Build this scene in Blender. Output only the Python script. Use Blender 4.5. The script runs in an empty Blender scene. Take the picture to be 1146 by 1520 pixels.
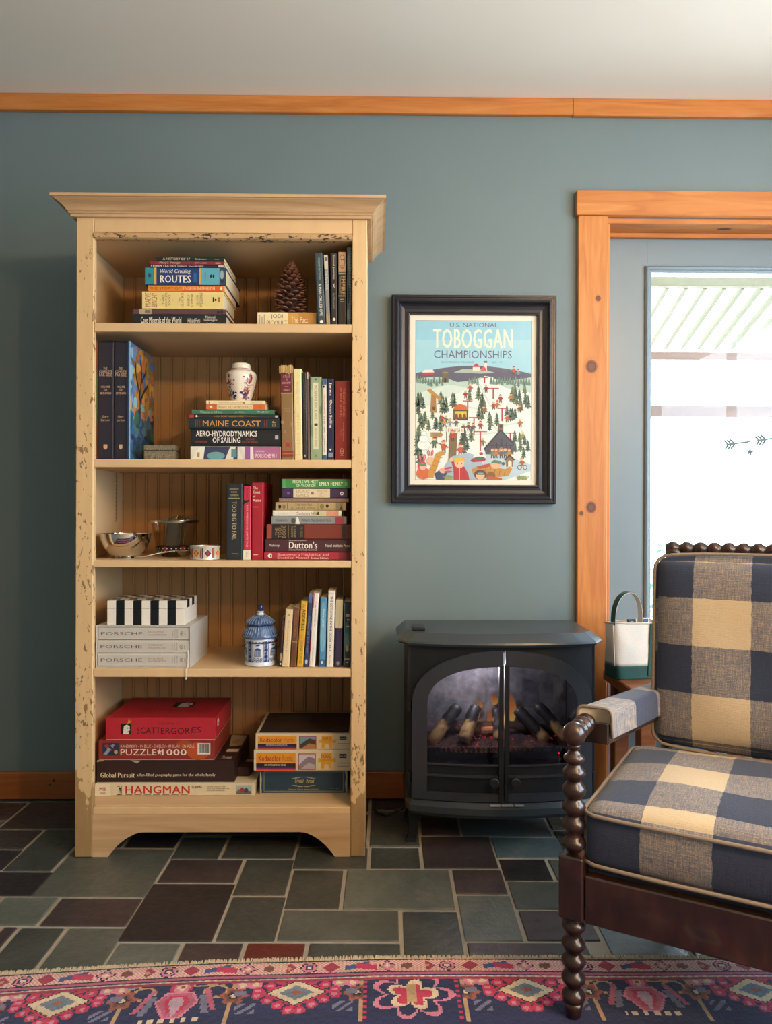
import bpy, bmesh, math, random
import numpy as np
from mathutils import Vector, Matrix
random.seed(4)
S = bpy.context.scene
COL = S.collection
sin, cos, rad, pi = math.sin, math.cos, math.radians, math.pi

# ---------------------------------------------------------------- camera
FPX = 1143.0
CZ = 1.03
YAW, ROLL = rad(0.7), rad(0.18)
fw = Vector((sin(YAW), cos(YAW), 0))
r0 = Vector((cos(YAW), -sin(YAW), 0))
u0 = Vector((0, 0, 1))
rt = r0 * cos(ROLL) + u0 * sin(ROLL)
up = u0 * cos(ROLL) - r0 * sin(ROLL)
cd = bpy.data.cameras.new('camera')
cam = bpy.data.objects.new('camera', cd)
COL.objects.link(cam)
cam.matrix_world = Matrix(((rt.x, up.x, -fw.x, 0), (rt.y, up.y, -fw.y, 0), (rt.z, up.z, -fw.z, CZ), (0, 0, 0, 1)))
cd.sensor_fit = 'VERTICAL'
cd.sensor_height = 36
cd.lens = FPX / 1520 * 36
cd.clip_start = 0.02
S.camera = cam


def at(px, py, Y):
    d = fw + rt * ((px - 573) / FPX) - up * ((py - 760) / FPX)
    t = Y / d.y
    return Vector((d.x * t, Y, CZ + d.z * t))


def flo(px, py, z=0.0):
    d = fw + rt * ((px - 573) / FPX) - up * ((py - 760) / FPX)
    t = (z - CZ) / d.z
    return Vector((d.x * t, d.y * t, z))


# ---------------------------------------------------------------- world, lights, exposure
S.view_settings.view_transform = 'Standard'
S.view_settings.look = 'None'
S.view_settings.gamma = 1
S.view_settings.exposure = 0.0
S.view_settings.use_curve_mapping = False
w = bpy.data.worlds.new('sky')
S.world = w
w.use_nodes = True
bg = w.node_tree.nodes['Background']
bg.inputs[0].default_value = (0.69, 0.85, 1.0, 1)
bg.inputs[1].default_value = 12.5


def portal(name, loc, rot, sx, sy):
    l = bpy.data.lights.new(name, 'AREA')
    l.shape = 'RECTANGLE'
    l.size, l.size_y = sx, sy
    l.cycles.is_portal = True
    o = bpy.data.objects.new(name, l)
    COL.objects.link(o)
    o.location = loc
    o.rotation_euler = rot
    return o


def lamp(name, loc, watts, col, r):
    l = bpy.data.lights.new(name, 'POINT')
    l.energy = watts
    l.color = col
    l.shadow_soft_size = r
    o = bpy.data.objects.new(name, l)
    COL.objects.link(o)
    o.location = loc
    return o


lamp('warm_wall_lamp', (1.25, 0.28, 2.05), 58, (1.0, 0.60, 0.28), 0.045)
lamp('warm_corner_lamp', (1.9, -1.1, 2.28), 94, (1.0, 0.62, 0.30), 0.06)


# ---------------------------------------------------------------- colour and materials
def hx(h):
    h = h.lstrip('#')
    if len(h) == 3:
        h = ''.join(c * 2 for c in h)
    o = []
    for i in (0, 2, 4):
        c = int(h[i:i + 2], 16) / 255
        o.append(c / 12.92 if c <= 0.04045 else ((c + 0.055) / 1.055) ** 2.4)
    return tuple(o) + (1.0,)


MATS = {}


class NT:
    def __init__(s, name):
        m = bpy.data.materials.new(name)
        m.use_nodes = True
        s.m = m
        s.t = m.node_tree
        s.b = s.t.nodes['Principled BSDF']

    def n(s, typ, **k):
        x = s.t.nodes.new(typ)
        for a, v in k.items():
            setattr(x, a, v)
        return x

    def l(s, a, b):
        s.t.links.new(a, b)

    def set(s, node, **k):
        for a, v in k.items():
            node.inputs[a.replace('_', ' ')].default_value = v

    def coord(s, scale=(1, 1, 1), kind='Object', loc=(0, 0, 0)):
        c = s.n('ShaderNodeTexCoord')
        m = s.n('ShaderNodeMapping')
        m.inputs['Scale'].default_value = scale
        m.inputs['Location'].default_value = loc
        s.l(c.outputs[kind], m.inputs[0])
        return m.outputs[0]

    def noise(s, vec, scale, detail=3, rough=0.5, dist=0):
        x = s.n('ShaderNodeTexNoise')
        x.inputs['Scale'].default_value = scale
        x.inputs['Detail'].default_value = detail
        x.inputs['Roughness'].default_value = rough
        x.inputs['Distortion'].default_value = dist
        s.l(vec, x.inputs['Vector'])
        return x.outputs['Fac']

    def ramp(s, fac, stops, interp='LINEAR'):
        r = s.n('ShaderNodeValToRGB')
        r.color_ramp.interpolation = interp
        e = r.color_ramp.elements
        while len(e) < len(stops):
            e.new(0.5)
        for i, (p, c) in enumerate(stops):
            e[i].position = p
            e[i].color = hx(c) if isinstance(c, str) else (c, c, c, 1)
        s.l(fac, r.inputs[0])
        return r.outputs[0]

    def mix(s, fac, a, b, blend='MIX'):
        m = s.n('ShaderNodeMix', data_type='RGBA', blend_type=blend)
        for sock, v in ((m.inputs[0], fac), (m.inputs[6], a), (m.inputs[7], b)):
            if isinstance(v, (int, float)):
                sock.default_value = v
            elif isinstance(v, (tuple, str)):
                sock.default_value = hx(v) if isinstance(v, str) else v
            else:
                s.l(v, sock)
        return m.outputs[2]

    def math(s, op, a, b=0.0):
        m = s.n('ShaderNodeMath', operation=op)
        for i, v in enumerate((a, b)):
            if isinstance(v, (int, float)):
                m.inputs[i].default_value = v
            else:
                s.l(v, m.inputs[i])
        return m.outputs[0]

    def bump(s, h, strength=0.3, dist=0.01):
        b = s.n('ShaderNodeBump')
        b.inputs['Strength'].default_value = strength
        b.inputs['Distance'].default_value = dist
        s.l(h, b.inputs['Height'])
        s.l(b.outputs[0], s.b.inputs['Normal'])


def pm(hexc, rough=0.5, metal=0.0, var=0.08, vs=14, bump=0.0, bs=120, spec=0.5, name=None, coat=0.0):
    key = (hexc, rough, metal, var, vs, bump, bs, spec, coat)
    if key in MATS:
        return MATS[key]
    t = NT(name or 'paint_' + hexc.strip('#'))
    v = t.coord()
    f = t.noise(v, vs, 3)
    c = hx(hexc)
    lo = tuple(x * (1 - var) for x in c[:3]) + (1,)
    hi = tuple(min(1, x * (1 + var)) for x in c[:3]) + (1,)
    t.l(t.mix(f, lo, hi), t.b.inputs['Base Color'])
    t.set(t.b, Roughness=rough, Metallic=metal)
    t.b.inputs['Specular IOR Level'].default_value = spec
    t.b.inputs['Coat Weight'].default_value = coat
    if bump:
        t.bump(t.noise(v, bs, 2), bump, 0.004)
    MATS[key] = t.m
    return t.m


def wood(name, a, b, c, axis='x', scale=1.0, rough=0.45, bump=0.1):
    t = NT(name)
    st = {'x': (1.2, 14, 14), 'z': (14, 14, 1.2), 'y': (14, 1.2, 14)}[axis]
    v = t.coord(tuple(q * scale for q in st))
    g = t.noise(v, 2.2, 4, 0.55, 1.2)
    f2 = t.noise(t.coord(tuple(q * scale * 5 for q in st)), 3.0, 3)
    col = t.ramp(g, [(0.25, a), (0.5, b), (0.75, c)])
    col = t.mix(t.math('MULTIPLY', f2, 0.35), col, a)
    t.l(col, t.b.inputs['Base Color'])
    t.set(t.b, Roughness=rough)
    t.bump(f2, bump, 0.003)
    return t.m


def chipped(name, base, chip, wood_c, thr=0.66, sc=(40, 40, 22), lo=0.35):
    """cream paint worn through to timber in scattered flakes"""
    t = NT(name)
    v = t.coord(sc)
    n1 = t.noise(v, 1.9, 4, 0.62, 0.4)
    reg = t.noise(t.coord((3, 3, 2.2)), 2.0, 2)
    fac = t.math('ADD', n1, t.math('MULTIPLY', t.math('SUBTRACT', reg, 0.5), lo))
    mask = t.ramp(fac, [(thr, 0.0), (thr + 0.02, 1.0)])
    c = t.mix(t.noise(t.coord((6, 6, 2)), 4, 4), base, chip)
    t.l(t.mix(mask, c, wood_c), t.b.inputs['Base Color'])
    t.set(t.b, Roughness=0.6)
    t.bump(t.math('SUBTRACT', 1.0, mask), 0.35, 0.002)
    return t.m


def emit(name, hexc, strength):
    t = NT(name)
    t.b.inputs['Base Color'].default_value = hx(hexc)
    t.b.inputs['Emission Color'].default_value = hx(hexc)
    t.b.inputs['Emission Strength'].default_value = strength
    return t.m


def pane_mat(name, tint='#ffffff', gloss=0.06, rough=0.02):
    t = NT(name)
    tr = t.n('ShaderNodeBsdfTransparent')
    tr.inputs[0].default_value = hx(tint)
    gl = t.n('ShaderNodeBsdfGlossy')
    gl.inputs['Roughness'].default_value = rough
    mx = t.n('ShaderNodeMixShader')
    fr = t.n('ShaderNodeLayerWeight')
    t.l(t.math('ADD', t.math('MULTIPLY', t.math('POWER', fr.outputs['Facing'], 4.0), 0.5), 0.02 + gloss * 0.1), mx.inputs[0])
    t.l(tr.outputs[0], mx.inputs[1])
    t.l(gl.outputs[0], mx.inputs[2])
    t.l(mx.outputs[0], t.t.nodes['Material Output'].inputs[0])
    return t.m


def ink_mat(name, rough=0.5):
    t = NT(name)
    a = t.n('ShaderNodeAttribute', attribute_name='ink')
    f = t.noise(t.coord(), 60, 2)
    t.l(t.mix(t.math('MULTIPLY', f, 0.12), a.outputs['Color'], '#403830'), t.b.inputs['Base Color'])
    t.set(t.b, Roughness=rough)
    return t.m


INK = ink_mat('printed_ink', 0.5)
INKG = ink_mat('glazed_ink', 0.15)


# ---------------------------------------------------------------- mesh building
class MB:
    def __init__(s):
        s.v, s.f, s.uv, s.col = [], [], None, None

    def add(s, vs, fs):
        o = len(s.v)
        s.v += [tuple(p) for p in vs]
        s.f += [tuple(i + o for i in q) for q in fs]
        return s

    def box(s, x0, x1, y0, y1, z0, z1, b=0.0):
        if b <= 0:
            vs = [(x, y, z) for x in (x0, x1) for y in (y0, y1) for z in (z0, z1)]
            return s.add(vs, [(0, 1, 3, 2), (4, 6, 7, 5), (0, 4, 5, 1), (2, 3, 7, 6), (0, 2, 6, 4), (1, 5, 7, 3)])
        b = min(b, (x1 - x0) * .45, (y1 - y0) * .45, (z1 - z0) * .45)
        X, Y, Z = (x0, x1), (y0, y1), (z0, z1)
        vs, ix = [], {}
        for i in (0, 1):
            for j in (0, 1):
                for k in (0, 1):
                    dx, dy, dz = (b if i == 0 else -b), (b if j == 0 else -b), (b if k == 0 else -b)
                    for a, p in enumerate(((X[i], Y[j] + dy, Z[k] + dz), (X[i] + dx, Y[j], Z[k] + dz), (X[i] + dx, Y[j] + dy, Z[k]))):
                        ix[i, j, k, a] = len(vs)
                        vs.append(p)
        fs = []
        for i in (0, 1):
            fs.append([ix[i, j, k, 0] for j, k in ((0, 0), (1, 0), (1, 1), (0, 1))])
            fs.append([ix[j, i, k, 1] for j, k in ((0, 0), (1, 0), (1, 1), (0, 1))])
            fs.append([ix[j, k, i, 2] for j, k in ((0, 0), (1, 0), (1, 1), (0, 1))])
        for i in (0, 1):
            for j in (0, 1):
                fs.append([ix[0, i, j, 1], ix[1, i, j, 1], ix[1, i, j, 2], ix[0, i, j, 2]])
                fs.append([ix[i, 0, j, 0], ix[i, 1, j, 0], ix[i, 1, j, 2], ix[i, 0, j, 2]])
                fs.append([ix[i, j, 0, 0], ix[i, j, 1, 0], ix[i, j, 1, 1], ix[i, j, 0, 1]])
                for k in (0, 1):
                    fs.append([ix[i, j, k, 0], ix[i, j, k, 1], ix[i, j, k, 2]])
        return s.add(vs, fs)

    def prism(s, poly, a0, a1, plane='xz'):
        """polygon in a plane, pushed through along the third axis"""
        def m(p, a):
            return {'xz': (p[0], a, p[1]), 'xy': (p[0], p[1], a), 'yz': (a, p[0], p[1])}[plane]
        n = len(poly)
        vs = [m(p, a0) for p in poly] + [m(p, a1) for p in poly]
        fs = [tuple(range(n))[::-1], tuple(range(n, 2 * n))] + [(i, (i + 1) % n, n + (i + 1) % n, n + i) for i in range(n)]
        return s.add(vs, fs)

    def axis(s, p0, p1, prof, n=16, cap=True):
        """turned profile [(t along, radius)] from p0 to p1"""
        p0, p1 = Vector(p0), Vector(p1)
        d = p1 - p0
        z = d.normalized()
        x = z.orthogonal().normalized()
        y = z.cross(x)
        vs = []
        for t, r in prof:
            c = p0 + d * t
            for k in range(n):
                a = 2 * pi * k / n
                vs.append(c + x * (r * cos(a)) + y * (r * sin(a)))
        fs = [(i * n + k, i * n + (k + 1) % n, (i + 1) * n + (k + 1) % n, (i + 1) * n + k) for i in range(len(prof) - 1) for k in range(n)]
        if cap:
            fs += [tuple(range(n))[::-1], tuple(range((len(prof) - 1) * n, len(prof) * n))]
        return s.add(vs, fs)

    def lathe(s, prof, n=32, c=(0, 0), cap=True):
        vs = [(c[0] + r * cos(2 * pi * k / n), c[1] + r * sin(2 * pi * k / n), z) for r, z in prof for k in range(n)]
        fs = [(i * n + k, i * n + (k + 1) % n, (i + 1) * n + (k + 1) % n, (i + 1) * n + k) for i in range(len(prof) - 1) for k in range(n)]
        if cap:
            fs += [tuple(range(n))[::-1], tuple(range((len(prof) - 1) * n, len(prof) * n))]
        return s.add(vs, fs)

    def tube(s, pts, r, n=8, closed=False):
        P = [Vector(p) for p in pts]
        m = len(P)
        vs = []
        ref = None
        for i in range(m):
            a = P[(i - 1) % m] if closed or i > 0 else P[i]
            b = P[(i + 1) % m] if closed or i < m - 1 else P[i]
            z = (b - a).normalized()
            if ref is None:
                x = z.orthogonal().normalized()
            else:
                x = (ref - z * ref.dot(z)).normalized()
            ref = x
            y = z.cross(x)
            rr = r[i] if isinstance(r, (list, tuple)) else r
            for k in range(n):
                q = 2 * pi * k / n
                vs.append(P[i] + x * (rr * cos(q)) + y * (rr * sin(q)))
        e = m if closed else m - 1
        fs = [(i * n + k, i * n + (k + 1) % n, ((i + 1) % m) * n + (k + 1) % n, ((i + 1) % m) * n + k) for i in range(e) for k in range(n)]
        if not closed:
            fs += [tuple(range(n))[::-1], tuple(range((m - 1) * n, m * n))]
        return s.add(vs, fs)

    def map(s, fn):
        s.v = [tuple(fn(*p)) for p in s.v]
        return s

    def build(s, name, mat, parent=None, smooth=False, fix=True, kind=None):
        me = bpy.data.meshes.new(name)
        me.from_pydata(s.v, [], s.f)
        if fix:
            bm = bmesh.new()
            bm.from_mesh(me)
            bmesh.ops.recalc_face_normals(bm, faces=bm.faces)
            bm.to_mesh(me)
            bm.free()
        if smooth:
            me.polygons.foreach_set('use_smooth', [True] * len(me.polygons))
            if smooth != 'all':
                try:
                    me.set_sharp_from_angle(angle=rad(42))
                except Exception:
                    pass
        if s.col:
            a = me.attributes.new('ink', 'FLOAT_COLOR', 'POINT')
            a.data.foreach_set('color', [q for c in s.col for q in c])
        if s.uv:
            l = me.uv_layers.new(name='UVMap')
            l.data.foreach_set('uv', [q for c in s.uv for q in c])
        me.materials.append(mat)
        o = bpy.data.objects.new(name, me)
        COL.objects.link(o)
        if parent:
            o.parent = parent
        if kind:
            o['kind'] = kind
        return o


def thing(name, label, cat, loc=(0, 0, 0), rz=0.0, group=None, ry=0.0):
    o = bpy.data.objects.new(name, None)
    o.empty_display_size = 0.05
    COL.objects.link(o)
    o.location = loc
    o.rotation_euler = (0, ry, rz)
    o['label'] = label
    o['category'] = cat
    if group:
        o['group'] = group
    return o


def setting(name, loc=(0, 0, 0)):
    o = bpy.data.objects.new(name, None)
    COL.objects.link(o)
    o.location = loc
    o['kind'] = 'structure'
    return o


# ---------------------------------------------------------------- lettering: glyph outlines of the built-in face, filled
GL = {}


def load_glyphs():
    cu = bpy.data.curves.new('letters', 'FONT')
    ob = bpy.data.objects.new('letters', cu)
    COL.objects.link(ob)
    cu.resolution_u = 2

    def ev(body, off):
        cu.body = body
        cu.offset = off
        bpy.context.view_layer.update()
        e = ob.evaluated_get(bpy.context.evaluated_depsgraph_get())
        me = e.to_mesh()
        me.calc_loop_triangles()
        v = [(q.co.x, q.co.y) for q in me.vertices]
        f = [tuple(t.vertices) for t in me.loop_triangles]
        e.to_mesh_clear()
        return v, f
    bar = ev('||', 0)[0]
    bw = max(p[0] for p in bar) - min(p[0] for p in bar)
    for ch in "ABCDEFGHIJKLMNOPQRSTUVWXYZabcdefghijklmnopqrstuvwxyz0123456789.,'-&+*:":
        q = ev('|' + ch + '|', 0)[0]
        adv = max(p[0] for p in q) - min(p[0] for p in q) - bw
        GL[ch] = ev(ch, 0) + (adv,)
    bpy.data.objects.remove(ob)
    bpy.data.curves.remove(cu)


load_glyphs()


class Paint:
    """flat print laid on a surface given by fn(a, b, lift)"""
    def __init__(s, fn, step=0.00002, base=0.0003):
        s.fn, s.step, s.h = fn, step, base
        s.v, s.f, s.c = [], [], []
        s.hold = False

    def tri(s, pts, faces, col):
        o = len(s.v)
        s.v += [s.fn(a, b, s.h) for a, b in pts]
        s.f += [tuple(i + o for i in q) for q in faces]
        c = hx(col) if isinstance(col, str) else col
        s.c += [c] * len(pts)
        if not s.hold:
            s.h += s.step

    def poly(s, pts, col):
        s.tri(pts, [tuple(range(len(pts)))], col)

    def rect(s, a0, a1, b0, b1, col):
        s.poly([(a0, b0), (a1, b0), (a1, b1), (a0, b1)], col)

    def ell(s, x, y, rx, ry, col, n=12, a0=0, a1=2 * pi, rot=0):
        m = n if a1 - a0 > 6.2 else n + 1
        ps = []
        for k in range(m):
            q = a0 + (a1 - a0) * k / n
            dx, dy = rx * cos(q), ry * sin(q)
            ps.append((x + dx * cos(rot) - dy * sin(rot), y + dx * sin(rot) + dy * cos(rot)))
        s.poly(ps, col)

    def line(s, x0, y0, x1, y1, wd, col):
        d = math.hypot(x1 - x0, y1 - y0) or 1
        nx, ny = -(y1 - y0) / d * wd / 2, (x1 - x0) / d * wd / 2
        s.poly([(x0 + nx, y0 + ny), (x0 - nx, y0 - ny), (x1 - nx, y1 - ny), (x1 + nx, y1 + ny)], col)

    def text(s, st, a0, a1, b0, b1, col, rot=0, bold=0, shear=0.0):
        """letters stretched to fill the box; rot 90 turns them a quarter round"""
        V, Fc, x = [], [], 0.0
        for ch in st:
            if ch == ' ':
                x += 0.28
                continue
            g = GL.get(ch)
            if not g:
                continue
            o = len(V)
            V += [(p[0] + x + shear * p[1], p[1]) for p in g[0]]
            Fc += [tuple(i + o for i in t) for t in g[1]]
            x += g[2] + (0.04 if bold else 0)
        if not V:
            return
        wt = 0.045 if bold else 0.0          # heavier strokes: the letters struck again a little to the side
        x0, x1 = min(p[0] for p in V), max(p[0] for p in V) + wt
        y0, y1 = min(p[1] for p in V), max(p[1] for p in V)
        for sh in ((0, wt / 2, wt) if bold else (0,)):
            pts = []
            for p in V:
                u, v = (p[0] + sh - x0) / (x1 - x0), (p[1] - y0) / max(1e-6, y1 - y0)
                if rot == 90:
                    pts.append((a0 + (1 - v) * (a1 - a0), b0 + u * (b1 - b0)))
                else:
                    pts.append((a0 + u * (a1 - a0), b0 + v * (b1 - b0)))
            s.tri(pts, Fc, col)

    def build(s, name, parent, mat=None):
        m = MB()
        m.v, m.f, m.col = s.v, s.f, s.c
        return m.build(name, mat or INK, parent, fix=False)


# ================================================================ the room
YW = 2.77            # face of the blue wall
YF = 2.30            # front of the bookcase
XL, XR, YN = -2.35, 2.45, -2.6
ZC = at(573, 147, YW).z

t = NT('blue_wall_paint')
v = t.coord()
t.l(t.mix(t.noise(v, 2.5, 3), '#68787a', '#708082'), t.b.inputs['Base Color'])
t.set(t.b, Roughness=0.55)
t.bump(t.noise(v, 180, 2), 0.06, 0.002)
M_WALL = t.m
t = NT('ceiling_paint')
v = t.coord()
t.l(t.mix(t.noise(v, 1.5, 2), '#f0e5d2', '#f5ecdc'), t.b.inputs['Base Color'])
t.set(t.b, Roughness=0.8)
t.bump(t.noise(v, 90, 3), 0.08, 0.002)
M_CEIL = t.m
M_PINE = wood('orange_pine', '#ad6228', '#c67c3a', '#d38e4c', 'x')
M_PINEZ = wood('orange_pine_upright', '#ad6228', '#c67c3a', '#d38e4c', 'z')
M_PINED = wood('dark_pine', '#8a4a20', '#a05a28', '#b06a34', 'x')
M_DOOR = pm('#75858c', 0.35, var=0.03, name='door_paint')

XD0 = at(900, 700, YW - .02).x          # door opening
XD1 = XD0 + 0.93
ZD = at(900, 320, YW - .022).z - .002
wb = MB()
wb.box(XL - .15, XD0, YW, YW + .16, 0, ZC + .1).box(XD0, XD1, YW, YW + .16, ZD, ZC + .1).box(XD1, XR + .15, YW, YW + .16, 0, ZC + .1)
wb.build('wall_back', M_WALL, kind='structure')
MB().box(XL - .15, XL, YN - .15, YW, 0, ZC + .1).build('wall_left', M_WALL, kind='structure')
# right wall with a wide window
WR = (-1.2, 1.9, 0.55, 2.3)
m = MB().box(XR, XR + .15, YN - .15, WR[0], 0, ZC + .1).box(XR, XR + .15, WR[1], YW, 0, ZC + .1)
m.box(XR, XR + .15, WR[0], WR[1], 0, WR[2]).box(XR, XR + .15, WR[0], WR[1], WR[3], ZC + .1)
m.build('wall_right', M_WALL, kind='structure')
MB().box(XL, XR, YN - .15, YN, 0, ZC + .1).build('wall_front', M_WALL, kind='structure')
MB().box(XL - .15, XR + .15, YN - .15, YW + .16, ZC, ZC + .1).build('ceiling', M_CEIL, kind='structure')
M_PANE = pane_mat('window_glass')
for nm, (p0, p1) in {'window_2': ((XR + .05, WR[0], WR[2]), (XR + .1, WR[1], WR[3]))}.items():
    r_ = setting(nm)
    side = nm == 'window_2'
    a0, a1 = (p0[1], p1[1]) if side else (p0[0], p1[0])
    d0, d1 = (p0[0], p1[0]) if side else (p0[1], p1[1])
    z0, z1 = p0[2], p1[2]
    for lo, hi, zl, zh in ((a0, a0 + .06, z0, z1), (a1 - .06, a1, z0, z1), ((a0 + a1) / 2 - .03, (a0 + a1) / 2 + .03, z0 + .06, z1 - .06), (a0 + .06, a1 - .06, z0, z0 + .06), (a0 + .06, a1 - .06, z1 - .06, z1)):
        q = MB()
        (q.box(d0, d1, lo, hi, zl, zh, .004) if side else q.box(lo, hi, d0, d1, zl, zh, .004))
        q.build('window_frame', M_DOOR, r_)
    q = MB()
    dm = (d0 + d1) / 2
    (q.box(dm, dm + .004, a0 + .05, a1 - .05, z0 + .05, z1 - .05) if side else q.box(a0 + .05, a1 - .05, dm, dm + .004, z0 + .05, z1 - .05))
    q.build('pane', M_PANE, r_)
portal('right_window_portal', (XR + .16, (WR[0] + WR[1]) / 2, (WR[2] + WR[3]) / 2), (0, pi / 2, 0), WR[3] - WR[2], WR[1] - WR[0])
portal('door_portal', ((XD0 + XD1) / 2, YW + .19, 1.1), (-pi / 2, 0, 0), .9, 2.0)

# trims
tr = setting('trim_1')
zt0, zt1 = at(573, 167.5, YW - .02).z, ZC
xj = at(851, 158, YW - .02).x
for x0, x1, dz in ((XL, xj - .001, 0.0), (xj, XR, -.002)):
    MB().box(x0, x1, YW - .02, YW, zt0 + dz, zt1 - .001, .002).build('board', M_PINE, tr)
bb = setting('baseboard_back')
zb = at(50, 1147, YW - .018).z
MB().box(XL, XD0 - .11, YW - .018, YW, 0.004, zb, .003).build('board', M_PINED, bb)
MB().box(XD1 + .11, XR, YW - .018, YW, 0.004, zb, .003).build('board', M_PINED, bb)
kp = Paint(lambda a, b, h: (a, YW - .018 - h, b))
for px, py, rx, ry in ((80, 1159, .006, .005), (73.5, 1165, .0045, .003)):
    p = at(px, py, YW - .018)
    kp.ell(p.x, p.z, rx, ry, '#3a1608')
kp.build('knot', bb)

# door casing
ct = setting('trim_2')
xc0 = at(857.5, 700, YW - .022).x
zc0, zc1 = at(900, 320, YW - .022).z, at(900, 282, YW - .03).z
MB().box(xc0, XD0 + .003, YW - .022, YW, 0.004, zc0, .002).build('casing', M_PINEZ, ct)
MB().box(XD1 - .003, XD1 + (XD0 - xc0), YW - .022, YW, 0.004, zc0, .002).build('casing', M_PINEZ, ct)
MB().box(xc0 - .008, XD1 + .12, YW - .03, YW, zc0, zc1, .002).build('head_board', M_PINE, ct)
MB().box(XD0 + .003, XD1 - .003, YW - .002, YW + .16, ZD - .018, ZD, .001).build('head_jamb', M_PINE, ct)
MB().box(XD0 + .003, XD1 - .003, YW + .09, YW + .108, ZD - .035, ZD - .018, .001).build('stop', M_PINE, ct)
MB().box(XD0, XD0 + .018, YW, YW + .16, 0, ZD - .018, .001).build('side_jamb', M_PINEZ, ct)
MB().box(XD1 - .018, XD1, YW, YW + .16, 0, ZD - .018, .001).build('side_jamb', M_PINEZ, ct)
kp = Paint(lambda a, b, h: (a, YW - .022 - h, b))
for px, py, rx, ry in ((878, 544, .0175, .020), (888, 443, .008, .009), (877.5, 753, .015, .018), (863, 762, .006, .007)):
    p = at(px, py, YW - .022)
    for k, c in ((1.7, '#c07434'), (1.25, '#8f4f28'), (1.0, '#5d2f1e'), (.62, '#6e3c26')):
        kp.ell(p.x, p.z, rx * k, ry * k * (1.15 if k > 1.3 else 1), c)
kp.build('knot', ct)
kp = Paint(lambda a, b, h: (a, b, ZD - .018 - h))
kp.ell(at(1075, 335, YW + .045).x, YW + .045, .026, .012, '#7a3d1c')
kp.ell(at(1075, 335, YW + .045).x, YW + .045, .018, .007, '#4a2314')
kp.build('knot', ct)

# the door: painted stiles and rails round one tall light
YD = YW + .11
dr = setting('door_1')
xg0 = at(960, 700, YD).x
zg1 = at(1000, 400, YD).z
xa, xb_ = XD0 + .02, XD1 - .02
xg1 = xb_ - (xg0 - xa)
MB().box(xa, xg0, YD, YD + .045, .01, ZD - .02, .0004).build('stile', M_DOOR, dr)
MB().box(xg1, xb_, YD, YD + .045, .01, ZD - .02, .0004).build('stile', M_DOOR, dr)
MB().box(xg0, xg1, YD, YD + .045, zg1, ZD - .02, .0004).build('top_rail', M_DOOR, dr)
MB().box(xg0, xg1, YD, YD + .045, .01, .26, .002).build('bottom_rail', M_DOOR, dr)


def bead_prof(o):
    return [(0, 0), (0, -.008), (.006, -.014), (.012, -.012), (.016, -.006), (.024, -.004), (.024, 0)]


def bead(x0, x1, z0, z1, vert, flip):
    q = MB()
    n = 7
    pr = bead_prof(0)
    ends = []
    for e in (0, 1):
        for (o, d) in pr:
            o2 = o - .010
            if vert:
                x = x0 + o2 if not flip else x1 - o2
                z = (z0 + o2) if e == 0 else (z1 - o2)
            else:
                z = z1 - o2 if not flip else z0 + o2
                x = (x0 + o2) if e == 0 else (x1 - o2)
            ends.append((x, YD + d, z))
    q.add(ends, [tuple(range(n))[::-1], tuple(range(n, 2 * n))] + [(i, (i + 1) % n, n + (i + 1) % n, n + i) for i in range(n)])
    return q


for vert, flip in ((1, 0), (1, 1), (0, 0), (0, 1)):
    bead(xg0, xg1, .26, zg1, vert, flip).build('glazing_bead', M_DOOR, dr)
MB().box(xg0 + .001, xg1 - .001, YD + .018, YD + .024, .261, zg1 - .001).build('pane', M_PANE, dr)
hm = pm('#8d8d88', .3, 1.0, name='door_metal')
q = MB().axis((xb_ - .06, YD, .98), (xb_ - .06, YD - .05, .98), [(0, .012), (.5, .010), (.6, .024), (.9, .026), (1, .015)], 16)
q.build('door_knob', hm, dr, smooth=True)

# outside: porch deck, ground, corrugated lean-to roof and beams
t = NT('pale_ground')
t.l(t.mix(t.noise(t.coord(), 3, 3), '#dedad2', '#efece6'), t.b.inputs['Base Color'])
t.set(t.b, Roughness=.9)
MB().box(-6, 14, YW + .16, 16, -.2, -.03).build('floor_outside', t.m, kind='structure')
t = NT('translucent_roof_sheet')
tl = t.n('ShaderNodeBsdfTranslucent')
df = t.n('ShaderNodeBsdfDiffuse')
tl.inputs[0].default_value = hx('#fffbe8')
df.inputs[0].default_value = hx('#f4efd8')
mx = t.n('ShaderNodeMixShader')
mx.inputs[0].default_value = .3
t.l(tl.outputs[0], mx.inputs[1])
t.l(df.outputs[0], mx.inputs[2])
t.l(mx.outputs[0], t.t.nodes['Material Output'].inputs[0])
M_SHEET = t.m
M_OUTW = wood('weathered_porch_wood', '#462e20', '#523626', '#5e4230', 'x')
M_BATT = wood('pale_batten_wood', '#453f24', '#504829', '#5a5230', 'y')
por = thing('porch_roof', 'sloping corrugated porch roof on pale battens seen through the door glass', 'roof', (1.9, 4.2, 2.29))
sl = .355
q = MB()
nx = 220
xs = [-1.2 + 3.2 * i / nx for i in range(nx + 1)]
for yy in (0, .64):
    q.v += [(x, yy, -sl * yy + .03 + .012 * sin(x * 2 * pi / .076)) for x in xs]
q.f += [(i, i + 1, nx + 2 + i, nx + 1 + i) for i in range(nx)]
q.build('roof_sheet', M_SHEET, por, smooth='all')
for i in range(30):
    x = -1.15 + i * .105
    q = MB().box(x, x + .022, .03, .62, -.012, .014)
    q.map(lambda a, b, c: (a, b, c - sl * b)).build('batten', M_BATT, por)
MB().box(-1.2, 2, -.02, .03, -.02, .03, .003).build('ledger', M_BATT, por)
zb1 = at(1060, 531, 5.06).z - 2.29
MB().box(-1.2, 2, .80, .86, zb1 - .025, zb1 + .025, .003).build('beam', M_OUTW, por)
zz = at(1060, 602, 5.4).z
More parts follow.
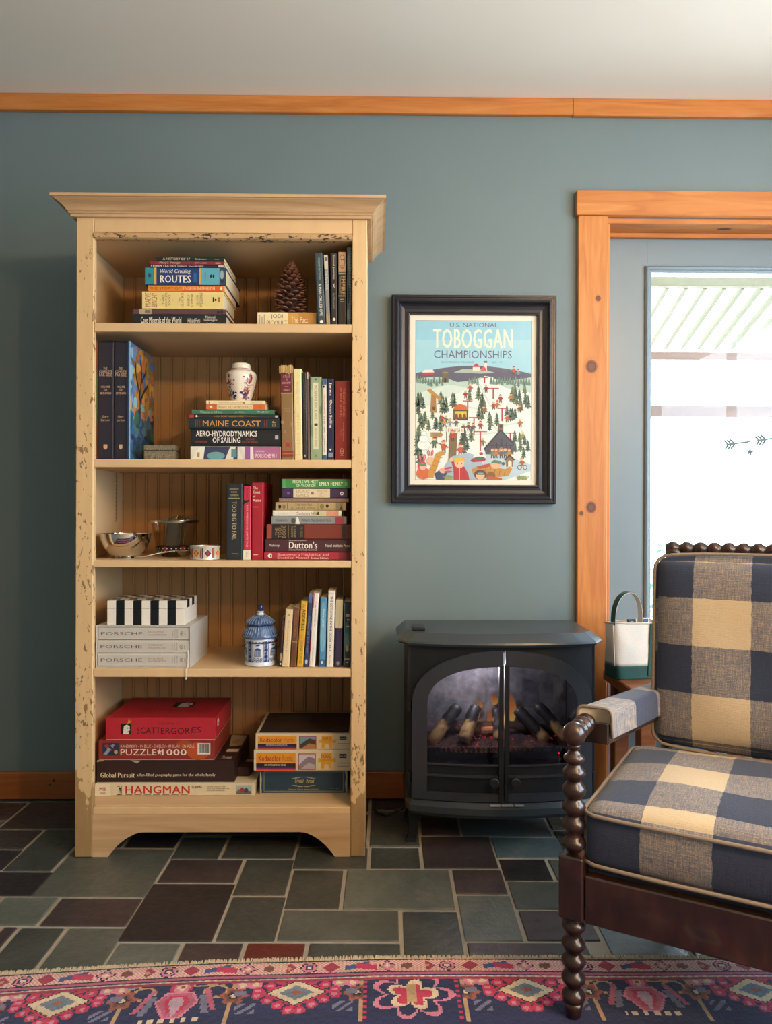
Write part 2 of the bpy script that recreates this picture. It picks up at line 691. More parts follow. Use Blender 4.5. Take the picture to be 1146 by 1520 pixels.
bm_ = thing('porch_beam', 'red brown timber beam with a wavy sheet edge beyond the porch roof', 'beam', (1.9, 5.4, zz - .08))
MB().box(-1.4, 2.4, 0, .06, 0, .08, .003).build('timber', M_OUTW, bm_)
q = MB()
nx = 240
xs = [-1.4 + 3.8 * i / nx for i in range(nx + 1)]
for yy in (-.03, .12):
    q.v += [(x, yy, .094 + .011 * sin(x * 2 * pi / .079)) for x in xs]
q.f += [(i, i + 1, nx + 2 + i, nx + 1 + i) for i in range(nx)]
q.build('sheet_edge', M_SHEET, bm_, smooth='all')
for bx_ in (-1.0, 2.0):
    MB().box(bx_, bx_ + .07, .0, .06, -(zz - .08) - .03, -.001, .003).build('post', M_OUTW, bm_)

sh = thing('garden_shrub', 'frosty blue green shrub outside the door beside the chair back', 'shrub', (at(972, 900, 3.5).x + .1, 3.5, -.03))
q = MB()
rnd = random.Random(8)
for i in range(900):
    th, h = rnd.uniform(0, 2 * pi), rnd.uniform(.05, 1)
    rr = .16 * (1 - .55 * h ** 3) * math.sqrt(rnd.uniform(.2, 1))
    c = Vector((rr * cos(th), rr * sin(th), h * .92))
    a = Vector((rnd.uniform(-1, 1), rnd.uniform(-1, 1), rnd.uniform(-.2, 1))).normalized() * .03
    b = a.orthogonal().normalized() * .009
    q.add([c - a * .2, c + b + a * .4, c + a, c - b + a * .4], [(0, 1, 2, 3)])
q.build('foliage', pm('#5f8a84', .7, var=.3, name='shrub_leaf'), sh, fix=False, kind='stuff')
MB().axis((0, 0, 0), (0, 0, .7), [(0, .012), (1, .005)], 8).build('stem', pm('#4a3a2a', .8), sh)

# arrow and star garland on the door glass
M_TIN = pm('#56646e', .6, .0, name='garland_tin')
M_STICK = pm('#6a7c70', .6, name='garland_stick')


def arrow(px0, py0, px1, py1, label):
    Yg = YD + .012
    a, b = at(px0, py0, Yg), at(px1, py1, Yg)
    r_ = thing('arrow_ornament', label, 'ornament', a)
    d = b - a
    MB().axis((0, 0, 0), d, [(0, .004), (1, .004)], 6).build('shaft', M_STICK, r_)
    e = d.normalized()
    nrm = Vector((-e.z, 0, e.x))
    for k in range(3):
        c = e * (.004 + .012 * k)
        for s_ in (1, -1):
            q = MB()
            p = [c, c + e * .009, c + e * .001 + nrm * s_ * .019 - e * .008, c + nrm * s_ * .019 - e * .017]
            q.add([x + Vector((0, -.001, 0)) for x in p] + [x + Vector((0, .001, 0)) for x in p], [(0, 1, 2, 3), (7, 6, 5, 4), (0, 1, 5, 4), (1, 2, 6, 5), (2, 3, 7, 6), (3, 0, 4, 7)])
            q.build('fletching', M_TIN, r_)
    return r_


arrow(1078, 660, 1113, 655.5, 'small grey arrow ornament on the door glass above the star')
arrow(1124, 654, 1165, 648, 'small grey arrow ornament cut by the right edge of the photo')
p = at(1113, 671, YD + .012)
q = MB()
st = [((.018 if k % 2 == 0 else .0075) * sin(k * pi / 5 + .2), (.018 if k % 2 == 0 else .0075) * cos(k * pi / 5 + .2)) for k in range(10)]
q.prism(st, -.001, .001)
o = q.build('star_ornament', M_TIN)
o.location = p
o['label'] = 'small grey star ornament hanging under the arrow on the door glass'
o['category'] = 'ornament'

# ---------------------------------------------------------------- slate floor
fl = setting('floor')
t = NT('grout')
v = t.coord()
t.l(t.mix(t.noise(v, 20, 4), '#8c8272', '#aba08c'), t.b.inputs['Base Color'])
t.set(t.b, Roughness=.9)
t.bump(t.noise(v, 200, 3), .4, .003)
q = MB().box(XL - .15, XR + .15, YN - .15, YW + .16, -.06, -.003)
q.build('grout_bed', t.m, fl)


def slate(name, a, b, c):
    t = NT(name)
    v = t.coord(kind='Object')
    oi = t.n('ShaderNodeObjectInfo')
    sep = t.n('ShaderNodeVectorMath', operation='ADD')
    t.l(v, sep.inputs[0])
    cmb = t.n('ShaderNodeCombineXYZ')
    t.l(t.math('MULTIPLY', oi.outputs['Random'], 30.0), cmb.inputs[0])
    t.l(cmb.outputs[0], sep.inputs[1])
    vv = sep.outputs[0]
    n1 = t.noise(vv, 6, 5, .6, .6)
    n2 = t.noise(vv, 45, 4, .6)
    t.l(t.mix(t.math('MULTIPLY', n2, .35), t.ramp(n1, [(.3, a), (.55, b), (.75, c)]), '#1c1e1e'), t.b.inputs['Base Color'])
    t.l(t.ramp(n2, [(.3, .32), (.7, .5)]), t.b.inputs['Roughness'])
    t.bump(t.math('ADD', t.math('MULTIPLY', n1, 1.6), n2), .35, .006)
    return t.m


SL = {'g': slate('slate_green', '#50534a', '#5e6056', '#6b6c61'), 'd': slate('slate_dark_green', '#3b3c37', '#484a43', '#54564e'),
      'k': slate('slate_black', '#262223', '#302a2b', '#3a3335'), 'p': slate('slate_purple', '#3a302f', '#483c3a', '#574946'),
      'r': slate('slate_red', '#56231d', '#6b2d25', '#7c3a2f'), 'b': slate('slate_blue_green', '#4c595a', '#5a6869', '#687677'),
      'l': slate('slate_light_green', '#5a5e54', '#6a6e64', '#787b70')}
TA = rad(-0.8)     # the tile courses run slightly off the wall
c6 = lambda x, y: flo(x / 1.91, 1140 + y / 1.91)
c7 = lambda x, y: flo(540 + x / 3.183, 1180 + y / 3.183)
full = lambda x, y: flo(x, y)


def trot(p):
    return (p.x * cos(TA) + p.y * sin(TA), -p.x * sin(TA) + p.y * cos(TA))


# (lookup, near-left, far-right, far-left/near-right) : courses measured by two opposite corners
TL = [
    (c6, (-60, 582), (188, 452), 'd'), (c6, (97, 580), (350, 450), 'g'), (c6, (295, 574), (515, 493), 'l'), (c6, (490, 570), (690, 494), 'p'),
    (c6, (683, 560), (868, 495), 'r'), (c6, (865, 558), (1138, 493), 'd'), (c6, (-70, 447), (162, 368), 'l'), (c6, (115, 447), (404, 368), 'p'),
    (c6, (345, 492), (663, 326), 'k'), (c6, (612, 490), (802, 364), 'd'), (c6, (788, 490), (1132, 403), 'g'), (c6, (445, 325), (688, 260), 'p'),
    (c6, (662, 360), (830, 257), 'd'), (c6, (812, 400), (970, 288), 'd'), (c6, (105, 362), (487, 228), 'g'), (c6, (-90, 362), (145, 296), 'k'),
    (c6, (15, 290), (247, 175), 'd'), (c6, (-120, 290), (62, 232), 'k'), (c6, (-110, 228), (122, 175), 'p'), (c6, (345, 225), (552, 130), 'k'),
    (c6, (485, 258), (645, 195), 'd'), (c6, (628, 255), (842, 190), 'd'), (c6, (835, 285), (1042, 226), 'd'), (c6, (845, 222), (1042, 130), 'k'),
    (c7, (30, 242), (255, 75), 'd'), (c7, (32, 348), (262, 248), 'd'), (c7, (275, 345), (585, 200), 'p'), (c7, (432, 465), (640, 353), 'p'),
    (c7, (485, 690), (687, 475), 'l'), (c7, (190, 780), (430, 549), 'd'), (c7, (630, 295), (922, 200), 'b'), (c7, (675, 403), (860, 301), 'k'),
    (c7, (725, 538), (1010, 412), 'g'), (c7, (775, 690), (1060, 547), 'p'), (c7, (497, 780), (1058, 698), 'p'), (c7, (465, 190), (855, 105), 'b'),
    (c7, (262, 190), (450, 105), 'p'), (c7, (908, 403), (1050, 301), 'g'), (full, (511, 1348.5), (667, 1291), 'l'),
    (c6, (5, 171), (290, 96), 'p'), (c6, (-140, 147), (72, 97), 'p'), (c7, (1110, 778), (1420, 560), 'b'),
]
RECT = []
G = .0052


def tile(u0, u1, v0, v1, kind):
    q = MB()
    b, h = .0025, .006
    q.box(u0 + G, u1 - G, v0 + G, v1 - G, -.006, h - .006 + random.uniform(-.0012, .0006), b)
    q.map(lambda x, y, z: (x * cos(TA) - y * sin(TA), x * sin(TA) + y * cos(TA), z))
    q.build('tile', SL[kind], fl, fix=False)


for fn, a, b, k in TL:
    p, r_ = trot(fn(*a)), trot(fn(*b))
    u0, u1, v0, v1 = min(p[0], r_[0]), max(p[0], r_[0]), min(p[1], r_[1]), max(p[1], r_[1])
    # trim against the tiles already laid so that no two share ground
    for (a0, a1, b0, b1) in (q_[:4] for q_ in RECT):
        if u0 < a1 and a0 < u1 and v0 < b1 and b0 < v1:
            ov = [(a1 - u0, 0), (u1 - a0, 1), (b1 - v0, 2), (v1 - b0, 3)]
            d, w_ = min(ov)
            if w_ == 0: u0 = a1
            elif w_ == 1: u1 = a0
            elif w_ == 2: v0 = b1
            else: v1 = b0
    if u1 - u0 > .03 and v1 - v0 > .03:
        RECT.append([u0, u1, v0, v1, k])
# close uneven joints: neighbours meet half way
for a in RECT:
    for b in RECT:
        if a is b:
            continue
        if 0 < b[0] - a[1] < .035 and min(a[3], b[3]) - max(a[2], b[2]) > .04:
            a[1] = b[0] = (a[1] + b[0]) / 2
        if 0 < b[2] - a[3] < .035 and min(a[1], b[1]) - max(a[0], b[0]) > .04:
            a[3] = b[2] = (a[3] + b[2]) / 2
for a in RECT:
    tile(*a)
RECT = [tuple(a[:4]) for a in RECT]
# the courses go on beyond, under the furniture and along the wall
rt_ = random.Random(5)
ST = .05
gx0, gy0 = XL - .1, 1.35
nxg, nyg = int((XR + .1 - gx0) / ST), int((YW + .12 - gy0) / ST)
occ = np.zeros((nxg, nyg), bool)
for (a0, a1, b0, b1) in RECT:
    for i in range(nxg):
        for j in range(nyg):
            x, y = gx0 + i * ST, gy0 + j * ST
            if x < a1 - .012 and x + ST > a0 + .012 and y < b1 - .012 and y + ST > b0 + .012:
                occ[i, j] = True
for j in range(nyg):
    for i in range(nxg):
        if occ[i, j]:
            continue
        wi, hj = rt_.choice(((6, 4), (4, 4), (6, 6), (4, 6), (8, 4)))
        ww = 0
        while ww < wi and i + ww < nxg and not occ[i + ww, j]:
            ww += 1
        hh = 0
        while hh < hj and j + hh < nyg and not occ[i:i + ww, j + hh].any():
            hh += 1
        occ[i:i + ww, j:j + hh] = True
        u0, u1, v0, v1 = gx0 + i * ST, gx0 + (i + ww) * ST, gy0 + j * ST, gy0 + (j + hh) * ST
        # grow to meet measured neighbours
        for (a0, a1, b0, b1) in RECT:
            if v0 < b1 - .01 and b0 + .01 < v1:
                if abs(a1 - u0) < ST and a1 < u1: u0 = a1
                if abs(a0 - u1) < ST and a0 > u0: u1 = a0
            if u0 < a1 - .01 and a0 + .01 < u1:
                if abs(b1 - v0) < ST and b1 < v1: v0 = b1
                if abs(b0 - v1) < ST and b0 > v0: v1 = b0
        if u1 - u0 > .02 and v1 - v0 > .02:
            RECT.append((u0, u1, v0, v1))
            tile(u0, u1, v0, v1, rt_.choice('gdkpbld'))

# ---------------------------------------------------------------- the rug: every knot a coloured cell
KN = .0042
RX0, RX1 = -1.55, 1.75
RD = 1.25
nxr, nyr = int((RX1 - RX0) / KN), int(RD / KN)
PAL = {k: np.array(hx(c)[:3]) for k, c in dict(navy='#1c1e44', pink='#b0596d', rose='#c9788a', red='#962c3c', crim='#b82a4a', cream='#d2bb98', tan='#b08d62', brown='#6e4032', rust='#99503a', teal='#5f7d7e', grey='#6f6c80', lilac='#b596a2', blue='#3c4a78', black='#191420').items()}
X = (np.arange(nxr) + .5) * KN + RX0
V = (np.arange(nyr) + .5) * KN            # distance in from the far edge
XX, VV = np.meshgrid(X, V, indexing='ij')
C = np.empty((nxr, nyr, 3))
C[:] = PAL['navy']


def put(mask, k):
    C[mask] = PAL[k]


PER = .492
XC = at(437, 1490, 1.60).x              # a cream diamond sits here
u = (XX - XC + PER / 2) % PER - PER / 2  # position relative to the nearest diamond
w_ = (XX - XC) % PER - PER / 2           # position relative to the nearest palmette
au, aw = np.abs(u), np.abs(w_)
for rep in range(3):
    v0 = .118 + rep * .30
    if rep:
        u, w_ = w_, u
        au, aw = np.abs(u), np.abs(w_)
    dv = VV - v0
    adv = np.abs(dv)
    put((np.abs(aw - .11) < .004) & (dv > -.04) & (dv < .10), 'tan')
    # hooked cream vines
    for s0 in (1, -1):
        cx, cy = s0 * .075, -.012
        rr = np.hypot(w_ - cx, (dv - cy) * 1.1)
        put((rr < .026) & (rr > .019) & ~((dv > cy + .006) & (s0 * (w_ - cx) < 0)), 'tan')
        put((np.abs(dv + .042 - .010 * np.sin((w_) * 40)) < .0032) & (s0 * w_ > .02) & (s0 * w_ < .15), 'tan')
        put((np.abs(s0 * w_ - .145) < .02) & (np.abs(dv - .05) < .018) & ((np.floor((w_ + dv) / .012)) % 2 == 0), 'grey')
    # brown rosettes
    rr = np.hypot(aw - .115, dv - .005) / (1 + .18 * np.cos(6 * np.arctan2(dv - .005, aw - .115)))
    put(rr < .027, 'rust'); put(rr < .019, 'brown'); put(rr < .012, 'black'); put(rr < .006, 'cream')
    rr = np.hypot(aw - .155, dv + .032)
    put(rr < .016, 'rose'); put(rr < .008, 'cream')
    put((np.abs(aw - .118) < .016) & (np.abs(dv + .045) < .010), 'grey')
    # pink palmette
    rr = np.hypot(w_ * 1.3, dv + .03)
    put(rr < .030, 'crim'); put(rr < .022, 'rose'); put(rr < .012, 'cream'); put(rr < .006, 'red')
    put((aw < .046 - np.abs(dv - .02) * .55) & (dv > -.012) & (dv < .07), 'rose')
    put((aw < .040 - np.abs(dv - .02) * .55) & (dv > -.008) & (dv < .066), 'pink')
    put((aw < .026 - np.abs(dv - .02) * .4) & (dv > 0) & (dv < .055), 'crim')
    put((aw < .016 - np.abs(dv - .022) * .35) & (dv > .004), 'lilac')
    put((np.abs(aw - .05 - .25 * dv) < .007) & (dv > .0) & (dv < .06), 'grey')
    put((np.abs(aw - .062 - .35 * dv) < .006) & (dv > -.02) & (dv < .05), 'pink')
    put((aw < .06) & (np.abs(dv - .078) < .006) & (np.floor(w_ / .011) % 2 == 0), 'cream')
    # every second palmette is an open lotus with cream arms
    odd = (np.floor((XX - XC) / PER) % 2 == 0) & (aw < .105)
    th = np.arctan2(dv - .015, w_)
    rr = np.hypot(w_, (dv - .015) * 1.15)
    put(odd & (dv > -.05) & (dv < .10), 'navy')
    put(odd & (rr < .092 * (.62 + .38 * np.abs(np.cos(3.5 * th)))) & (dv > -.045), 'rose')
    put(odd & (rr < .080 * (.58 + .40 * np.abs(np.cos(3.5 * th)))) & (dv > -.045), 'navy')
    put(odd & (rr < .058 * (.55 + .45 * np.abs(np.cos(2.5 * th + .3)))), 'cream')
    put(odd & (rr < .046 * (.52 + .45 * np.abs(np.cos(2.5 * th + .3)))), 'crim')
    put(odd & (np.abs(w_) < .010) & (np.abs(dv - .01) < .030), 'tan')
    put(odd & (np.abs(aw - .098) < .004) & (np.floor(dv / .0084) % 2 == 0) & (dv > -.04) & (dv < .09), 'crim')
    # diamonds with red petals
    d = au * .85 + adv * 1.25
    for k in range(8):
        f = (k % 4 + .5) / 4
        sx, sy = (1 if k < 4 else -1), 0
        for s1 in (1, -1):
            px_, py_ = sx * .094 * f, s1 * .068 * (1 - f)
            rr = np.hypot(u - px_, dv - py_)
            put(rr < .0125, 'crim')
            put(rr < .006, 'rose')
    put(d < .064, 'crim'); put(d < .056, 'black'); put(d < .052, 'cream'); put(d < .032, 'teal')
    put((d < .032) & (np.floor((u + dv) / .0085) % 2 == 0), 'grey'); put(d < .011, 'rust')
    put((np.abs(au - .118) < .012) & (adv < .010), 'grey')
    rr = np.hypot(au - .118, dv + .03)
    put(rr < .014, 'rose'); put(rr < .007, 'cream'); 
    rr = np.hypot(au - .098, dv + .045)
    put(rr < .010, 'tan')
# borders along the far edge
put(VV < .072, 'lilac')
put(VV < .050, 'rose')
put((VV < .050) & (((XX * 238).astype(int) + (VV * 238).astype(int)) % 2 == 0), 'cream')
put((VV > .050) & (VV < .054), 'black')
put((VV > .054) & (VV < .062), 'pink')
put((VV > .062) & (VV < .066), 'navy')
put((VV > .066) & (VV < .072) & (np.floor(XX / .0084) % 2 == 0), 'cream')
put((VV > .072) & (VV < .078), 'red')
put((VV > .006) & (VV < .010), 'black')
ub = (XX - XC + .03) % .31
dvb = VV - .030
rr = np.hypot(ub - .05, dvb)
put(rr < .019, 'black'); put(rr < .016, 'rose'); put(rr < .010, 'navy'); put(rr < .006, 'cream')
put((np.abs(ub - .10) + np.abs(dvb) < .020), 'red'); put((np.abs(ub - .005) + np.abs(dvb) < .018), 'red')
put((np.abs(ub - .005) + np.abs(dvb) < .007), 'tan')
put((np.abs(dvb + .2 * (ub - .15)) < .007 + .10 * (ub - .13)) & (ub > .13) & (ub < .185), 'blue')
put((np.abs(dvb - .15 * (ub - .17)) < .010) & (ub > .155) & (ub < .20), 'crim')
rr = np.hypot(ub - .225, dvb) / (1 + .25 * np.cos(4 * np.arctan2(dvb, ub - .225)))
put(rr < .016, 'black'); put(rr < .0135, 'rose'); put(rr < .006, 'cream')
put((np.abs(ub - .27) < .012) & (np.abs(dvb) < .012 - np.abs(ub - .27) * .5), 'brown')
rg = np.random.default_rng(3)
C *= (1 + .22 * (rg.random((nxr, nyr, 1)) - .5))
C *= (1 + .10 * np.sin(VV * 90 + 2 * np.sin(XX * 3)))[..., None] * .93


def rug_edge(x):
    return np.interp(x, [-1.6, -.93, -.55, -.35, .0, .4, .9, 1.8], [1.67, 1.700, 1.735, 1.752, 1.765, 1.763, 1.758, 1.74])


gx = np.arange(nxr + 1) * KN + RX0
gv = np.arange(nyr + 1) * KN
GX, GV = np.meshgrid(gx, gv, indexing='ij')
GY = rug_edge(GX) - GV
GZ = .0075 + .0012 * np.sin(GX * 9) * np.sin(GV * 14 + 1) + rg.normal(0, .00025, GX.shape)
vid = np.arange((nxr + 1) * (nyr + 1)).reshape(nxr + 1, nyr + 1)
quads = np.stack([vid[:-1, 1:], vid[1:, 1:], vid[1:, :-1], vid[:-1, :-1]], -1).reshape(-1, 4)
me = bpy.data.meshes.new('pile')
me.vertices.add(GX.size)
me.vertices.foreach_set('co', np.stack([GX, GY, GZ], -1).reshape(-1))
nq = len(quads)
me.loops.add(nq * 4)
me.loops.foreach_set('vertex_index', quads.reshape(-1).astype(np.int32))
me.polygons.add(nq)
me.polygons.foreach_set('loop_start', (np.arange(nq) * 4).astype(np.int32))
me.update(calc_edges=True)
at_ = me.attributes.new('ink', 'FLOAT_COLOR', 'FACE')
cc = np.ones((nq, 4), np.float32)
cc[:, :3] = np.clip(C.reshape(-1, 3), 0, 1)
at_.data.foreach_set('color', cc.reshape(-1))
t = NT('wool_pile')
a = t.n('ShaderNodeAttribute', attribute_name='ink')
t.l(a.outputs['Color'], t.b.inputs['Base Color'])
t.set(t.b, Roughness=.95)
t.b.inputs['Specular IOR Level'].default_value = .15
t.b.inputs['Sheen Weight'].default_value = .25
v = t.coord((1 / KN, .25 / KN, 1))
t.bump(t.noise(v, 1.0, 2), .5, .002)
me.materials.append(t.m)
RUG = thing('persian_rug', 'navy and pink patterned oriental rug with cream diamonds along the photo bottom', 'rug', (0, 0, 0))
ro = bpy.data.objects.new('pile', me)
COL.objects.link(ro)
ro.parent = RUG
q = MB()
xs = np.linspace(RX0, RX1, 60)
q.v = [(x, float(rug_edge(x)) - d, z) for x in xs for d, z in ((0, .0005), (0, .0065), (RD, .0005), (RD, .0065))]
for i in range(59):
    o = i * 4
    q.f += [(o, o + 4, o + 5, o + 1), (o + 2, o + 3, o + 7, o + 6), (o, o + 2, o + 6, o + 4)]
q.build('backing', pm('#8a7458', .95), RUG)
q = MB()
rnd = random.Random(2)
x = RX0
while x < RX1:
    y = float(rug_edge(x))
    L = rnd.uniform(.006, .017)
    dx = rnd.uniform(-.006, .006)
    q.tube([(x, y - .004, .007), (x + dx * .5, y + L * .5, .009), (x + dx, y + L, .003)], [.0022, .002, .0012], 5)
    x += rnd.uniform(.0022, .0045)
q.build('fringe', pm('#b9a78a', .95, var=.2, name='fringe_wool'), RUG, smooth='all', fix=False, kind='stuff')
# ================================================================ bookcase
BX0, BX1 = at(112, 760, YF).x, at(543.5, 760, YF).x
BC = (BX0 + BX1) / 2
HW = (BX1 - BX0) / 2
XI0, XI1 = at(138.5, 760, YF).x, at(521.5, 760, YF).x     # opening between the front stiles
zf = lambda y: at(330, y, YF).z
SHZ = [(zf(480), zf(493)), (zf(682), zf(694)), (zf(832), zf(842.5)), (zf(993), zf(1005.5)), (zf(1199), zf(1209))]
BD = .40


def stile_mat():
    t = NT('flaked_cream_paint')
    n1 = t.noise(t.coord((60, 60, 26)), 1.6, 4, .62, .5)
    reg = t.noise(t.coord((4, 4, 3)), 2.0, 2)
    fac = t.math('ADD', n1, t.math('MULTIPLY', t.math('SUBTRACT', reg, .5), .5))
    m1 = t.ramp(fac, [(.615, 0.0), (.63, 1.0)])
    base = t.mix(t.noise(t.coord((30, 30, 3)), 2, 3), '#cfa873', '#dfbd8a')
    sp = t.n('ShaderNodeSeparateXYZ')
    t.l(t.coord(), sp.inputs[0])
    edge = t.noise(t.coord((14, 14, 9)), 1.4, 3, .6)
    low = t.math('SUBTRACT', t.math('ADD', t.math('MULTIPLY', edge, .50), -.03), sp.outputs[2])
    m2 = t.ramp(low, [(.0, 0.0), (.012, 1.0)])
    bare = t.mix(t.noise(t.coord((40, 40, 5)), 2, 4), '#8f6f45', '#ad8a58')
    t.l(t.mix(m2, t.mix(m1, base, '#8a6a42'), bare), t.b.inputs['Base Color'])
    t.set(t.b, Roughness=.6)
    t.bump(t.math('SUBTRACT', 1.0, m1), .4, .002)
    return t.m


M_STILE = stile_mat()
M_CREAM = chipped('cream_paint', '#d2ac78', '#deba8a', '#8a673f', .80)
M_WORN = chipped('worn_bead_paint', '#cda878', '#c09868', '#4a3826', .57, (30, 60, 60))
M_LIMED = wood('limed_wood', '#b08a5e', '#c8a276', '#d4b088', 'x', .7, .55, .05)
M_INSIDE = pm('#cfae82', .6, var=.06, vs=5, name='cream_inside')
M_BACKB = pm('#b88a58', .6, var=.10, vs=6, name='tan_beadboard')
BKC = thing('bookcase', 'tall cream painted bookcase with chipped paint, crown moulding and five open shelves', 'bookcase', (BC, YF, 0))
L = lambda x: x - BC
zfr0, zfr1 = zf(345.5), zf(324)
ztop = at(330, 287, YF - .055).z
for x0, x1 in ((BX0, XI0), (XI1, BX1)):
    MB().box(L(x0), L(x1), 0, .022, 0.0005, zfr1, .0025).build('stile', M_STILE, BKC)
for x0, x1 in ((BX0, BX0 + .014), (BX1 - .014, BX1)):
    MB().box(L(x0) + .0006, L(x1) - .0006, .022, BD, 0.0005, zfr1, .001).build('side_panel', M_INSIDE, BKC)
MB().box(L(XI0), L(XI1), 0.001, .022, zfr0, zfr1, .001).build('frieze', M_CREAM, BKC)
zbd = zf(355.5)
q = MB()
hb = zfr0 - zbd
q.prism([(.004, zfr0), (-.002, zfr0 - hb * .15), (-.006, zfr0 - hb * .5), (-.003, zfr0 - hb * .85), (.004, zbd), (.022, zbd), (.022, zfr0)], L(XI0), L(XI1), 'yz')
q.build('bead_moulding', M_WORN, BKC)
MB().box(L(BX0) + .014, L(BX1) - .014, .022, BD - .018, zbd + .002, zbd + .02).build('top_board', M_INSIDE, BKC)
# crown moulding swept round three sides, mitred
pr = [(0, 0), (.012, 0), (.013, .13), (.017, .15), (.019, .22), (.017, .25), (.021, .30), (.0245, .40), (.030, .52), (.038, .64), (.046, .735), (.050, .77), (.050, .80), (.056, .82), (.056, .98), (.054, 1), (0, 1)]
z0c, hc = zfr1 - .002, ztop - zfr1 + .002
q = MB()
n = len(pr)
for path in range(4):
    for o, s_ in pr:
        z = z0c + hc * s_
        q.v.append([(-HW - o, BD, z), (-HW - o, -o, z), (HW + o, -o, z), (HW + o, BD, z)][path])
for sg in range(3):
    for i in range(n):
        j = (i + 1) % n
        q.f.append((sg * n + i, sg * n + j, (sg + 1) * n + j, (sg + 1) * n + i))
q.f += [tuple(range(n))[::-1], tuple(range(3 * n, 4 * n))]
q.build('crown_moulding', M_LIMED, BKC)
MB().box(-HW, HW, 0, BD, ztop - .02, ztop - .002).build('cap_board', M_LIMED, BKC)
for zt_, zu in SHZ:
    MB().box(L(BX0) + .0145, L(BX1) - .0145, .024, BD - .02, zu + .001, zt_ - .0004, .001).build('shelf', M_INSIDE, BKC)
    MB().box(L(XI0) + .0005, L(XI1) - .0005, .002, .024, zu, zt_, .0015).build('shelf_edge', M_CREAM, BKC)
# apron with the arched cut-out
za0, za1 = zf(1273), zf(1209)
zar = zf(1235.5)
ax = [at(p, 1240, YF).x - BC for p in (160, 212, 446, 497)]
P_ = [(L(XI0), .0005), (ax[0], .0005)]
for k in range(1, 9):
    a = k / 8 * pi / 2
    P_.append((ax[0] + (ax[1] - ax[0]) * (1 - cos(a)) * .55 + (ax[1] - ax[0]) * .45 * sin(a), zar * sin(a)))
for k in range(8, 0, -1):
    a = k / 8 * pi / 2
    P_.append((ax[3] - (ax[3] - ax[2]) * (1 - cos(a)) * .55 - (ax[3] - ax[2]) * .45 * sin(a), zar * sin(a)))
P_ += [(ax[3], .0005), (L(XI1), .0005), (L(XI1), za1), (L(XI0), za1)]
MB().prism(P_, .001, .022).build('apron', M_LIMED, BKC)
# beadboard: one board after another, a bead along each edge
pw = .0425
x = L(BX0) + .015
bmes = None
while x < L(BX1) - .016:
    w1 = min(pw, L(BX1) - .0155 - x)
    if bmes is None or w1 < pw - 1e-6:
        q = MB()
        q.prism([(0, 0), (0, -.006), (.001, -.0075), (w1 - .0105, -.0075), (w1 - .0095, -.005), (w1 - .0085, -.005), (w1 - .0072, -.0075), (w1 - .003, -.0075), (w1 - .0015, -.005), (w1 - .001, 0)], SHZ[4][1], zbd + .003, 'xy')
        o = q.build('back_plank', M_BACKB, BKC)
        if bmes is None:
            bmes = o.data
    else:
        o = bpy.data.objects.new('back_plank', bmes)
        COL.objects.link(o)
        o.parent = BKC
    o.location = (x, BD - .008, 0)
    x += pw
M_SLOT = pm('#b99a70', .4, .6, name='brass_strip')
for y_ in (.30,):
    for k in range(4):
        zt_ = SHZ[k][1] - .002
        zl = max(SHZ[k + 1][0] + .002, zt_ - .165) if k == 1 else SHZ[k + 1][0] + .002
        if k != 1:
            continue
        o = MB().box(L(BX0) + .014, L(BX0) + .0175, y_, y_ + .016, zl, zt_, .0006).build('shelf_standard', M_SLOT, BKC)
        q = MB()
        for j in range(11):
            z = zl + .012 + j * .0135
            q.box(L(BX0) + .0175, L(BX0) + .0180, y_ + .005, y_ + .011, z, z + .005)
        q.build('slot', pm('#3a2c1c', .7), o)

# ================================================================ books
INSET = {}


def cover_mat(c):
    return pm(c, .42, var=.06, vs=30, name='cover_' + c.strip('#'))


PAGES = {}


def page_mat(c):
    if c not in PAGES:
        t = NT('paper_edges')
        n1 = t.noise(t.coord((6, 6, 900)), 1, 2)
        n2 = t.noise(t.coord((900, 6, 6)), 1, 2)
        f = t.math('MULTIPLY', t.math('ADD', n1, n2), .5)
        cc = hx(c)
        t.l(t.mix(f, tuple(q * .78 for q in cc[:3]) + (1,), c), t.b.inputs['Base Color'])
        t.set(t.b, Roughness=.9)
        PAGES[c] = t.m
    return PAGES[c]


def book(stand, X, Y, Z, Ln, T, D, cover, prints, label, ry=0.0, rz=0.0, group=None, hard=True, pages='#dcc9a2', name='book', cat='book'):
    root = thing(name, label, cat, (X, Y, Z), rz, group, ry)
    t_ = min(.0025 if hard else .0009, T * .2)
    e = .003 if hard else .0006
    r_ = min(.18 * T, .0028)
    mp = (lambda u, d, v: (v, d, Ln - u)) if stand else (lambda u, d, v: (u, d, v))
    q = MB()
    q.prism([(D, 0), (r_, 0), (r_ * .3, r_ * .3), (0, r_), (0, T - r_), (r_ * .3, T - r_ * .3), (r_, T), (D, T), (D, T - t_), (t_, T - t_), (t_, t_), (D, t_)], 0, Ln, 'yz')
    q.map(mp).build('cover', cover_mat(cover), root)
    q = MB().box(e, Ln - e, t_, D - e, t_, T - t_)
    q.map(mp).build('pages', page_mat(pages), root)
    if prints:
        P = Paint(lambda a, b, h: mp(a * Ln, -h, b * T))
        P.rect(.004, .996, .16, .84, cover)
        draw(P, prints)
        P.build('spine_print', root)
    return root


def draw(P, prints):
    for it in prints:
        if it[0] == 'R':
            P.rect(*it[1:6])
        elif it[0] == 'T':
            P.text(it[1], *it[2:7], bold=0)
        elif it[0] == 'B':
            P.text(it[1], *it[2:7], bold=1)
        elif it[0] == 'I':
            P.text(it[1], *it[2:7], shear=.25)
        elif it[0] == 'V':
            P.text(it[1], *it[2:7], rot=90)
        elif it[0] == 'W':
            P.text(it[1], *it[2:7], rot=90, bold=1)
        elif it[0] == 'E':
            P.ell(*it[1:6])
        elif it[0] == 'P':
            P.poly(it[1], it[2])


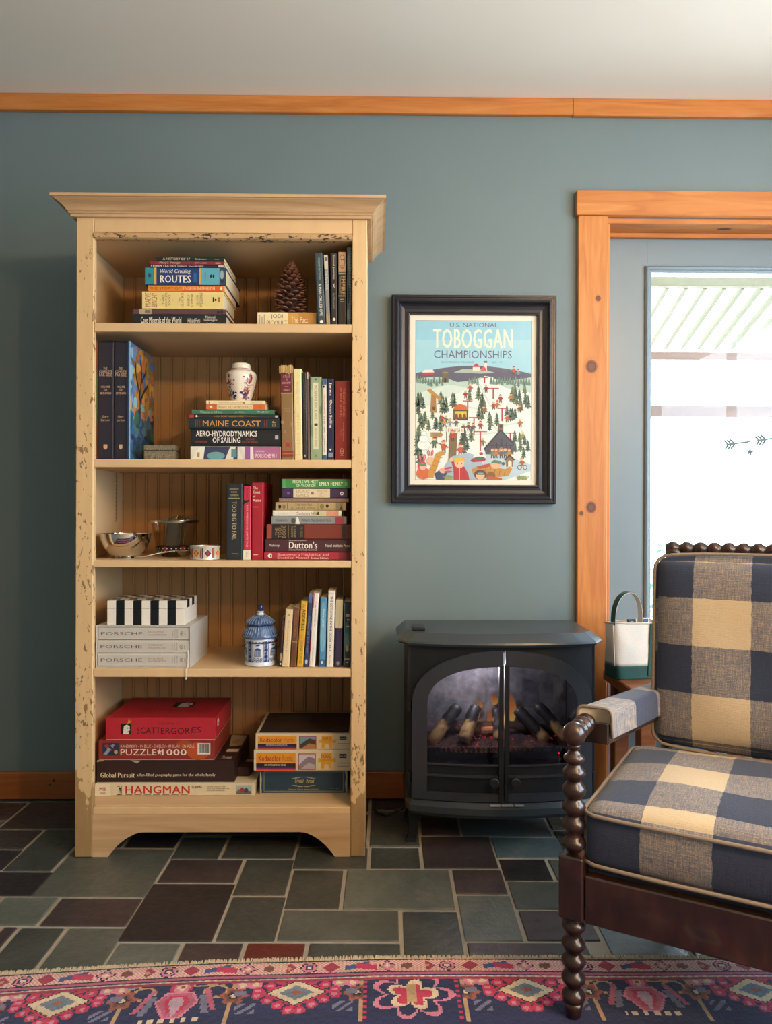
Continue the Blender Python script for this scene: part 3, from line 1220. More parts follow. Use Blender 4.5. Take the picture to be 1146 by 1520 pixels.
def stack(bay, off, D, rows, group):
    """rows from the bottom up: (x0, x1, y_top, colour, label, prints[, extra])"""
    z = SHZ[bay][0] + .0004
    Y = YF + off
    for r_ in rows:
        x0, x1, yt, c, lab, pr = r_[:6]
        k = dict(r_[6]) if len(r_) > 6 else {}
        a, b = at(x0, yt, Y), at(x1, yt, Y)
        T = a.z - z
        dy = k.pop('dy', 0.0)
        D_ = k.pop('D', D)
        book(False, a.x, Y + dy, z, b.x - a.x, T - .0003, D_, c, pr, lab, group=group, **k)
        z += T
    return z


def row(bay, off, D, rows, group):
    """standing: (x0, x1 at foot, y_top, lean px, colour, label, prints[, extra])"""
    Z = SHZ[bay][0] + .0004
    Y = YF + off
    for r_ in rows:
        x0, x1, yt, ln, c, lab, pr = r_[:7]
        k = dict(r_[7]) if len(r_) > 7 else {}
        a, b = at(x0, 700, Y), at(x1, 700, Y)
        zt = at(x0, yt, Y).z
        H = zt - Z
        an = math.atan2((at(x0 + ln, 700, Y).x - a.x), H)
        T = (b.x - a.x) * cos(an) - .0004
        H = H / cos(an) - max(0, T * sin(an))
        dy = k.pop('dy', 0.0)
        D_ = k.pop('D', D)
        book(True, a.x + .0002, Y + dy, Z + max(0, T * sin(an)), H, T, D_, c, pr, lab, ry=an, group=group, **k)


PB = {'hard': False}
W, K = '#f1e8d6', '#1c1a1a'
G1 = 'books stacked on the top shelf'
stack(0, .035, .19, [
    (196.5, 336, 466.5, '#1d2222', 'black book with white title at the foot of the top shelf stack', [('B', 'Cave Minerals of the World', .09, .52, .22, .80, W), ('T', 'Hill and Forti', .59, .72, .3, .68, W), ('T', 'National', .78, .88, .68, .92, W), ('T', 'Speleological', .76, .90, .38, .64, W), ('T', 'Society', .79, .88, .06, .32, W)], {'D': .215}),
    (197, 336, 458, '#5a3c40', 'thin plum brown book under the fat yellow one on top shelf', [('R', .07, .2, .06, .94, '#b8a68a'), ('R', .13, .19, .2, .8, '#7b6a5a'), ('R', .90, .93, .25, .75, K), ('R', .94, .965, .25, .75, K)], {'D': .215}),
    (211, 331.5, 432.3, '#e8cf86', 'fat pale yellow book with upright red lettering in top shelf stack', [('V', 'MAEVE', .035, .105, .12, .92, '#9a4a3a'), ('V', 'BINCHY', .115, .185, .12, .92, '#9a4a3a'), ('E', .225, .5, .007, .03, '#6a4a30'), ('V', 'THREE', .25, .275, .25, .8, '#7b5c3c'), ('V', 'COMPLETE', .285, .31, .12, .92, '#7b5c3c'), ('V', 'BOOKS', .325, .35, .2, .8, '#7b5c3c'), ('E', .375, .5, .007, .03, '#6a4a30'), ('V', 'THE', .45, .47, .35, .65, '#7b5c3c'), ('V', 'LILAC BUS', .48, .51, .12, .92, '#7b5c3c'), ('V', 'FIREFLY', .56, .585, .18, .82, '#7b5c3c'), ('V', 'SUMMER', .60, .63, .12, .88, '#7b5c3c'), ('V', 'SILVER', .67, .695, .2, .82, '#7b5c3c'), ('V', 'WEDDING', .71, .745, .1, .92, '#7b5c3c'), ('R', .87, .888, .4, .68, K), ('E', .905, .52, .013, .07, K), ('R', .93, .96, .38, .68, '#a8743c')], {'D': .20}),
    (220, 333.5, 423, '#e58a28', 'thin bright orange paperback between blue and yellow books on top shelf', [('R', .45, .97, .05, .95, '#d9641e'), ('T', 'THE STORY OF', .02, .42, .3, .7, '#8a4a14'), ('B', 'ENGLISH IN ENGLISH', .46, .87, .22, .8, '#f0c890'), ('E', .955, .5, .014, .3, W)], PB),
    (215.5, 335.5, 396.5, '#20386e', 'thick blue and teal book with large white serif title on top shelf', [('R', 0, .10, 0.04, .96, '#2f8a96'), ('E', .055, .55, .02, .13, '#1c4a58'), ('R', .105, .14, .03, .97, '#d8a848'), ('I', 'World Cruising', .185, .565, .62, .9, '#f4ecd8'), ('B', 'ROUTES', .185, .565, .14, .56, '#f4ecd8'), ('R', .6, .64, .2, .7, '#2c5c8c'), ('R', .67, .69, .03, .97, '#d8a848'), ('R', .69, .92, .03, .97, '#5fa8b8'), ('V', 'JIMMY', .715, .725, .2, .7, '#2c5c8c'), ('V', 'CORNELL', .735, .75, .2, .75, '#2c5c8c'), ('E', .815, .52, .012, .1, K), ('E', .845, .52, .012, .1, K), ('R', .92, .99, .03, .97, '#2c4a5c'), ('E', .95, .6, .022, .26, '#9ab0b0'), ('E', .955, .25, .02, .12, '#1c2c38')], {'D': .245}),
    (223, 333, 393, '#26242a', 'very thin black handbook lying on the thick blue book', [('B', 'STORM TACTICS', .01, .35, .12, .9, W), ('T', 'HANDBOOK', .37, .5, .2, .75, W), ('T', 'LIN and LARRY PARDEY', .52, .72, .25, .75, W), ('R', .92, .99, .05, .95, '#d8c8a8')], PB),
    (222, 333, 387, '#7c2c34', 'dark red paperback second from top of the top shelf stack', [('I', "Mary's Voyage", .13, .41, .1, .9, '#e0b0a0'), ('T', 'ADAMS and BASS', .6, .76, .35, .72, '#e0b0a0'), ('R', .88, .95, .3, .7, '#c08878')], PB),
    (231.5, 332.5, 381.3, '#22201f', 'thin black paperback on top of the top shelf stack', [('B', 'A HISTORY OF 17', .1, .5, .2, .82, '#d8ccb4'), ('T', 'Beckmann', .58, .74, .3, .72, '#d8ccb4'), ('T', 'dover', .86, .93, .3, .66, '#a89c88')], PB)], G1)
ztp = stack(0, .045, .125, [(382, 469.5, 463, '#ecd9a8', 'cream and gold paperback lying flat under the pine cone', [('R', .52, .99, .02, .98, '#cf9a48'), ('R', .70, .99, .02, .98, '#bb8436'), ('T', 'JODI', .23, .43, .52, .86, '#5a4a38'), ('T', 'PICOULT', .16, .51, .08, .45, '#5a4a38'), ('T', 'The Pact', .57, .86, .3, .7, '#f3e3bc'), ('R', .035, .05, .15, .8, '#b8a888'), ('R', .07, .09, .1, .7, '#b8a888'), ('R', .11, .13, .2, .85, '#b8a888')], PB)], 'books lying at right on the top shelf')
row(0, .03, .14, [
    (471, 483, 375.5, -5.5, '#36474b', 'slate blue paperback leaning left beside the pine cone', [('T', 'FREDRIK BACKMAN', .07, .37, .42, .66, '#a8b0a8'), ('B', 'A MAN CALLED OVE', .42, .86, .32, .68, '#e4e0d0'), ('E', .94, .5, .022, .22, W)], PB),
    (483.6, 489.6, 378.5, -4, '#8f8c8a', 'thin grey paperback with pale top, second beside the pine cone', [('R', .0, .2, .05, .95, '#d5c8a6'), ('E', .06, .5, .03, .3, '#5a5a70'), ('T', 'The Paris Wife', .22, .5, .2, .8, '#e8e4dc'), ('R', .83, .98, .1, .6, '#c09a3c')], PB),
    (490.8, 500.3, 375.5, -1.6, '#2b2624', 'dark brown paperback with white figure emblem on top shelf', [('B', 'Eternal Journey', .03, .36, .3, .72, '#cfc6b4'), ('P', [(.41, .35), (.43, .5), (.41, .68), (.44, .55), (.49, .7), (.455, .5), (.49, .3), (.44, .45)], '#e4dccc'), ('T', 'Paul Rosenfels', .55, .76, .35, .62, '#a89e90'), ('E', .905, .5, .022, .22, W)], PB),
    (500.8, 512.6, 374, 0, '#2c2a28', 'black paperback with a sepia portrait atop its spine, top shelf', [('R', .0, .27, .06, .94, '#c9a27a'), ('E', .13, .52, .10, .36, '#8a6448'), ('E', .13, .52, .085, .28, '#d2ab84'), ('E', .10, .4, .01, .08, '#4a3020'), ('E', .10, .64, .01, .08, '#4a3020'), ('E', .18, .52, .008, .14, '#6a4430'), ('R', .28, .30, .06, .94, '#b0a488'), ('B', 'EMPIRE', .32, .575, .42, .9, '#d2ae70'), ('R', .33, .56, .18, .30, '#c9a868'), ('R', .585, .6, .06, .94, '#a89c84'), ('T', 'GK', .63, .65, .3, .7, W), ('R', .665, .675, .2, .8, '#a89c84')], PB),
    (514, 520.8, 366.5, 0, '#65787c', 'grey cloudy spiral notebook pressed against the right post, top shelf', [('R', 0.01, .99, .45, .95, '#8d969a'), ('E', .2, .4, .1, .3, '#93a3a6'), ('E', .6, .35, .12, .3, '#3f5054'), ('E', .85, .3, .08, .25, '#a6b2b4')] + [('R', .03 + i * .035, .045 + i * .035, .62, .95, '#4a5254') for i in range(27)], PB)], 'books standing at right on the top shelf')

# --- second shelf
sc0, sc1 = at(141.6, 700, YF + .025), at(191, 700, YF + .025)
zsh = SHZ[1][0] + .0004
Hs = at(160, 505.5, YF + .025).z - zsh
slip = thing('slipcase', 'landscape painted slipcase holding two dark books at the left of second shelf', 'slipcase', (sc0.x, YF + .025, zsh))
Ws = sc1.x - sc0.x
Ds = .255
MC = cover_mat('#2e4a6c')
MB().box(0, .0035, 0, Ds, 0, Hs).build('side', cover_mat('#7a4a2c'), slip)
pan = MB().box(Ws - .0035, Ws, 0, Ds, 0, Hs).build('side', MC, slip)
MB().box(.0035, Ws - .0035, 0.002, Ds, Hs - .003, Hs).build('lid', cover_mat('#1a1820'), slip)
MB().box(.0035, Ws - .0035, 0.002, Ds, 0, .003).build('floor_panel', cover_mat('#1a1820'), slip)
MB().box(.0035, Ws - .0035, Ds - .003, Ds, .003, Hs - .003).build('back', cover_mat('#1a1820'), slip)
P = Paint(lambda a, b, h: (Ws + h, a * Ds, b * Hs), step=.000006)
rnd = random.Random(21)
P.rect(0, 1, 0, 1, '#4d6a94')
for i in range(240):
    a, b = rnd.random(), rnd.random()
    if b > .42:
        c = rnd.choice(['#b07a2c', '#c98f38', '#8f5a28', '#a8662e', '#c07038', '#7a6a34']) if a > .15 + .35 * abs(b - .78) else rnd.choice(['#5f7fa6', '#7a9cba', '#8fb4b8'])
    else:
        c = rnd.choice(['#2c4a78', '#35608a', '#3c6a58', '#28506a', '#4a7a62', '#243a5c', '#5b7f8c'])
    if .40 < b < .50:
        c = rnd.choice(['#c87a4c', '#d08c60', '#9a7438', '#7aa49a'])
    rx = rnd.uniform(.03, .10)
    ry_ = rnd.uniform(.015, .05) * (1.6 if rnd.random() < .5 else 1)
    P.ell(min(max(a, rx), 1 - rx), min(max(b, ry_), 1 - ry_), rx, ry_, c, 8)
for pts in (((.42, .42), (.40, .60), (.48, .75), (.44, .90)), ((.40, .60), (.26, .72), (.22, .84)), ((.46, .70), (.62, .80), (.66, .90)), ((.41, .52), (.55, .62), (.72, .70))):
    for i in range(len(pts) - 1):
        P.line(pts[i][0], pts[i][1], pts[i + 1][0], pts[i + 1][1], .03, '#241c18')
P.rect(0, .03, 0, 1, '#9fc0cc')
P.build('landscape_print', slip)
P = Paint(lambda a, b, h: (a * .0035, -h, b * Hs))
P.rect(0, 1, .3, .72, '#4a7a50')
P.rect(0, 1, .72, 1, '#8a4a2c')
P.build('edge_print', slip)
FS = [('V', 'THE', .215, .235, .36, .6, '#d9b48c'), ('V', 'COMPLETE', .24, .262, .1, .9, '#d9b48c'), ('V', 'FAR SIDE', .267, .292, .1, .9, '#d9b48c'), ('V', 'VOLUME', .375, .393, .2, .78, '#d9b48c'), ('V', 'THE', .405, .42, .38, .6, '#d9b48c'), ('V', 'Gary', .63, .653, .28, .7, '#d9b48c'), ('V', 'Larson', .66, .68, .22, .78, '#d9b48c'), ('P', [(.88, .38), (.88, .62), (.91, .62), (.925, .5), (.91, .38)], '#d2a878')]
xa_ = at(143.9, 700, YF + .025).x
xm_ = at(168, 700, YF + .025).x
xe_ = sc1.x - .0042
for x0_, x1_, nm_, lab in ((max(xa_, sc0.x + .004), xm_, 'SECOND', 'dark navy book in the slipcase, the left one of two'), (xm_ + .0004, xe_, 'SEVENTH', 'dark navy book in the slipcase, next to its painted side')):
    book(True, x0_, YF + .0285, zsh + .0034, Hs - .008, x1_ - x0_ - .0002, .235, '#221f2c', FS + [('V', 'SECOND' if nm_ == 'SECOND' else 'SEVENTH', .43, .448, .14, .86, '#d9b48c')], lab, group='books in the painted slipcase')

bxr = thing('stone_box', 'small carved grey stone box beside the painted slipcase', 'box', (at(213.5, 678, YF + .045).x, YF + .045, zsh))
wbx = at(258.5, 678, YF + .045).x - at(213.5, 678, YF + .045).x
hbx = at(213, 660.5, YF + .045).z - zsh
t = NT('carved_stone')
v = t.coord()
nn = t.noise(v, 170, 4, .6, 2)
t.l(t.ramp(nn, [(.35, '#4a4336'), (.55, '#85795f'), (.75, '#a89c80')]), t.b.inputs['Base Color'])
t.set(t.b, Roughness=.8)
t.bump(nn, .7, .003)
MB().box(0, wbx, 0, .075, 0, hbx * .62, .0012).build('body', t.m, bxr)
MB().box(-.0006, wbx + .0006, -.0006, .0756, hbx * .66, hbx, .0015).build('lid', t.m, bxr)
MB().box(.001, wbx - .001, .001, .074, hbx * .6, hbx * .68).build('rim', pm('#2c261c', .8), bxr)

ztp2 = stack(1, .035, .20, [
    (283, 417, 662, '#e4dcc8', 'white and pink illustrated book at the bottom of the vase stack', [('R', .10, .52, .02, .98, '#3c3f5c'), ('E', .28, .30, .10, .30, '#6fa0a0'), ('P', [(.02, .02), (.10, .98), (.16, .98), (.14, .02)], '#efe9d6'), ('P', [(.38, .02), (.44, .98), (.50, .98), (.47, .02)], '#e8dcc8'), ('P', [(.52, .98), (.56, .98), (.62, .02), (.58, .02)], '#d9cfc0'), ('R', .45, .51, .2, .8, '#5a9090'), ('R', .60, .69, .02, .98, '#9a5a9c'), ('R', .69, .99, .02, .98, '#b06a8c'), ('P', [(.66, .02), (.66, .98), (.69, .98), (.70, .02)], '#eadfd4'), ('R', .05, .12, .15, .65, '#efe7d0'), ('R', .07, .10, .22, .55, '#a88a50'), ('T', 'ORIGINAL', .72, .82, .58, .70, '#ead8dc'), ('T', 'PORSCHE 911', .72, .95, .16, .46, '#f1e2e2')], {'D': .235}),
    (283.7, 417, 636.8, '#1b1c1e', 'thick black book with two line white title under the vase stack', [('B', 'AERO-HYDRODYNAMICS', .055, .735, .58, .90, W), ('B', 'OF SAILING', .24, .55, .20, .52, W), ('T', 'C.A.MARCHAJ', .05, .18, .16, .32, '#b0443c'), ('T', 'SECOND', .61, .71, .36, .47, '#b0443c'), ('T', 'EDITION REVISED', .57, .745, .18, .32, '#b0443c'), ('R', .935, .97, .42, .66, '#b8b4a8')], {'D': .225}),
    (281, 415, 620.2, '#1e2a30', 'black book with orange capital title in the stack below the vase', [('T', 'MAINE COAST', .15, .79, .24, .78, '#d9964a'), ('R', .065, .075, .2, .82, '#8c3030'), ('R', .09, .095, .2, .82, '#8c3030'), ('R', .115, .12, .2, .82, '#8c3030'), ('R', .83, .835, .2, .82, '#8c3030'), ('R', .855, .865, .2, .82, '#8c3030'), ('V', 'DP', .92, .955, .25, .75, '#c8a868')], {'D': .24}),
    (280.5, 414, 615, '#2c2a28', 'thin dark book with a red tab on its left end, mid stack', [('R', 0.005, .055, .05, .95, '#b03038'), ('E', .085, .5, .012, .3, W), ('T', 'HOW BOAT THINGS WORK', .285, .61, .2, .75, '#b98c50'), ('T', 'an illustrated guide', .62, .75, .3, .6, '#8a6c48'), ('R', .96, .985, .2, .75, '#c8c4b8')], {'D': .21}),
    (285, 407.5, 607.6, '#3f6e54', 'dark green book lying beneath the two small orange paperbacks', [('I', 'Western Wind', .10, .37, .25, .75, '#a9c0a0'), ('I', 'Jan Adkins', .52, .64, .25, .7, '#a9c0a0'), ('B', 'Houghton', .79, .93, .35, .75, '#d8dcc8')], {'D': .21}),
    (306, 394.5, 599.8, '#e8cfa0', 'cream paperback with orange ends lying under a matching cream one', [('R', .0, .18, .03, .97, '#d8642a'), ('R', .79, 1.0, .03, .97, '#d8642a'), ('E', .08, .5, .025, .22, W), ('T', 'RIGHT HO NORTH FACE', .21, .77, .28, .68, '#8a5c40'), ('T', 'ab', .88, .92, .35, .65, '#a03c1c')], dict(PB, D=.13)),
    (306, 393, 594.2, '#ecd8a8', 'thin cream paperback directly beneath the floral vase', [('T', 'THE SONG OF HIAWATHA', .2, .62, .3, .65, '#a8784c'), ('E', .055, .45, .012, .3, '#a8643c'), ('E', .645, .45, .012, .3, '#8a4a34'), ('T', 'GOLD', .75, .95, .3, .62, '#b88a58')], dict(PB, D=.13))], 'books stacked under the vase')
row(1, .03, .15, [
    (418, 436.3, 543, -2.4, '#8c6a40', 'worn tan leather atlas with red label and torn headcap', [('R', .035, .285, .02, .90, '#6a2228'), ('V', 'AN', .07, .09, .42, .6, '#d8a8a0'), ('V', 'ATLAS', .10, .125, .2, .76, '#d8a8a0'), ('V', 'OF', .135, .155, .42, .6, '#d8a8a0'), ('V', 'ANATOMY', .17, .195, .08, .84, '#d8a8a0'), ('R', .22, .224, .35, .65, '#d8a8a0'), ('V', 'GRANT', .25, .268, .22, .74, '#d8a8a0'), ('R', .29, .30, .0, 1, '#b08c58'), ('V', 'FIFTH', .45, .462, .3, .68, '#b8935c'), ('V', 'EDITION', .475, .49, .24, .74, '#b8935c'), ('E', .835, .5, .042, .34, '#a04a34'), ('E', .835, .5, .034, .27, '#b87a50'), ('E', .835, .5, .028, .22, '#94402e'), ('R', .905, .965, .03, .97, '#8e3224'), ('R', .93, .937, .03, .97, '#b08050'), ('E', .6, .12, .02, .12, '#b08c5c'), ('E', .70, .3, .012, .1, '#a88454'), ('E', .62, .85, .03, .08, '#a88454')], {'D': .2}),
    (437.2, 449.3, 547.5, -2.4, '#ead59a', 'plain pale yellow book next to the worn tan atlas', [('I', 'Northern Farm', .14, .38, .36, .66, '#d0b878'), ('T', 'HENRY BESTON', .47, .94, .36, .64, '#d0b878')]),
    (449.8, 456.0, 552.8, -1.8, '#1f1c1c', 'black paperback with jagged dark letters on the second shelf', [('B', 'AWAKENING', .08, .46, .25, .80, '#4c463e'), ('T', 'KATHLEEN DEAN', .5, .9, .4, .68, '#4c463e'), ('P', [(.93, .3), (.97, .5), (.93, .72), (.95, .5)], W)], PB),
    (456.4, 460.0, 552.4, -1.6, '#6a5048', 'very thin brown book beside the black jagged lettered one', [('R', 0, .08, .1, .6, '#d0bc98')], PB),
    (460.6, 477.8, 559.3, -1.0, '#93a47c', 'pale green floral book with a cream title strip, second shelf', [('E', .2, .2, .05, .15, '#a9b88c'), ('E', .4, .9, .05, .1, '#6e8460'), ('E', .65, .15, .08, .1, '#7d9068'), ('R', .07, .87, .27, .72, '#dcd2aa'), ('T', 'INDEPENDENCE HILL', .10, .52, .38, .62, '#7a7a58'), ('E', .575, .5, .018, .16, '#3c3c2c'), ('I', 'Rosamund Pilcher', .62, .84, .38, .6, '#8a8660'), ('E', .03, .5, .012, .12, '#5a6a4a'), ('R', .93, .96, .38, .6, '#7a8a64')], PB),
    (478.2, 484.9, 562, -.6, '#dfd5bd', 'slim white book with blue ends and red letters, second shelf', [('R', .0, .075, .02, .98, '#3c5f7c'), ('R', .935, 1, .02, .98, '#3c5f7c'), ('E', .1, .4, .015, .2, K), ('T', 'NOURISHING', .20, .44, .35, .68, '#b0483a'), ('T', 'and the', .46, .56, .35, .66, K), ('T', 'FERAL COMPANION', .58, .90, .35, .66, '#7a5a48')], PB),
    (485.4, 495.6, 562, -.4, '#1d2440', 'navy blue book with bold white lettering on second shelf', [('B', 'James', .05, .21, .28, .72, W), ('B', 'Ocean Sailing', .26, .61, .28, .76, W), ('P', [(.865, .3), (.885, .5), (.865, .7), (.855, .5)], W), ('R', .905, .96, .2, .86, '#8a92a0')], PB),
    (496.8, 520.6, 565.3, 0, '#8e2822', 'thick dark red book at the right end of second shelf', [('T', 'THE LOVE SONGS', .09, .45, .50, .64, '#d9886a'), ('T', 'OF W.E.B. DU BOIS', .09, .45, .32, .44, '#d9886a'), ('T', 'A NOVEL', .59, .69, .36, .44, '#c07058'), ('T', 'HONOREE FANONNE', .52, .76, .50, .58, '#d9886a'), ('E', .885, .44, .04, .13, '#c89878'), ('E', .885, .44, .032, .10, '#8e2822'), ('E', .885, .38, .012, .03, '#c89878'), ('E', .885, .5, .012, .03, '#c89878'), ('R', .935, .94, .34, .56, '#c89878')])], 'books standing on the second shelf')
# torn headcap of the atlas
q = MB()
hc0 = at(416, 546, YF + .03)
rnd = random.Random(9)
for i in range(9):
    x = -.003 + i * .0045
    q.box(x, x + .0047, -.003 - rnd.random() * .002, .004, -.014 - rnd.random() * .006, .006 + rnd.random() * .004, .001)
AT = [o for o in bpy.data.objects if o.get('label', '').startswith('worn tan leather')][0]
lcl = AT
o = q.build('torn_headcap', pm('#b8955c', .9, var=.25, vs=90, name='torn_leather'), AT)
o.location = (-.001, 0, (hc0.z - AT.location.z) - .001)

# --- third shelf
row(2, .035, .16, [
    (335.7, 360.2, 717.5, 0, '#23282c', 'black hardback with gold upright title, first book on third shelf', [('V', 'ANDREW', .065, .085, .2, .78, '#c0a878'), ('V', 'ROSS', .105, .125, .32, .66, '#c0a878'), ('V', 'SORKIN', .145, .165, .22, .76, '#c0a878'), ('R', .19, .196, .15, .85, '#c0a878'), ('T', 'TOO BIG TO FAIL', .235, .74, .36, .64, '#c9b890'), ('R', .92, .926, .35, .75, '#a89878')]),
    (361.2, 373.0, 721.5, 0, '#c23246', 'slim pink red book with a white foot on third shelf', [('R', .87, 1, .0, 1, '#e4dcc0'), ('T', 'Edmund Rowe', .03, .16, .4, .66, '#5a1420'), ('P', [(.185, .0), (.195, .45), (.18, .75), (.21, .72), (.235, .2), (.26, .0)], K), ('T', 'ROCK WRECKING AND LOBSTER TALES', .26, .83, .4, .62, '#f0c8b8'), ('T', 'dne', .9, .97, .38, .6, '#8a8468')], PB),
    (373.6, 391.4, 716.5, 0, '#a81c2a', 'bright red hardback with white stacked title on third shelf', [('W', 'The', .05, .085, .12, .52, '#f2dcc0'), ('W', 'Coast', .105, .14, .12, .72, '#f2dcc0'), ('W', 'of', .16, .19, .12, .32, '#f2dcc0'), ('W', 'Maine', .21, .245, .12, .80, '#f2dcc0'), ('V', 'RICH', .305, .325, .14, .56, '#d87850'), ('R', .935, .941, .15, .55, '#f2dcc0')], {'D': .20})], 'books standing on the third shelf')
stack(2, .03, .17, [
    (392, 520.9, 819.6, '#a52c38', 'red boating manual at the bottom of the right hand stack, third shelf', [('P', [(.04, .5), (.06, .85), (.09, .8), (.09, .3), (.06, .25)], W), ('R', .07, .08, .35, .65, K), ('B', "Boatowner's Mechanical and", .155, .745, .56, .90, '#f0a898'), ('B', 'Electrical Manual', .155, .51, .12, .45, '#f0a898'), ('B', 'Second Edition', .54, .74, .12, .38, '#f2dcc8'), ('R', .86, .99, .05, .95, '#7e2430')], {'D': .215}),
    (394, 521.2, 800, '#4a2428', 'maroon navigation book with large white title in third shelf stack', [('T', 'Maloney', .045, .165, .38, .62, '#e8dccc'), ('B', "Dutton's", .275, .605, .28, .82, '#efe4d4'), ('T', 'FOURTEENTH EDITION', .275, .475, .86, .94, '#e8dccc'), ('T', 'NAVIGATION AND PILOTING', .275, .60, .12, .22, '#e8dccc'), ('T', 'Naval Institute Press', .70, .985, .40, .64, '#e8dccc')], {'D': .22}),
    (396, 521.0, 778, '#7c3424', 'rust brown cloth book with a black spine label, third shelf stack', [('R', .065, .45, .02, .98, '#241c1a'), ('R', .255, .259, .02, .98, '#a88c5c'), ('V', 'THE', .10, .125, .25, .75, '#a88c5c'), ('V', 'TOOL', .135, .175, .1, .9, '#a88c5c'), ('V', 'BOOK', .185, .225, .1, .9, '#a88c5c'), ('V', 'NORTH', .29, .315, .15, .85, '#a88c5c'), ('V', 'AMERICA', .325, .35, .1, .9, '#a88c5c'), ('V', 'SMITHS', .395, .43, .15, .85, '#7c6a48'), ('R', .89, .94, .02, .98, '#2a1e1c'), ('R', .0, .05, .02, .98, '#984834')], {'D': .20}),
    (403, 514.5, 766.2, '#8d8f8a', 'grey book with a red end patch and white figure, third shelf', [('T', 'Stevenson', .05, .21, .3, .7, '#3c3c3c'), ('E', .29, .45, .03, .35, '#4c4c48'), ('P', [(.32, .02), (.335, .9), (.355, .95), (.38, .02)], '#e8e0d0'), ('I', 'Where the Seventh Falls', .40, .79, .3, .72, '#303030'), ('R', .85, .965, .05, .95, '#a8384c')], dict(PB, D=.15)),
    (405, 506.8, 757.4, '#e6dcc4', 'white childrens paperback with a pale red patch, third shelf', [('R', .58, .78, .03, .97, '#c9c090'), ('R', .78, .96, .03, .97, '#d99878'), ('T', 'E. B. WHITE', .04, .22, .3, .6, '#c8bca8'), ('I', "Charlotte's Web", .335, .65, .22, .78, '#6a2c34'), ('E', .66, .5, .012, .3, K)], dict(PB, D=.14)),
    (409, 513.5, 745.2, '#b59a68', 'tan paperback with dark ornaments in the third shelf stack', [('T', 'THE WINTER', .28, .52, .56, .82, '#5a4428'), ('T', 'AT VALLEY FORGE', .22, .57, .16, .42, '#5a4428'), ('E', .06, .45, .022, .25, K), ('E', .12, .45, .022, .3, '#8a7040'), ('R', .165, .172, .08, .92, '#6a5230'), ('R', .60, .606, .08, .92, '#6a5230'), ('E', .66, .5, .03, .34, '#8f7444'), ('E', .735, .55, .02, .22, K), ('R', .86, .96, .06, .94, '#8a7a58'), ('P', [(.92, .9), (.93, .5), (.9, .1), (.95, .1)], '#3a3020')], dict(PB, D=.14)),
    (414, 517.5, 739, '#8f705c', 'thin mauve brown paperback beneath the purple and cream one', [('T', 'THE RULES OF CIVILITY AND OTHERS', .05, .56, .25, .7, '#b09478'), ('T', 'AMOR TOWLES', .64, .9, .25, .7, '#6a4c40')], dict(PB, D=.14)),
    (418.5, 515.7, 725, '#40284a', 'purple paperback with cream centre panel near the stack top', [('R', .175, .735, .04, .96, '#e0cba0'), ('T', 'LILAC', .22, .41, .54, .84, '#a88c70'), ('T', 'GIRLS', .22, .41, .16, .44, '#a88c70'), ('E', .465, .5, .025, .16, '#8a7460'), ('T', 'MARTHA', .54, .69, .64, .82, '#a88c70'), ('T', 'HALL', .58, .65, .42, .56, '#a88c70'), ('T', 'KELLY', .56, .67, .18, .34, '#a88c70'), ('E', .10, .5, .022, .16, '#7a5c8a'), ('E', .915, .48, .026, .2, '#e6e0e0'), ('E', .915, .48, .014, .1, '#40284a')], dict(PB, D=.14)),
    (419, 520.3, 710.4, '#3f8a46', 'green paperback with white and yellow capitals topping the third shelf stack', [('R', 0, .05, .03, .97, '#5aa05a'), ('B', 'PEOPLE WE MEET', .155, .525, .54, .84, '#e8ecc0'), ('B', 'ON VACATION', .205, .485, .16, .44, '#e8ecc0'), ('B', 'EMILY HENRY', .545, .89, .30, .68, '#e8ecc0'), ('R', .915, .96, .3, .7, '#6aa868'), ('R', 0, 1, .93, 1, '#8a4a34')], dict(PB, D=.14))], 'books stacked at right on the third shelf')

# --- fourth shelf
z4 = SHZ[3][0] + .0004
y4 = YF + .015
pc0, pc1 = at(142, 960, y4), at(283.2, 960, y4)
hp = at(200, 928.5, y4).z - z4
wp = pc1.x - pc0.x
ps = thing('slipcase', 'pale grey slipcase of three matching volumes under the striped box', 'slipcase', (pc0.x, y4, z4))
M_GREYC = pm('#b9b2a6', .5, var=.04, name='grey_board')
dp = .235
MB().box(0, .004, 0, dp, 0, hp, .0008).build('side', M_GREYC, ps)
MB().box(wp - .004, wp, 0, dp, 0, hp, .0008).build('side', M_GREYC, ps)
MB().box(.004, wp - .004, 0, dp, hp - .004, hp, .0008).build('lid', M_GREYC, ps)
MB().box(.004, wp - .004, 0, dp, 0, .0035, .0008).build('floor_panel', M_GREYC, ps)
MB().box(.004, wp - .004, dp - .004, dp, .0035, hp - .004).build('back', M_GREYC, ps)
PO = [('R', .73, .95, .0, .001, '#b0a898'), ('T', 'PORSCHE', .03, .485, .38, .62, '#4c4a4a'), ('T', 'EXCELLENCE', .55, .715, .56, .70, '#8a5c50'), ('T', 'WAS EXPECTED', .55, .75, .34, .47, '#8a5c50'), ('V', 'KARL', .81, .822, .28, .72, '#6a6862'), ('V', 'LUDVIGSEN', .835, .847, .18, .82, '#6a6862'), ('V', 'VOLUME', .86, .872, .15, .82, '#6a6862'), ('E', .915, .5, .018, .17, '#6a6862'), ('E', .915, .5, .013, .12, '#c9c1b0'), ('E', .915, .5, .006, .06, '#4c4a4a'), ('V', 'BP', .945, .957, .35, .65, '#6a6862')]
ih = hp - .0080
for i, (lab, dx) in enumerate((('pale grey volume at the bottom inside the grey slipcase', .002), ('pale grey volume in the middle inside the grey slipcase', .001), ('pale grey volume at the top inside the grey slipcase', .002))):
    book(False, pc0.x + .0045 + dx, y4 + .002 + .001 * i, z4 + .0038 + i * ih / 3, wp - .0115, ih / 3 - .0012, .215, '#c6beb0', PO, lab, group='volumes in the grey slipcase')
q = MB()
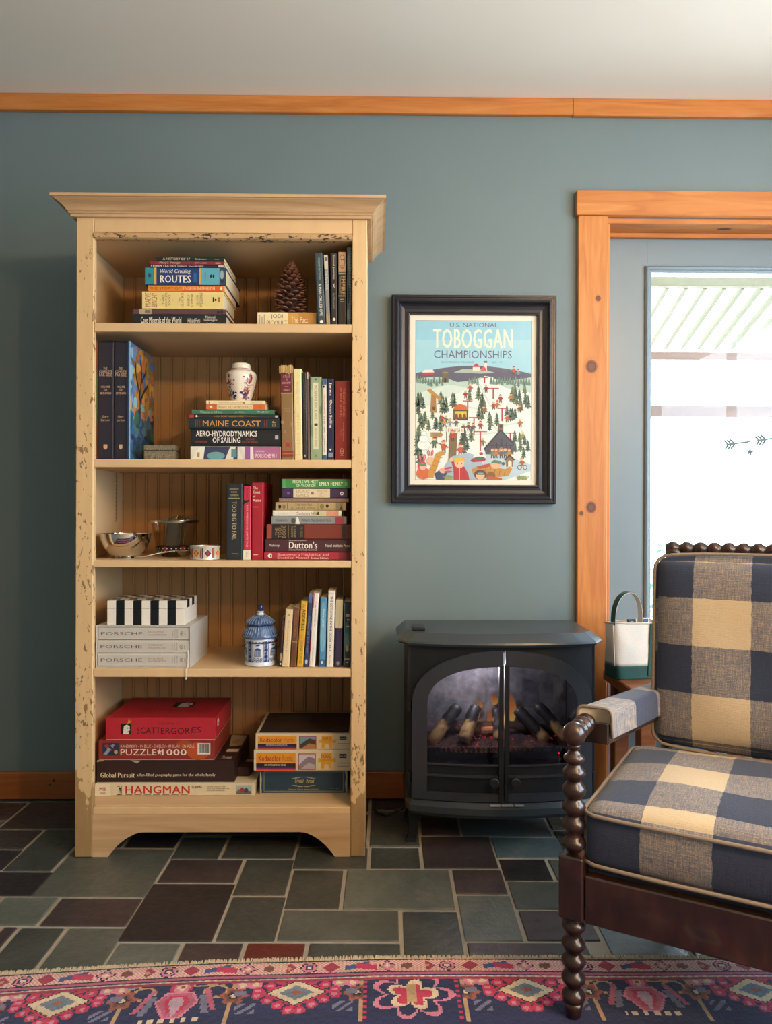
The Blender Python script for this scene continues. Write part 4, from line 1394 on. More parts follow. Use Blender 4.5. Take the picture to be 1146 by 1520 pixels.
rb = [(wp - .0072, -.002, hp * .42), (wp - .006, -.0032, hp * .30), (wp - .0075, -.0036, .004), (wp - .009, -(y4 - YF) - .003, -.001), (wp - .008, -(y4 - YF) - .0035, -.02), (wp - .0095, -(y4 - YF) - .003, -.031)]
for p in rb:
    q.v += [(p[0] - .0022, p[1], p[2]), (p[0] + .0022, p[1], p[2]), (p[0] + .0022, p[1] + .0006, p[2]), (p[0] - .0022, p[1] + .0006, p[2])]
for i in range(len(rb) - 1):
    for k in range(4):
        q.f.append((i * 4 + k, i * 4 + (k + 1) % 4, i * 4 + 4 + (k + 1) % 4, i * 4 + 4 + k))
q.build('ribbon', pm('#e0d8ca', .7), ps)

yb4 = y4 + .012
s0, s1 = at(159.3, 910, yb4), at(274, 910, yb4)
zst = z4 + hp + .0004
hst = at(200, 891.6, yb4).z - zst
wst = s1.x - s0.x
dst = .155
sb = thing('striped_box', 'black and white striped lidded box on top of the grey slipcase', 'box', (s0.x, yb4, zst))
M_BLKL = pm('#171a1c', .2, var=.05, name='black_lacquer')
M_IVORY = pm('#e6dccb', .35, var=.06, name='ivory_bone')
for i in range(9):
    a, b = wst * i / 9, wst * (i + 1) / 9
    MB().box(a, b, 0, dst, 0, hst * .66, .0003).build('stripe', M_IVORY if i % 2 == 0 else M_BLKL, sb)
lid = MB().box(0.0005, wst - .0005, .0005, dst - .0005, hst * .665, hst * .97).build('lid', M_BLKL, sb)
for i in range(9):
    a, b = wst * i / 9, wst * (i + 1) / 9
    for j in range(5):
        y0_, y1_ = dst * j / 5, dst * (j + 1) / 5
        MB().box(a, b, y0_, y1_, hst * .67, hst, .0003).build('inlay', M_IVORY if (i + j) % 2 == 0 else M_BLKL, lid)

# pagoda jar
yj = YF + .075
jc = at(386.5, 950, yj)
sj = (at(414.7, 950, yj).x - at(361, 950, yj).x)
hj = at(387, 897, yj).z - z4
jar = thing('pagoda_jar', 'blue and white porcelain pagoda jar with tiered roof lid', 'jar', (jc.x, yj, z4), rad(0))
M_PORC = pm('#cfd2d6', .18, var=.05, vs=40, name='white_porcelain')
t = NT('blue_glaze_roof')
v = t.coord()
t.l(t.ramp(t.noise(v, 60, 4), [(.3, '#2c3f66'), (.55, '#5d7396'), (.75, '#93a5bd')]), t.b.inputs['Base Color'])
t.set(t.b, Roughness=.2)
M_BGL = t.m
R0 = sj * .5
rb_ = R0 * .87


def oct_lathe(prof, n=24, wob=0.0):
    q = MB()
    for r_, z in prof:
        for k in range(n):
            a = 2 * pi * k / n
            g = 1 + wob * cos(6 * a)
            q.v.append((r_ * g * cos(a), r_ * g * sin(a), z))
    q.f += [(i * n + k, i * n + (k + 1) % n, (i + 1) * n + (k + 1) % n, (i + 1) * n + k) for i in range(len(prof) - 1) for k in range(n)]
    q.f += [tuple(range(n))[::-1], tuple(range((len(prof) - 1) * n, len(prof) * n))]
    return q


body = oct_lathe([(rb_ * .96, 0), (rb_, hj * .01), (rb_, hj * .05), (rb_ * .96, hj * .07), (rb_ * .96, hj * .42), (rb_ * .92, hj * .45), (rb_ * .92, hj * .455)], 48).build('body', M_PORC, jar, smooth=True)
P = Paint(lambda a, b, h: ((rb_ * .965 + h) * sin(a), -(rb_ * .965 + h) * cos(a), b * hj))
BL, DB = '#3d4f78', '#26355c'
for k in range(48):
    a = -pi + k * 2 * pi / 48
    P.rect(a, a + .10, .075, .10, '#6b80a4' if k % 2 else '#b9c4d4')
for sg in range(-3, 4):
    a = sg * pi / 3
    for q_ in range(6):
        b = .075 + .057 * q_
        P.ell(a + pi / 6, b + .03, .07 + .03 * (q_ % 2), .03, DB if q_ % 2 else BL, 8)
    P.rect(a - .4, a - .36, .075, .42, BL)
    P.rect(a + .36, a + .40, .075, .42, BL)
    P.rect(a - .36, a + .36, .375, .39, BL)
    P.ell(a, .355, .13, .014, BL)
    P.poly([(a - .2, .17)] + [(a - .2 * cos(pi * k / 8), .25 + .06 * sin(pi * k / 8)) for k in range(9)] + [(a + .2, .17)], BL)
    for k in range(-2, 3):
        P.rect(a + k * .07 - .022, a + k * .07 + .022, .175, .225, '#9fb0c6')
        P.rect(a + k * .07 - .022, a + k * .07 + .022, .235, .27, '#9fb0c6')
    for k in (-.2, 0, .2):
        P.ell(a + k, .125, .07, .022, BL)
        P.ell(a + k, .125, .035, .011, '#d5dae2')
for k in range(30):
    a = -pi + (k + .5) * 2 * pi / 30
    P.ell(a, .40, .075, .012, BL if k % 2 else DB, 8)
P.build('painted_pattern', body, INKG)
roof = oct_lathe([(R0 * .93, hj * .455), (R0 * 1.0, hj * .475), (R0 * 1.0, hj * .50), (R0 * .90, hj * .545), (R0 * .80, hj * .60), (R0 * .70, hj * .655), (R0 * .66, hj * .665)], 48, .012).build('lower_roof', M_BGL, jar, smooth=True)
q = MB()
for k in range(36):
    a = 2 * pi * k / 36
    q.tube([(R0 * rr * cos(a), R0 * rr * sin(a), hj * zz_) for rr, zz_ in ((1.0, .505), (.90, .55), (.80, .605), (.71, .655))], .0011, 5)
q.build('roof_ribs', pm('#8396b2', .2, var=.2, vs=60, name='pale_blue_glaze'), roof, smooth='all')
roof2 = oct_lathe([(R0 * .60, hj * .665), (R0 * .80, hj * .68), (R0 * .82, hj * .70), (R0 * .70, hj * .735), (R0 * .50, hj * .78), (R0 * .30, hj * .815), (R0 * .22, hj * .825)], 48, .012).build('upper_roof', M_BGL, jar, smooth=True)
q = MB()
for k in range(28):
    a = 2 * pi * k / 28
    q.tube([(R0 * rr * cos(a), R0 * rr * sin(a), hj * zz_) for rr, zz_ in ((.82, .703), (.70, .74), (.50, .785), (.32, .818))], .001, 5)
q.build('roof_ribs', pm('#8396b2', .2, var=.2, vs=60), roof2, smooth='all')
MB().lathe([(R0 * .22, hj * .825), (R0 * .23, hj * .845), (R0 * .17, hj * .855), (R0 * .20, hj * .875), (R0 * .14, hj * .89)], 24).build('neck', M_PORC, jar, smooth=True)
MB().lathe([(R0 * .13, hj * .89), (R0 * .15, hj * .92), (R0 * .16, hj * .96), (R0 * .12, hj * .99), (R0 * .04, hj)], 24).build('finial', pm('#232f5a', .15, name='cobalt_glaze'), jar, smooth=True)

row(3, .03, .135, [
    (415.3, 418.6, 916.5, 4.2, '#2c2020', 'very thin dark paperback leaning by the pagoda jar', [('T', 'THE GREAT', .08, .6, .3, .7, '#8c3c34'), ('R', .72, .88, .2, .8, '#a89a80'), ('E', .94, .5, .02, .3, W)], PB),
    (419, 430.4, 904, 5.6, '#e2c79a', 'plain cream paperback leaning, second book after the pagoda jar', [('E', .1, .5, .02, .15, '#a8906c'), ('T', 'The Secret Book of Flora Lea', .2, .75, .42, .60, '#8a6c4c'), ('T', 'C', .94, .97, .4, .6, '#8a6c4c')], PB),
    (431.2, 440.4, 900.8, 5.2, '#6a4228', 'brown leather look book leaning before the yellow one', [('T', 'CANTERBURY', .06, .3, .3, .7, '#a86c44'), ('T', 'TALES', .32, .5, .3, .7, '#a86c44'), ('R', .58, .59, .05, .95, '#c9a070'), ('T', 'CHAUCER', .65, .9, .35, .65, '#4a2c1c')], PB),
    (441.3, 451.0, 892, 6.2, '#d9a630', 'bright yellow paperback with dark capital letters, fourth shelf', [('B', 'ADDRESS', .12, .45, .30, .80, '#3c3018'), ('T', 'the', .05, .1, .3, .7, '#7a5c1c'), ('I', 'a novel', .5, .58, .3, .7, '#a87c20'), ('T', 'FIONA DAVIS', .6, .95, .34, .70, '#6c5420')], PB),
    (452, 458.2, 881.5, 6.6, '#2e3a5c', 'slim navy paperback leaning after the yellow one', [('T', 'SISTERS OF THE DEEP', .3, .82, .3, .7, '#8a94b0'), ('E', .93, .5, .035, .3, '#c8ccd0'), ('R', 0, .12, .05, .95, '#5a6c94')], PB),
    (459.4, 468.2, 880, 6.0, '#e9e1d2', 'white paperback leaning with small grey title, fourth shelf', [('R', .0, .2, .0, .25, '#b0506c'), ('R', .5, .8, .0, .12, '#b0444c'), ('T', "Today Will Be Different", .12, .46, .4, .68, '#5a5550'), ('T', 'Maria Semple', .73, .92, .38, .6, '#7a746c')], PB),
    (474.6, 484.0, 887, 1.6, '#4f8cae', 'sky blue paperback with white script, fourth shelf', [('E', .25, .5, .2, .4, '#6ba6c0'), ('E', .55, .5, .25, .42, '#7fb0c4'), ('I', 'Mary Jane', .16, .42, .28, .74, '#cfe4ea'), ('T', 'jessica blau', .62, .84, .34, .62, '#3c6c8c'), ('R', .89, .99, .02, .98, '#2c5a84'), ('R', .915, .955, .3, .62, '#e2ddd0')], PB),
    (485.2, 495.8, 876.8, 2.6, '#ece4d4', 'white book with bold dark capitals, tallest on the fourth shelf', [('R', .035, .04, .15, .85, '#8a4a44'), ('B', 'THE DETECTIVE IN THE DOORYARD', .07, .79, .34, .66, '#2c2a30'), ('I', 'Tim Cotton', .85, .96, .36, .6, '#6a655c')], PB),
    (497.0, 507.6, 890, 2.2, '#2f2440', 'half cream half purple book near the right end, fourth shelf', [('R', .0, .42, .0, 1, '#c9bd98'), ('T', 'WALTER ISAAC', .1, .4, .45, .66, '#a89c78'), ('T', 'LEONARDO', .45, .85, .38, .66, '#4c3c64'), ('E', .945, .5, .03, .2, '#8c8c98')], PB),
    (511, 521.0, 893, 0, '#22303c', 'dark teal paperback with a pale moon against the right post', [('R', .02, .98, .05, .12, '#7a8a90'), ('E', .5, .5, .2, .38, '#2f6068'), ('E', .62, .5, .14, .36, '#56807c'), ('E', .72, .5, .05, .25, '#b09c74'), ('R', .19, .235, .3, .85, '#b8b4a0'), ('R', .27, .29, .5, .85, '#b8b4a0'), ('R', .37, .39, .4, .8, '#b8b4a0'), ('R', .87, .885, .1, .95, '#a8a498'), ('T', 'Y', .9, .96, .4, .7, '#d8d4c8')], PB)], 'books standing on the fourth shelf')
# ================================================================ games and puzzles on the bottom shelf
z5 = SHZ[4][0] + .0004


def gbox(x0, x1, zb_, yt, Y, D, col, label, prints, top=None, side=None, lidf=.75, name='board_game', cat='board game', edge=None):
    """cardboard box: tray below, lid over it; front print in fractions of the front face"""
    a, b = at(x0, yt, Y), at(x1, yt, Y)
    Wd, H = b.x - a.x, a.z - zb_
    r_ = thing(name, label, cat, (a.x, Y, zb_), 0, 'board games and puzzles on the bottom shelf')
    MB().box(.0012, Wd - .0012, .0012, D - .0012, 0, H * .06).build('tray', cover_mat('#b8aa8c'), r_)
    lid = MB().box(0, Wd, 0, D, H * .04, H - .0003, .0009).build('lid', cover_mat(col), r_)
    P = Paint(lambda u, v, h: (u * Wd, -h, H * (1 - lidf) + v * H * lidf))
    P.rect(.004, .996, .07, .97, col)
    draw(P, prints)
    P.build('front_print', lid)
    if top:
        P = Paint(lambda u, v, h: (u * Wd, v * D, H - .0003 + h))
        P.rect(.01, .99, .01, .99, col)
        draw(P, top)
        P.build('top_print', lid)
    if side:
        P = Paint(lambda u, v, h: (Wd + h, u * D, H * (1 - lidf) + v * H * lidf))
        draw(P, side)
        P.build('side_print', lid)
    return zb_ + H


y5 = YF + .095
RD_, CRM = '#c22430', '#e3d3ae'
z_ = gbox(141, 378.5, z5, 1163.2, y5, .235, '#dccba4', 'long cream board game box with large red title, lowest on the left', [
    ('R', 0, .095, .0, 1, '#e6d8b6'), ('B', 'MB', .028, .068, .42, .72, '#b8384c'), ('R', .03, .066, .22, .28, '#8a7a60'),
    ('R', .136, .166, .08, .14, K), ('R', .148, .152, .1, .8, K), ('R', .138, .155, .76, .80, K), ('E', .157, .62, .006, .09, K), ('R', .156, .159, .25, .6, K), ('R', .15, .166, .44, .48, K), ('R', .165, .168, .1, .85, K),
    ('B', 'HANGMAN', .19, .592, .20, .82, '#c4262c')] + [('R', .19 + .0575 * i, .235 + .0575 * i, .09, .13, K) for i in range(7)] + [
    ('T', 'GAME', .605, .67, .62, .82, K), ('T', 'GUESS THE LETTERS', .70, .82, .72, .82, '#4a4438'), ('T', 'FOR THE WORD BEFORE', .70, .84, .56, .66, '#4a4438'), ('T', 'YOU GET HANGED', .70, .81, .40, .50, '#4a4438'), ('R', .88, .98, .12, .86, '#9fb0b4'), ('R', .885, .975, .15, .4, '#6a5a40'), ('E', .92, .5, .012, .2, '#a0342c'), ('E', .945, .45, .014, .2, '#3c3a44'), ('E', .90, .4, .01, .16, '#8a5a44'), ('T', '4509', .85, .87, .12, .18, '#7a7060')], lidf=1.0)
z_ = gbox(144, 348.2, z_, 1128.3, y5 + .004, .275, '#2e1714', 'dark brown geography game box between the cream and orange boxes', [
    ('B', 'Global Pursuit', .025, .275, .24, .46, '#e8d8b0'), ('B', 'a fun-filled geography game for the whole family', .29, .86, .26, .42, '#dccba4'), ('P', [(.24, 1.0), (.29, .86), (.32, .98)], '#a89c88'), ('P', [(0, 1), (0, .93), (.05, .96), (.05, 1)], '#b8a88c')],
    top=[('P', [(.9, .5), (.99, .55), (.99, .95), (.86, .98)], '#b0a894'), ('E', .93, .7, .03, .1, '#a88a4c'), ('R', .9, .99, .3, .4, '#e0d4bc'), ('I', 'Pursuit', .895, .97, .05, .16, '#e0d4bc')], lidf=1.0)
z_ = gbox(146.3, 318.3, z_, 1098.5, y5 + .006, .25, '#8e2c22', 'orange red jigsaw box with a barcode, under the red game box', [
    ('E', .86, .45, .10, .45, '#b8501e'), ('E', .74, .75, .07, .24, '#a8441e'), ('R', .035, .175, .22, .85, '#20304c'), ('E', .10, .6, .03, .14, '#b86a3c'), ('P', [(.04, .3), (.12, .8), (.14, .75), (.07, .25)], '#8c98a8'), ('P', [(.08, .8), (.17, .4), (.16, .3), (.07, .7)], '#4c2c34'), ('E', .15, .4, .016, .1, '#c8a060'), ('E', .07, .7, .02, .08, '#7a3c4c'),
    ('T', 'KANDINSKY - IN BLUE - EN BLEU - IM BLAU - EN AZUL', .19, .83, .62, .76, '#e6c8b0'), ('T', 'PUZZLE', .19, .50, .24, .54, '#f0dcc8'), ('B', '1000', .545, .76, .24, .54, '#f0dcc8'), ('P', [(.525 + (.022 if k % 2 == 0 else .009) * sin(k * pi / 5), .40 + (.17 if k % 2 == 0 else .07) * cos(k * pi / 5)) for k in range(10)], '#f0dcc8'),
    ('R', .855, .965, .28, .84, '#ece2d0')] + [('R', .866 + .0075 * i, .8695 + .0075 * i + (.002 if i % 3 else 0), .36, .80, K) for i in range(12)], lidf=1.0)
FACE = lambda u, v, su, sv: [('R', u - su, u + su, v - sv, v + sv, '#171414'), ('P', [(u - su * .5, v - sv * .95), (u + su * .55, v - sv * .95), (u + su * .6, v - sv * .3), (u + su * .85, v - sv * .2), (u + su * .7, v + .1 * sv), (u + su * .75, v + sv * .5), (u + su * .2, v + sv * .85), (u - su * .35, v + sv * .6), (u - su * .45, v)], '#e6dccb'), ('E', u + su * .35, v + sv * .2, su * .12, sv * .12, '#171414'), ('R', u + su * .3, u + su * .7, v - sv * .5, v - sv * .42, '#171414')]
gbox(156.8, 319.6, z_, 1065.5, y5 + .004, .262, '#ba2230', 'bright red word game box on top of the left game pile', FACE(.185, .5, .048, .24) + [('P', [(.195, .72), (.215, .98), (.222, .85), (.24, .9), (.226, .78)], '#c89030'), ('T', 'THE GAME OF', .475, .68, .70, .80, '#7a1820'), ('T', 'SCATT', .285, .50, .30, .58, '#241414'), ('T', 'ERGORI', .505, .785, .28, .56, '#241414'), ('T', 'ES', .79, .87, .34, .6, '#241414')],
     top=FACE(.60, .63, .10, .12) + [('T', 'SCATTERGORIES', .25, .90, .25, .38, '#7c1a24')], side=[('R', .12, .2, .5, .8, '#e6dccb'), ('E', .16, .6, .03, .06, K)], lidf=1.0)
z_ = gbox(386, 515.5, z5, 1142.5, y5 + .015, .25, '#1d3a4c', 'dark blue trivia game box with gold emblem, bottom right of the bookcase', [
    ('R', .045, .955, .90, .915, '#a89c70'), ('R', .045, .955, .115, .13, '#a89c70'), ('R', .045, .049, .12, .91, '#a89c70'), ('R', .951, .955, .12, .91, '#a89c70'),
    ('I', 'Trivial', .40, .50, .46, .62, '#d8c07c'), ('I', 'Pursuit', .53, .62, .46, .62, '#d8c07c')] + [('E', .5 + s_ * .07 * k, .5 + d * (.22 - .05 * k), .035, .012, '#a8a478') for s_ in (1, -1) for d in (1, -1) for k in (.5, 1, 1.5)] + [
    ('T', 'Master Game genus edition', .33, .67, .17, .225, '#c8a858'), ('T', 'No. 7 Ages 8', .81, .92, .21, .26, '#9a9878'), ('P', [(0, .0), (.02, .08), (.015, .3), (.022, .6), (.01, .9), (0, 1)], '#a8a490'), ('P', [(1, .0), (.985, .1), (.975, .4), (.985, .7), (.97, .95), (1, 1)], '#a8a490'), ('R', .02, .98, .965, 1, '#8a8878')], lidf=1.0)


def kodak(x0, yt, zb_, Y, num, scene, lab):
    jig = [(.66, .42), (.66, .62), (.69, .62), (.69, .86), (.80, .86), (.80, .62), (.84, .62), (.84, .42), (.80, .42), (.80, .12), (.77, .12), (.765, .30), (.745, .36), (.725, .30), (.72, .12), (.69, .12), (.69, .42)]
    return gbox(x0, 521.6, zb_, yt, Y, .255, '#dccba8', lab, [
        ('R', .025, .43, .40, .86, '#e2951e'), ('R', .025, .43, .20, .38, '#231c2c'), ('R', .025, .43, .13, .20, '#4a2a5c'), ('R', .025, .43, .07, .13, '#a02840'), ('R', .025, .43, .0, .07, '#d8602c'),
        ('B', 'Kodacolor', .05, .275, .48, .74, '#a83020'), ('T', 'Puzzle', .295, .40, .48, .74, '#b8641c'), ('T', num + ' INTERLOCKING PIECES', .11, .33, .25, .34, W),
        ('R', .455, .635, .06, .84, '#b0303c'), ('R', .463, .627, .09, .80, scene[0]), ('P', [(.463, .3), (.52, .55), (.56, .7), (.627, .6), (.627, .09), (.463, .09)], scene[1]), ('P', [(.48, .09), (.56, .4), (.627, .3), (.627, .09)], scene[2]),
        ('P', jig, '#d8a42c'), ('T', num, .695, .795, .62, .80, '#b04a20'), ('T', 'PIECES', .70, .79, .50, .56, '#a06a1c'), ('R', .875, .95, .62, .82, '#20242c'), ('T', 'Rose Art', .88, .945, .68, .76, W), ('R', .86, .99, .36, .40, '#9a9488'), ('R', .86, .99, .22, .25, '#9a9488')],
        top=[('R', .03, .97, .04, .97, '#2c2624'), ('P', [(.03, .45), (.3, .6), (.55, .8), (.97, .7), (.97, .3), (.6, .35), (.3, .2), (.03, .3)], '#3f2f24'), ('E', .35, .75, .2, .1, '#3c444c'), ('E', .6, .55, .18, .16, '#352a22'), ('E', .86, .2, .09, .10, '#6a6054'), ('E', .86, .2, .075, .075, '#3c342c')], lidf=1.0, name='jigsaw_puzzle', cat='puzzle')


z_ = kodak(376.7, 1113.3, z_, y5 + .002, '1000', ('#c8c4c8', '#8c7c84', '#b4a8a8'), 'orange striped jigsaw box with a harbour photo, beneath its twin')
kodak(379.2, 1088.8, z_, y5 + .004, '500', ('#7a94a4', '#4a3c30', '#b0804c'), 'orange striped jigsaw box with a rocky coast photo, topmost at right')
q = MB().box(0, .045, 0, .07, 0, .028, .006)
o = q.build('game_pouch', pm('#3a1a18', .7, var=.2), None)
px_ = at(349.5, 1160, y5 + .05)
o.location = (at(351, 1160, y5 + .06).x, y5 + .06, z5 + (at(351, 1163.2, y5).z - z5) + .0004)
o['label'] = 'small dark red pouch lying on the cream game box'
o['category'] = 'pouch'

# ================================================================ things between the books
# pine cone, scale by scale
pcx = at(431.5, 460, YF + .09)
PCN = thing('pine_cone', 'large brown pine cone standing on the flat cream paperback', 'pine cone', (pcx.x, YF + .095, ztp + .0005))
hpc = at(431, 388, YF + .09).z - ztp
M_SC = pm('#6a3f2a', .65, var=.35, vs=70, name='pine_scale')
M_TIPM = pm('#8a5c42', .7, var=.3, vs=90, name='pine_scale_tip')
MB().axis((0, 0, 0), (0, 0, hpc * .93), [(0, .018), (.2, .024), (.6, .018), (1, .006)], 10).build('core', pm('#2e1a12', .8), PCN, smooth=True)
q = MB()
for s0, w0, th in ((0, .003, .002), (.45, .007, .0018), (.75, .0105, .002), (.92, .0105, .0038), (1.0, .005, .002)):
    q.v += [(-w0, s0, .006 * s0 ** 3 - th), (w0, s0, .006 * s0 ** 3 - th), (w0, s0, .006 * s0 ** 3 + th * .4), (0, s0, .006 * s0 ** 3 + th), (-w0, s0, .006 * s0 ** 3 + th * .4)]
for i in range(4):
    for k in range(5):
        q.f.append((i * 5 + k, i * 5 + (k + 1) % 5, i * 5 + 5 + (k + 1) % 5, i * 5 + 5 + k))
q.f += [(0, 1, 2, 3, 4), (24, 23, 22, 21, 20)]
smesh = None
NS = 118
for i in range(NS):
    f = i / (NS - 1)
    z = hpc * (.03 + .90 * f)
    rad_ = .0515 * (math.sin(pi * (.34 + .62 * f)) ** .55) * (1 - .30 * f ** 3) if f < .98 else .016
    an = i * 2.39996
    if smesh is None:
        o = q.build('scale', M_SC, PCN, smooth=True)
        smesh = o.data
    else:
        o = bpy.data.objects.new('scale', smesh)
        COL.objects.link(o)
        o.parent = PCN
    o.location = (0, 0, z)
    o.rotation_euler = (rad(-10 + 24 * f + 34 * f ** 4 + (4 if i % 2 else -3)), 0, an)
    k = .95 - .25 * f
    o.scale = (k, rad_, k)

# ginger jar
vy = YF + .11
vc = at(358, 594, vy)
hv = at(358, 538.5, vy).z - ztp2
rv = (at(380.8, 560, vy).x - at(335, 560, vy).x) / 2
VS = thing('ginger_jar', 'white porcelain lidded jar with red and blue flowers on the book stack', 'jar', (vc.x, vy, ztp2 + .0004))
M_VASE = pm('#e9ddc8', .15, var=.03, name='ivory_porcelain')
prof = [(.62, 0), (.64, .02), (.66, .08), (.76, .22), (.90, .42), (.985, .58), (1.0, .66), (.96, .73), (.84, .775), (.66, .795), (.60, .80), (.60, .83)]
MB().lathe([(r_ * rv, z * hv) for r_, z in prof], 48).build('body', M_VASE, VS, smooth=True)


def vr(b):
    return np.interp(b, [p[1] for p in prof], [p[0] for p in prof]) * rv


P = Paint(lambda a, b, h: ((vr(b) * 1.008 + h) * sin(a), -(vr(b) * 1.008 + h) * cos(a), b * hv), step=.00002)
rnd = random.Random(12)
P.hold = True
for k in range(48):
    for b in (.12, .3, .5):
        P.rect(-pi + k * pi / 24, -pi + (k + 1) * pi / 24, b, b + .004, '#e9ddc8')
P.hold = False
P.h += P.step
for c0 in (-.72, .68, 2.2, -2.3):
    for i in range(34):
        b = rnd.uniform(.1, .68)
        a = c0 + (b - .4) * (.9 if c0 > 0 else -.5) * .5 + rnd.gauss(0, .16)
        c = rnd.choice(['#a8443c', '#b8584c', '#93342e', '#c0705c']) if b > .22 else rnd.choice(['#2c3464', '#3c4a80', '#20284c', '#a8443c'])
        P.ell(a, b, rnd.uniform(.05, .11), rnd.uniform(.010, .030), c, 7, rot=rnd.uniform(-.1, .1))
    for i in range(10):
        P.ell(c0 + (.35 if c0 < 0 else -.25) + rnd.gauss(0, .14), rnd.uniform(.08, .24), rnd.uniform(.06, .12), rnd.uniform(.015, .035), rnd.choice(['#2c3464', '#26305c', '#8c4c70']), 7)
    for i in range(6):
        P.line(c0, .15 + i * .08, c0 + rnd.uniform(-.3, .3), .22 + i * .08, .02, '#8c3c34')
P.build('flower_pattern', VS, INKG)
ld = MB().lathe([(.66 * rv, .80 * hv), (.68 * rv, .81 * hv), (.66 * rv, .845 * hv), (.60 * rv, .85 * hv), (.61 * rv, .90 * hv), (.56 * rv, .955 * hv), (.40 * rv, .985 * hv), (.12 * rv, hv)], 40).build('lid', M_VASE, VS, smooth=True)
MB().lathe([(.672 * rv, .818 * hv), (.69 * rv, .826 * hv), (.672 * rv, .834 * hv)], 40, cap=False).build('lid_band', pm('#a06a5c', .2), ld, smooth=True)

# silver bowl
z3 = SHZ[2][0] + .0004
M_SILV = pm('#d9d4cc', .06, 1.0, var=.02, name='polished_silver')
M_PEWT = pm('#b8aa90', .22, 1.0, var=.08, name='worn_silver')
by = YF + .115
bc = at(186, 820, by)
rb2 = (at(223, 800, by).x - at(148.5, 800, by).x) / 2
hb2 = at(186, 791.5, by).z - z3
BW = thing('silver_bowl', 'polished silver footed bowl on the third shelf', 'bowl', (bc.x, by, z3))
o_, i_ = [], []
for r_, z in ((.56, .10), (.70, .24), (.84, .45), (.94, .68), (.985, .86), (1.0, 1.0)):
    o_.append((r_ * rb2, z * hb2))
inner = [((r_ - .025) * rb2, max(.17, z) * hb2) for r_, z in ((.985, .99), (.96, .86), (.91, .68), (.82, .46), (.66, .28), (.30, .19), (.02, .17))]
MB().lathe([(.02 * rb2, .10 * hb2), (.46 * rb2, .10 * hb2)] + o_ + inner, 48).build('cup', M_SILV, BW, smooth=True)
MB().lathe([(.44 * rb2, .10 * hb2), (.44 * rb2, .07 * hb2), (.52 * rb2, .02 * hb2), (.54 * rb2, 0), (.46 * rb2, 0), (.38 * rb2, .05 * hb2), (.38 * rb2, .10 * hb2)], 40, cap=False).build('foot', M_SILV, BW, smooth=True)

# ice bucket of clear glass with a metal rim
iy = YF + .215
ic = at(259, 800, iy)
ri = (at(294.5, 772, iy).x - at(222.5, 772, iy).x) / 2
hi_ = at(259, 772, iy).z - z3
IB = thing('glass_ice_bucket', 'clear glass ice bucket with silver rim and spotted base band', 'bucket', (ic.x, iy, z3))
M_CLR = pane_mat('clear_glass', '#f6f3ec', .02, .04)
MB().lathe([(.55 * ri, .08 * hi_), (.70 * ri, .10 * hi_), (.80 * ri, .45 * hi_), (.95 * ri, .95 * hi_), (.92 * ri, .95 * hi_), (.77 * ri, .45 * hi_), (.66 * ri, .16 * hi_), (.02 * ri, .14 * hi_)], 40, cap=False).build('glass_wall', M_CLR, IB, smooth=True)
MB().lathe([(.93 * ri, .93 * hi_), (.99 * ri, .93 * hi_), (1.0 * ri, .96 * hi_), (1.0 * ri, hi_), (.93 * ri, hi_), (.93 * ri, .93 * hi_)], 40, cap=False).build('rim', M_PEWT, IB, smooth=True)
MB().lathe([(.50 * ri, 0), (.56 * ri, .01 * hi_), (.46 * ri, .05 * hi_), (.40 * ri, .085 * hi_), (.02 * ri, .085 * hi_)], 32).build('foot', M_PEWT, IB, smooth=True)
bnd = MB().lathe([(.705 * ri, .10 * hi_), (.735 * ri, .20 * hi_), (.755 * ri, .285 * hi_), (.74 * ri, .285 * hi_), (.70 * ri, .10 * hi_)], 40, cap=False).build('spotted_band', pm('#1d1a1c', .3), IB, smooth=True)
P = Paint(lambda a, b, h: ((ri * (.705 + .05 * b) * 1.012 + h) * sin(a), -(ri * (.705 + .05 * b) * 1.012 + h) * cos(a), hi_ * (.10 + .185 * b)))
for k in range(26):
    a = -pi + k * 2 * pi / 26
    if k % 4 == 0:
        P.rect(a - .11, a + .11, 0.02, .98, '#8c2430')
    for b in (.28, .7):
        P.ell(a + (.1 if b > .5 else 0), b, .045, .10, '#d8d0c4', 8)
P.build('spots', bnd)
q = MB()
for x0_, z0_, x1_, z1_ in ((-.34, .30, -.30, .93), (-.28, .30, -.18, .93), (.30, .30, .40, .93), (.46, .3, .56, .93)):
    q.tube([(x0_ * ri, -.35 * ri, z0_ * hi_), (x1_ * ri, -.42 * ri, z1_ * hi_)], .0022, 6)
q.build('inner_struts', M_PEWT, IB, smooth=True)
MB().box(-.26 * ri, .32 * ri, -.34 * ri, -.30 * ri, .30 * hi_, .92 * hi_, .001).build('inner_panel', pm('#77706a', .35, .7, var=.3, vs=120, name='etched_metal'), IB)
q = MB()
for k in range(7):
    an = rad(-36 + k * 12)
    q.tube([(.25 * ri, -.1 * ri, 1.02 * hi_), (.25 * ri + .3 * ri * sin(an), -.2 * ri, (1.02 + .12 * cos(an)) * hi_), (.25 * ri + .55 * ri * sin(an), -.3 * ri, 1.01 * hi_)], .0018, 6)
q.tube([(-.2 * ri, -.2 * ri, 1.02 * hi_), (.2 * ri, -.1 * ri, 1.10 * hi_), (.6 * ri, -.1 * ri, 1.03 * hi_)], .003, 6)
q.box(-.05 * ri, .25 * ri, -.95 * ri, -.80 * ri, 1.002 * hi_, 1.02 * hi_, .001)
q.build('strainer', M_PEWT, IB, smooth=True)

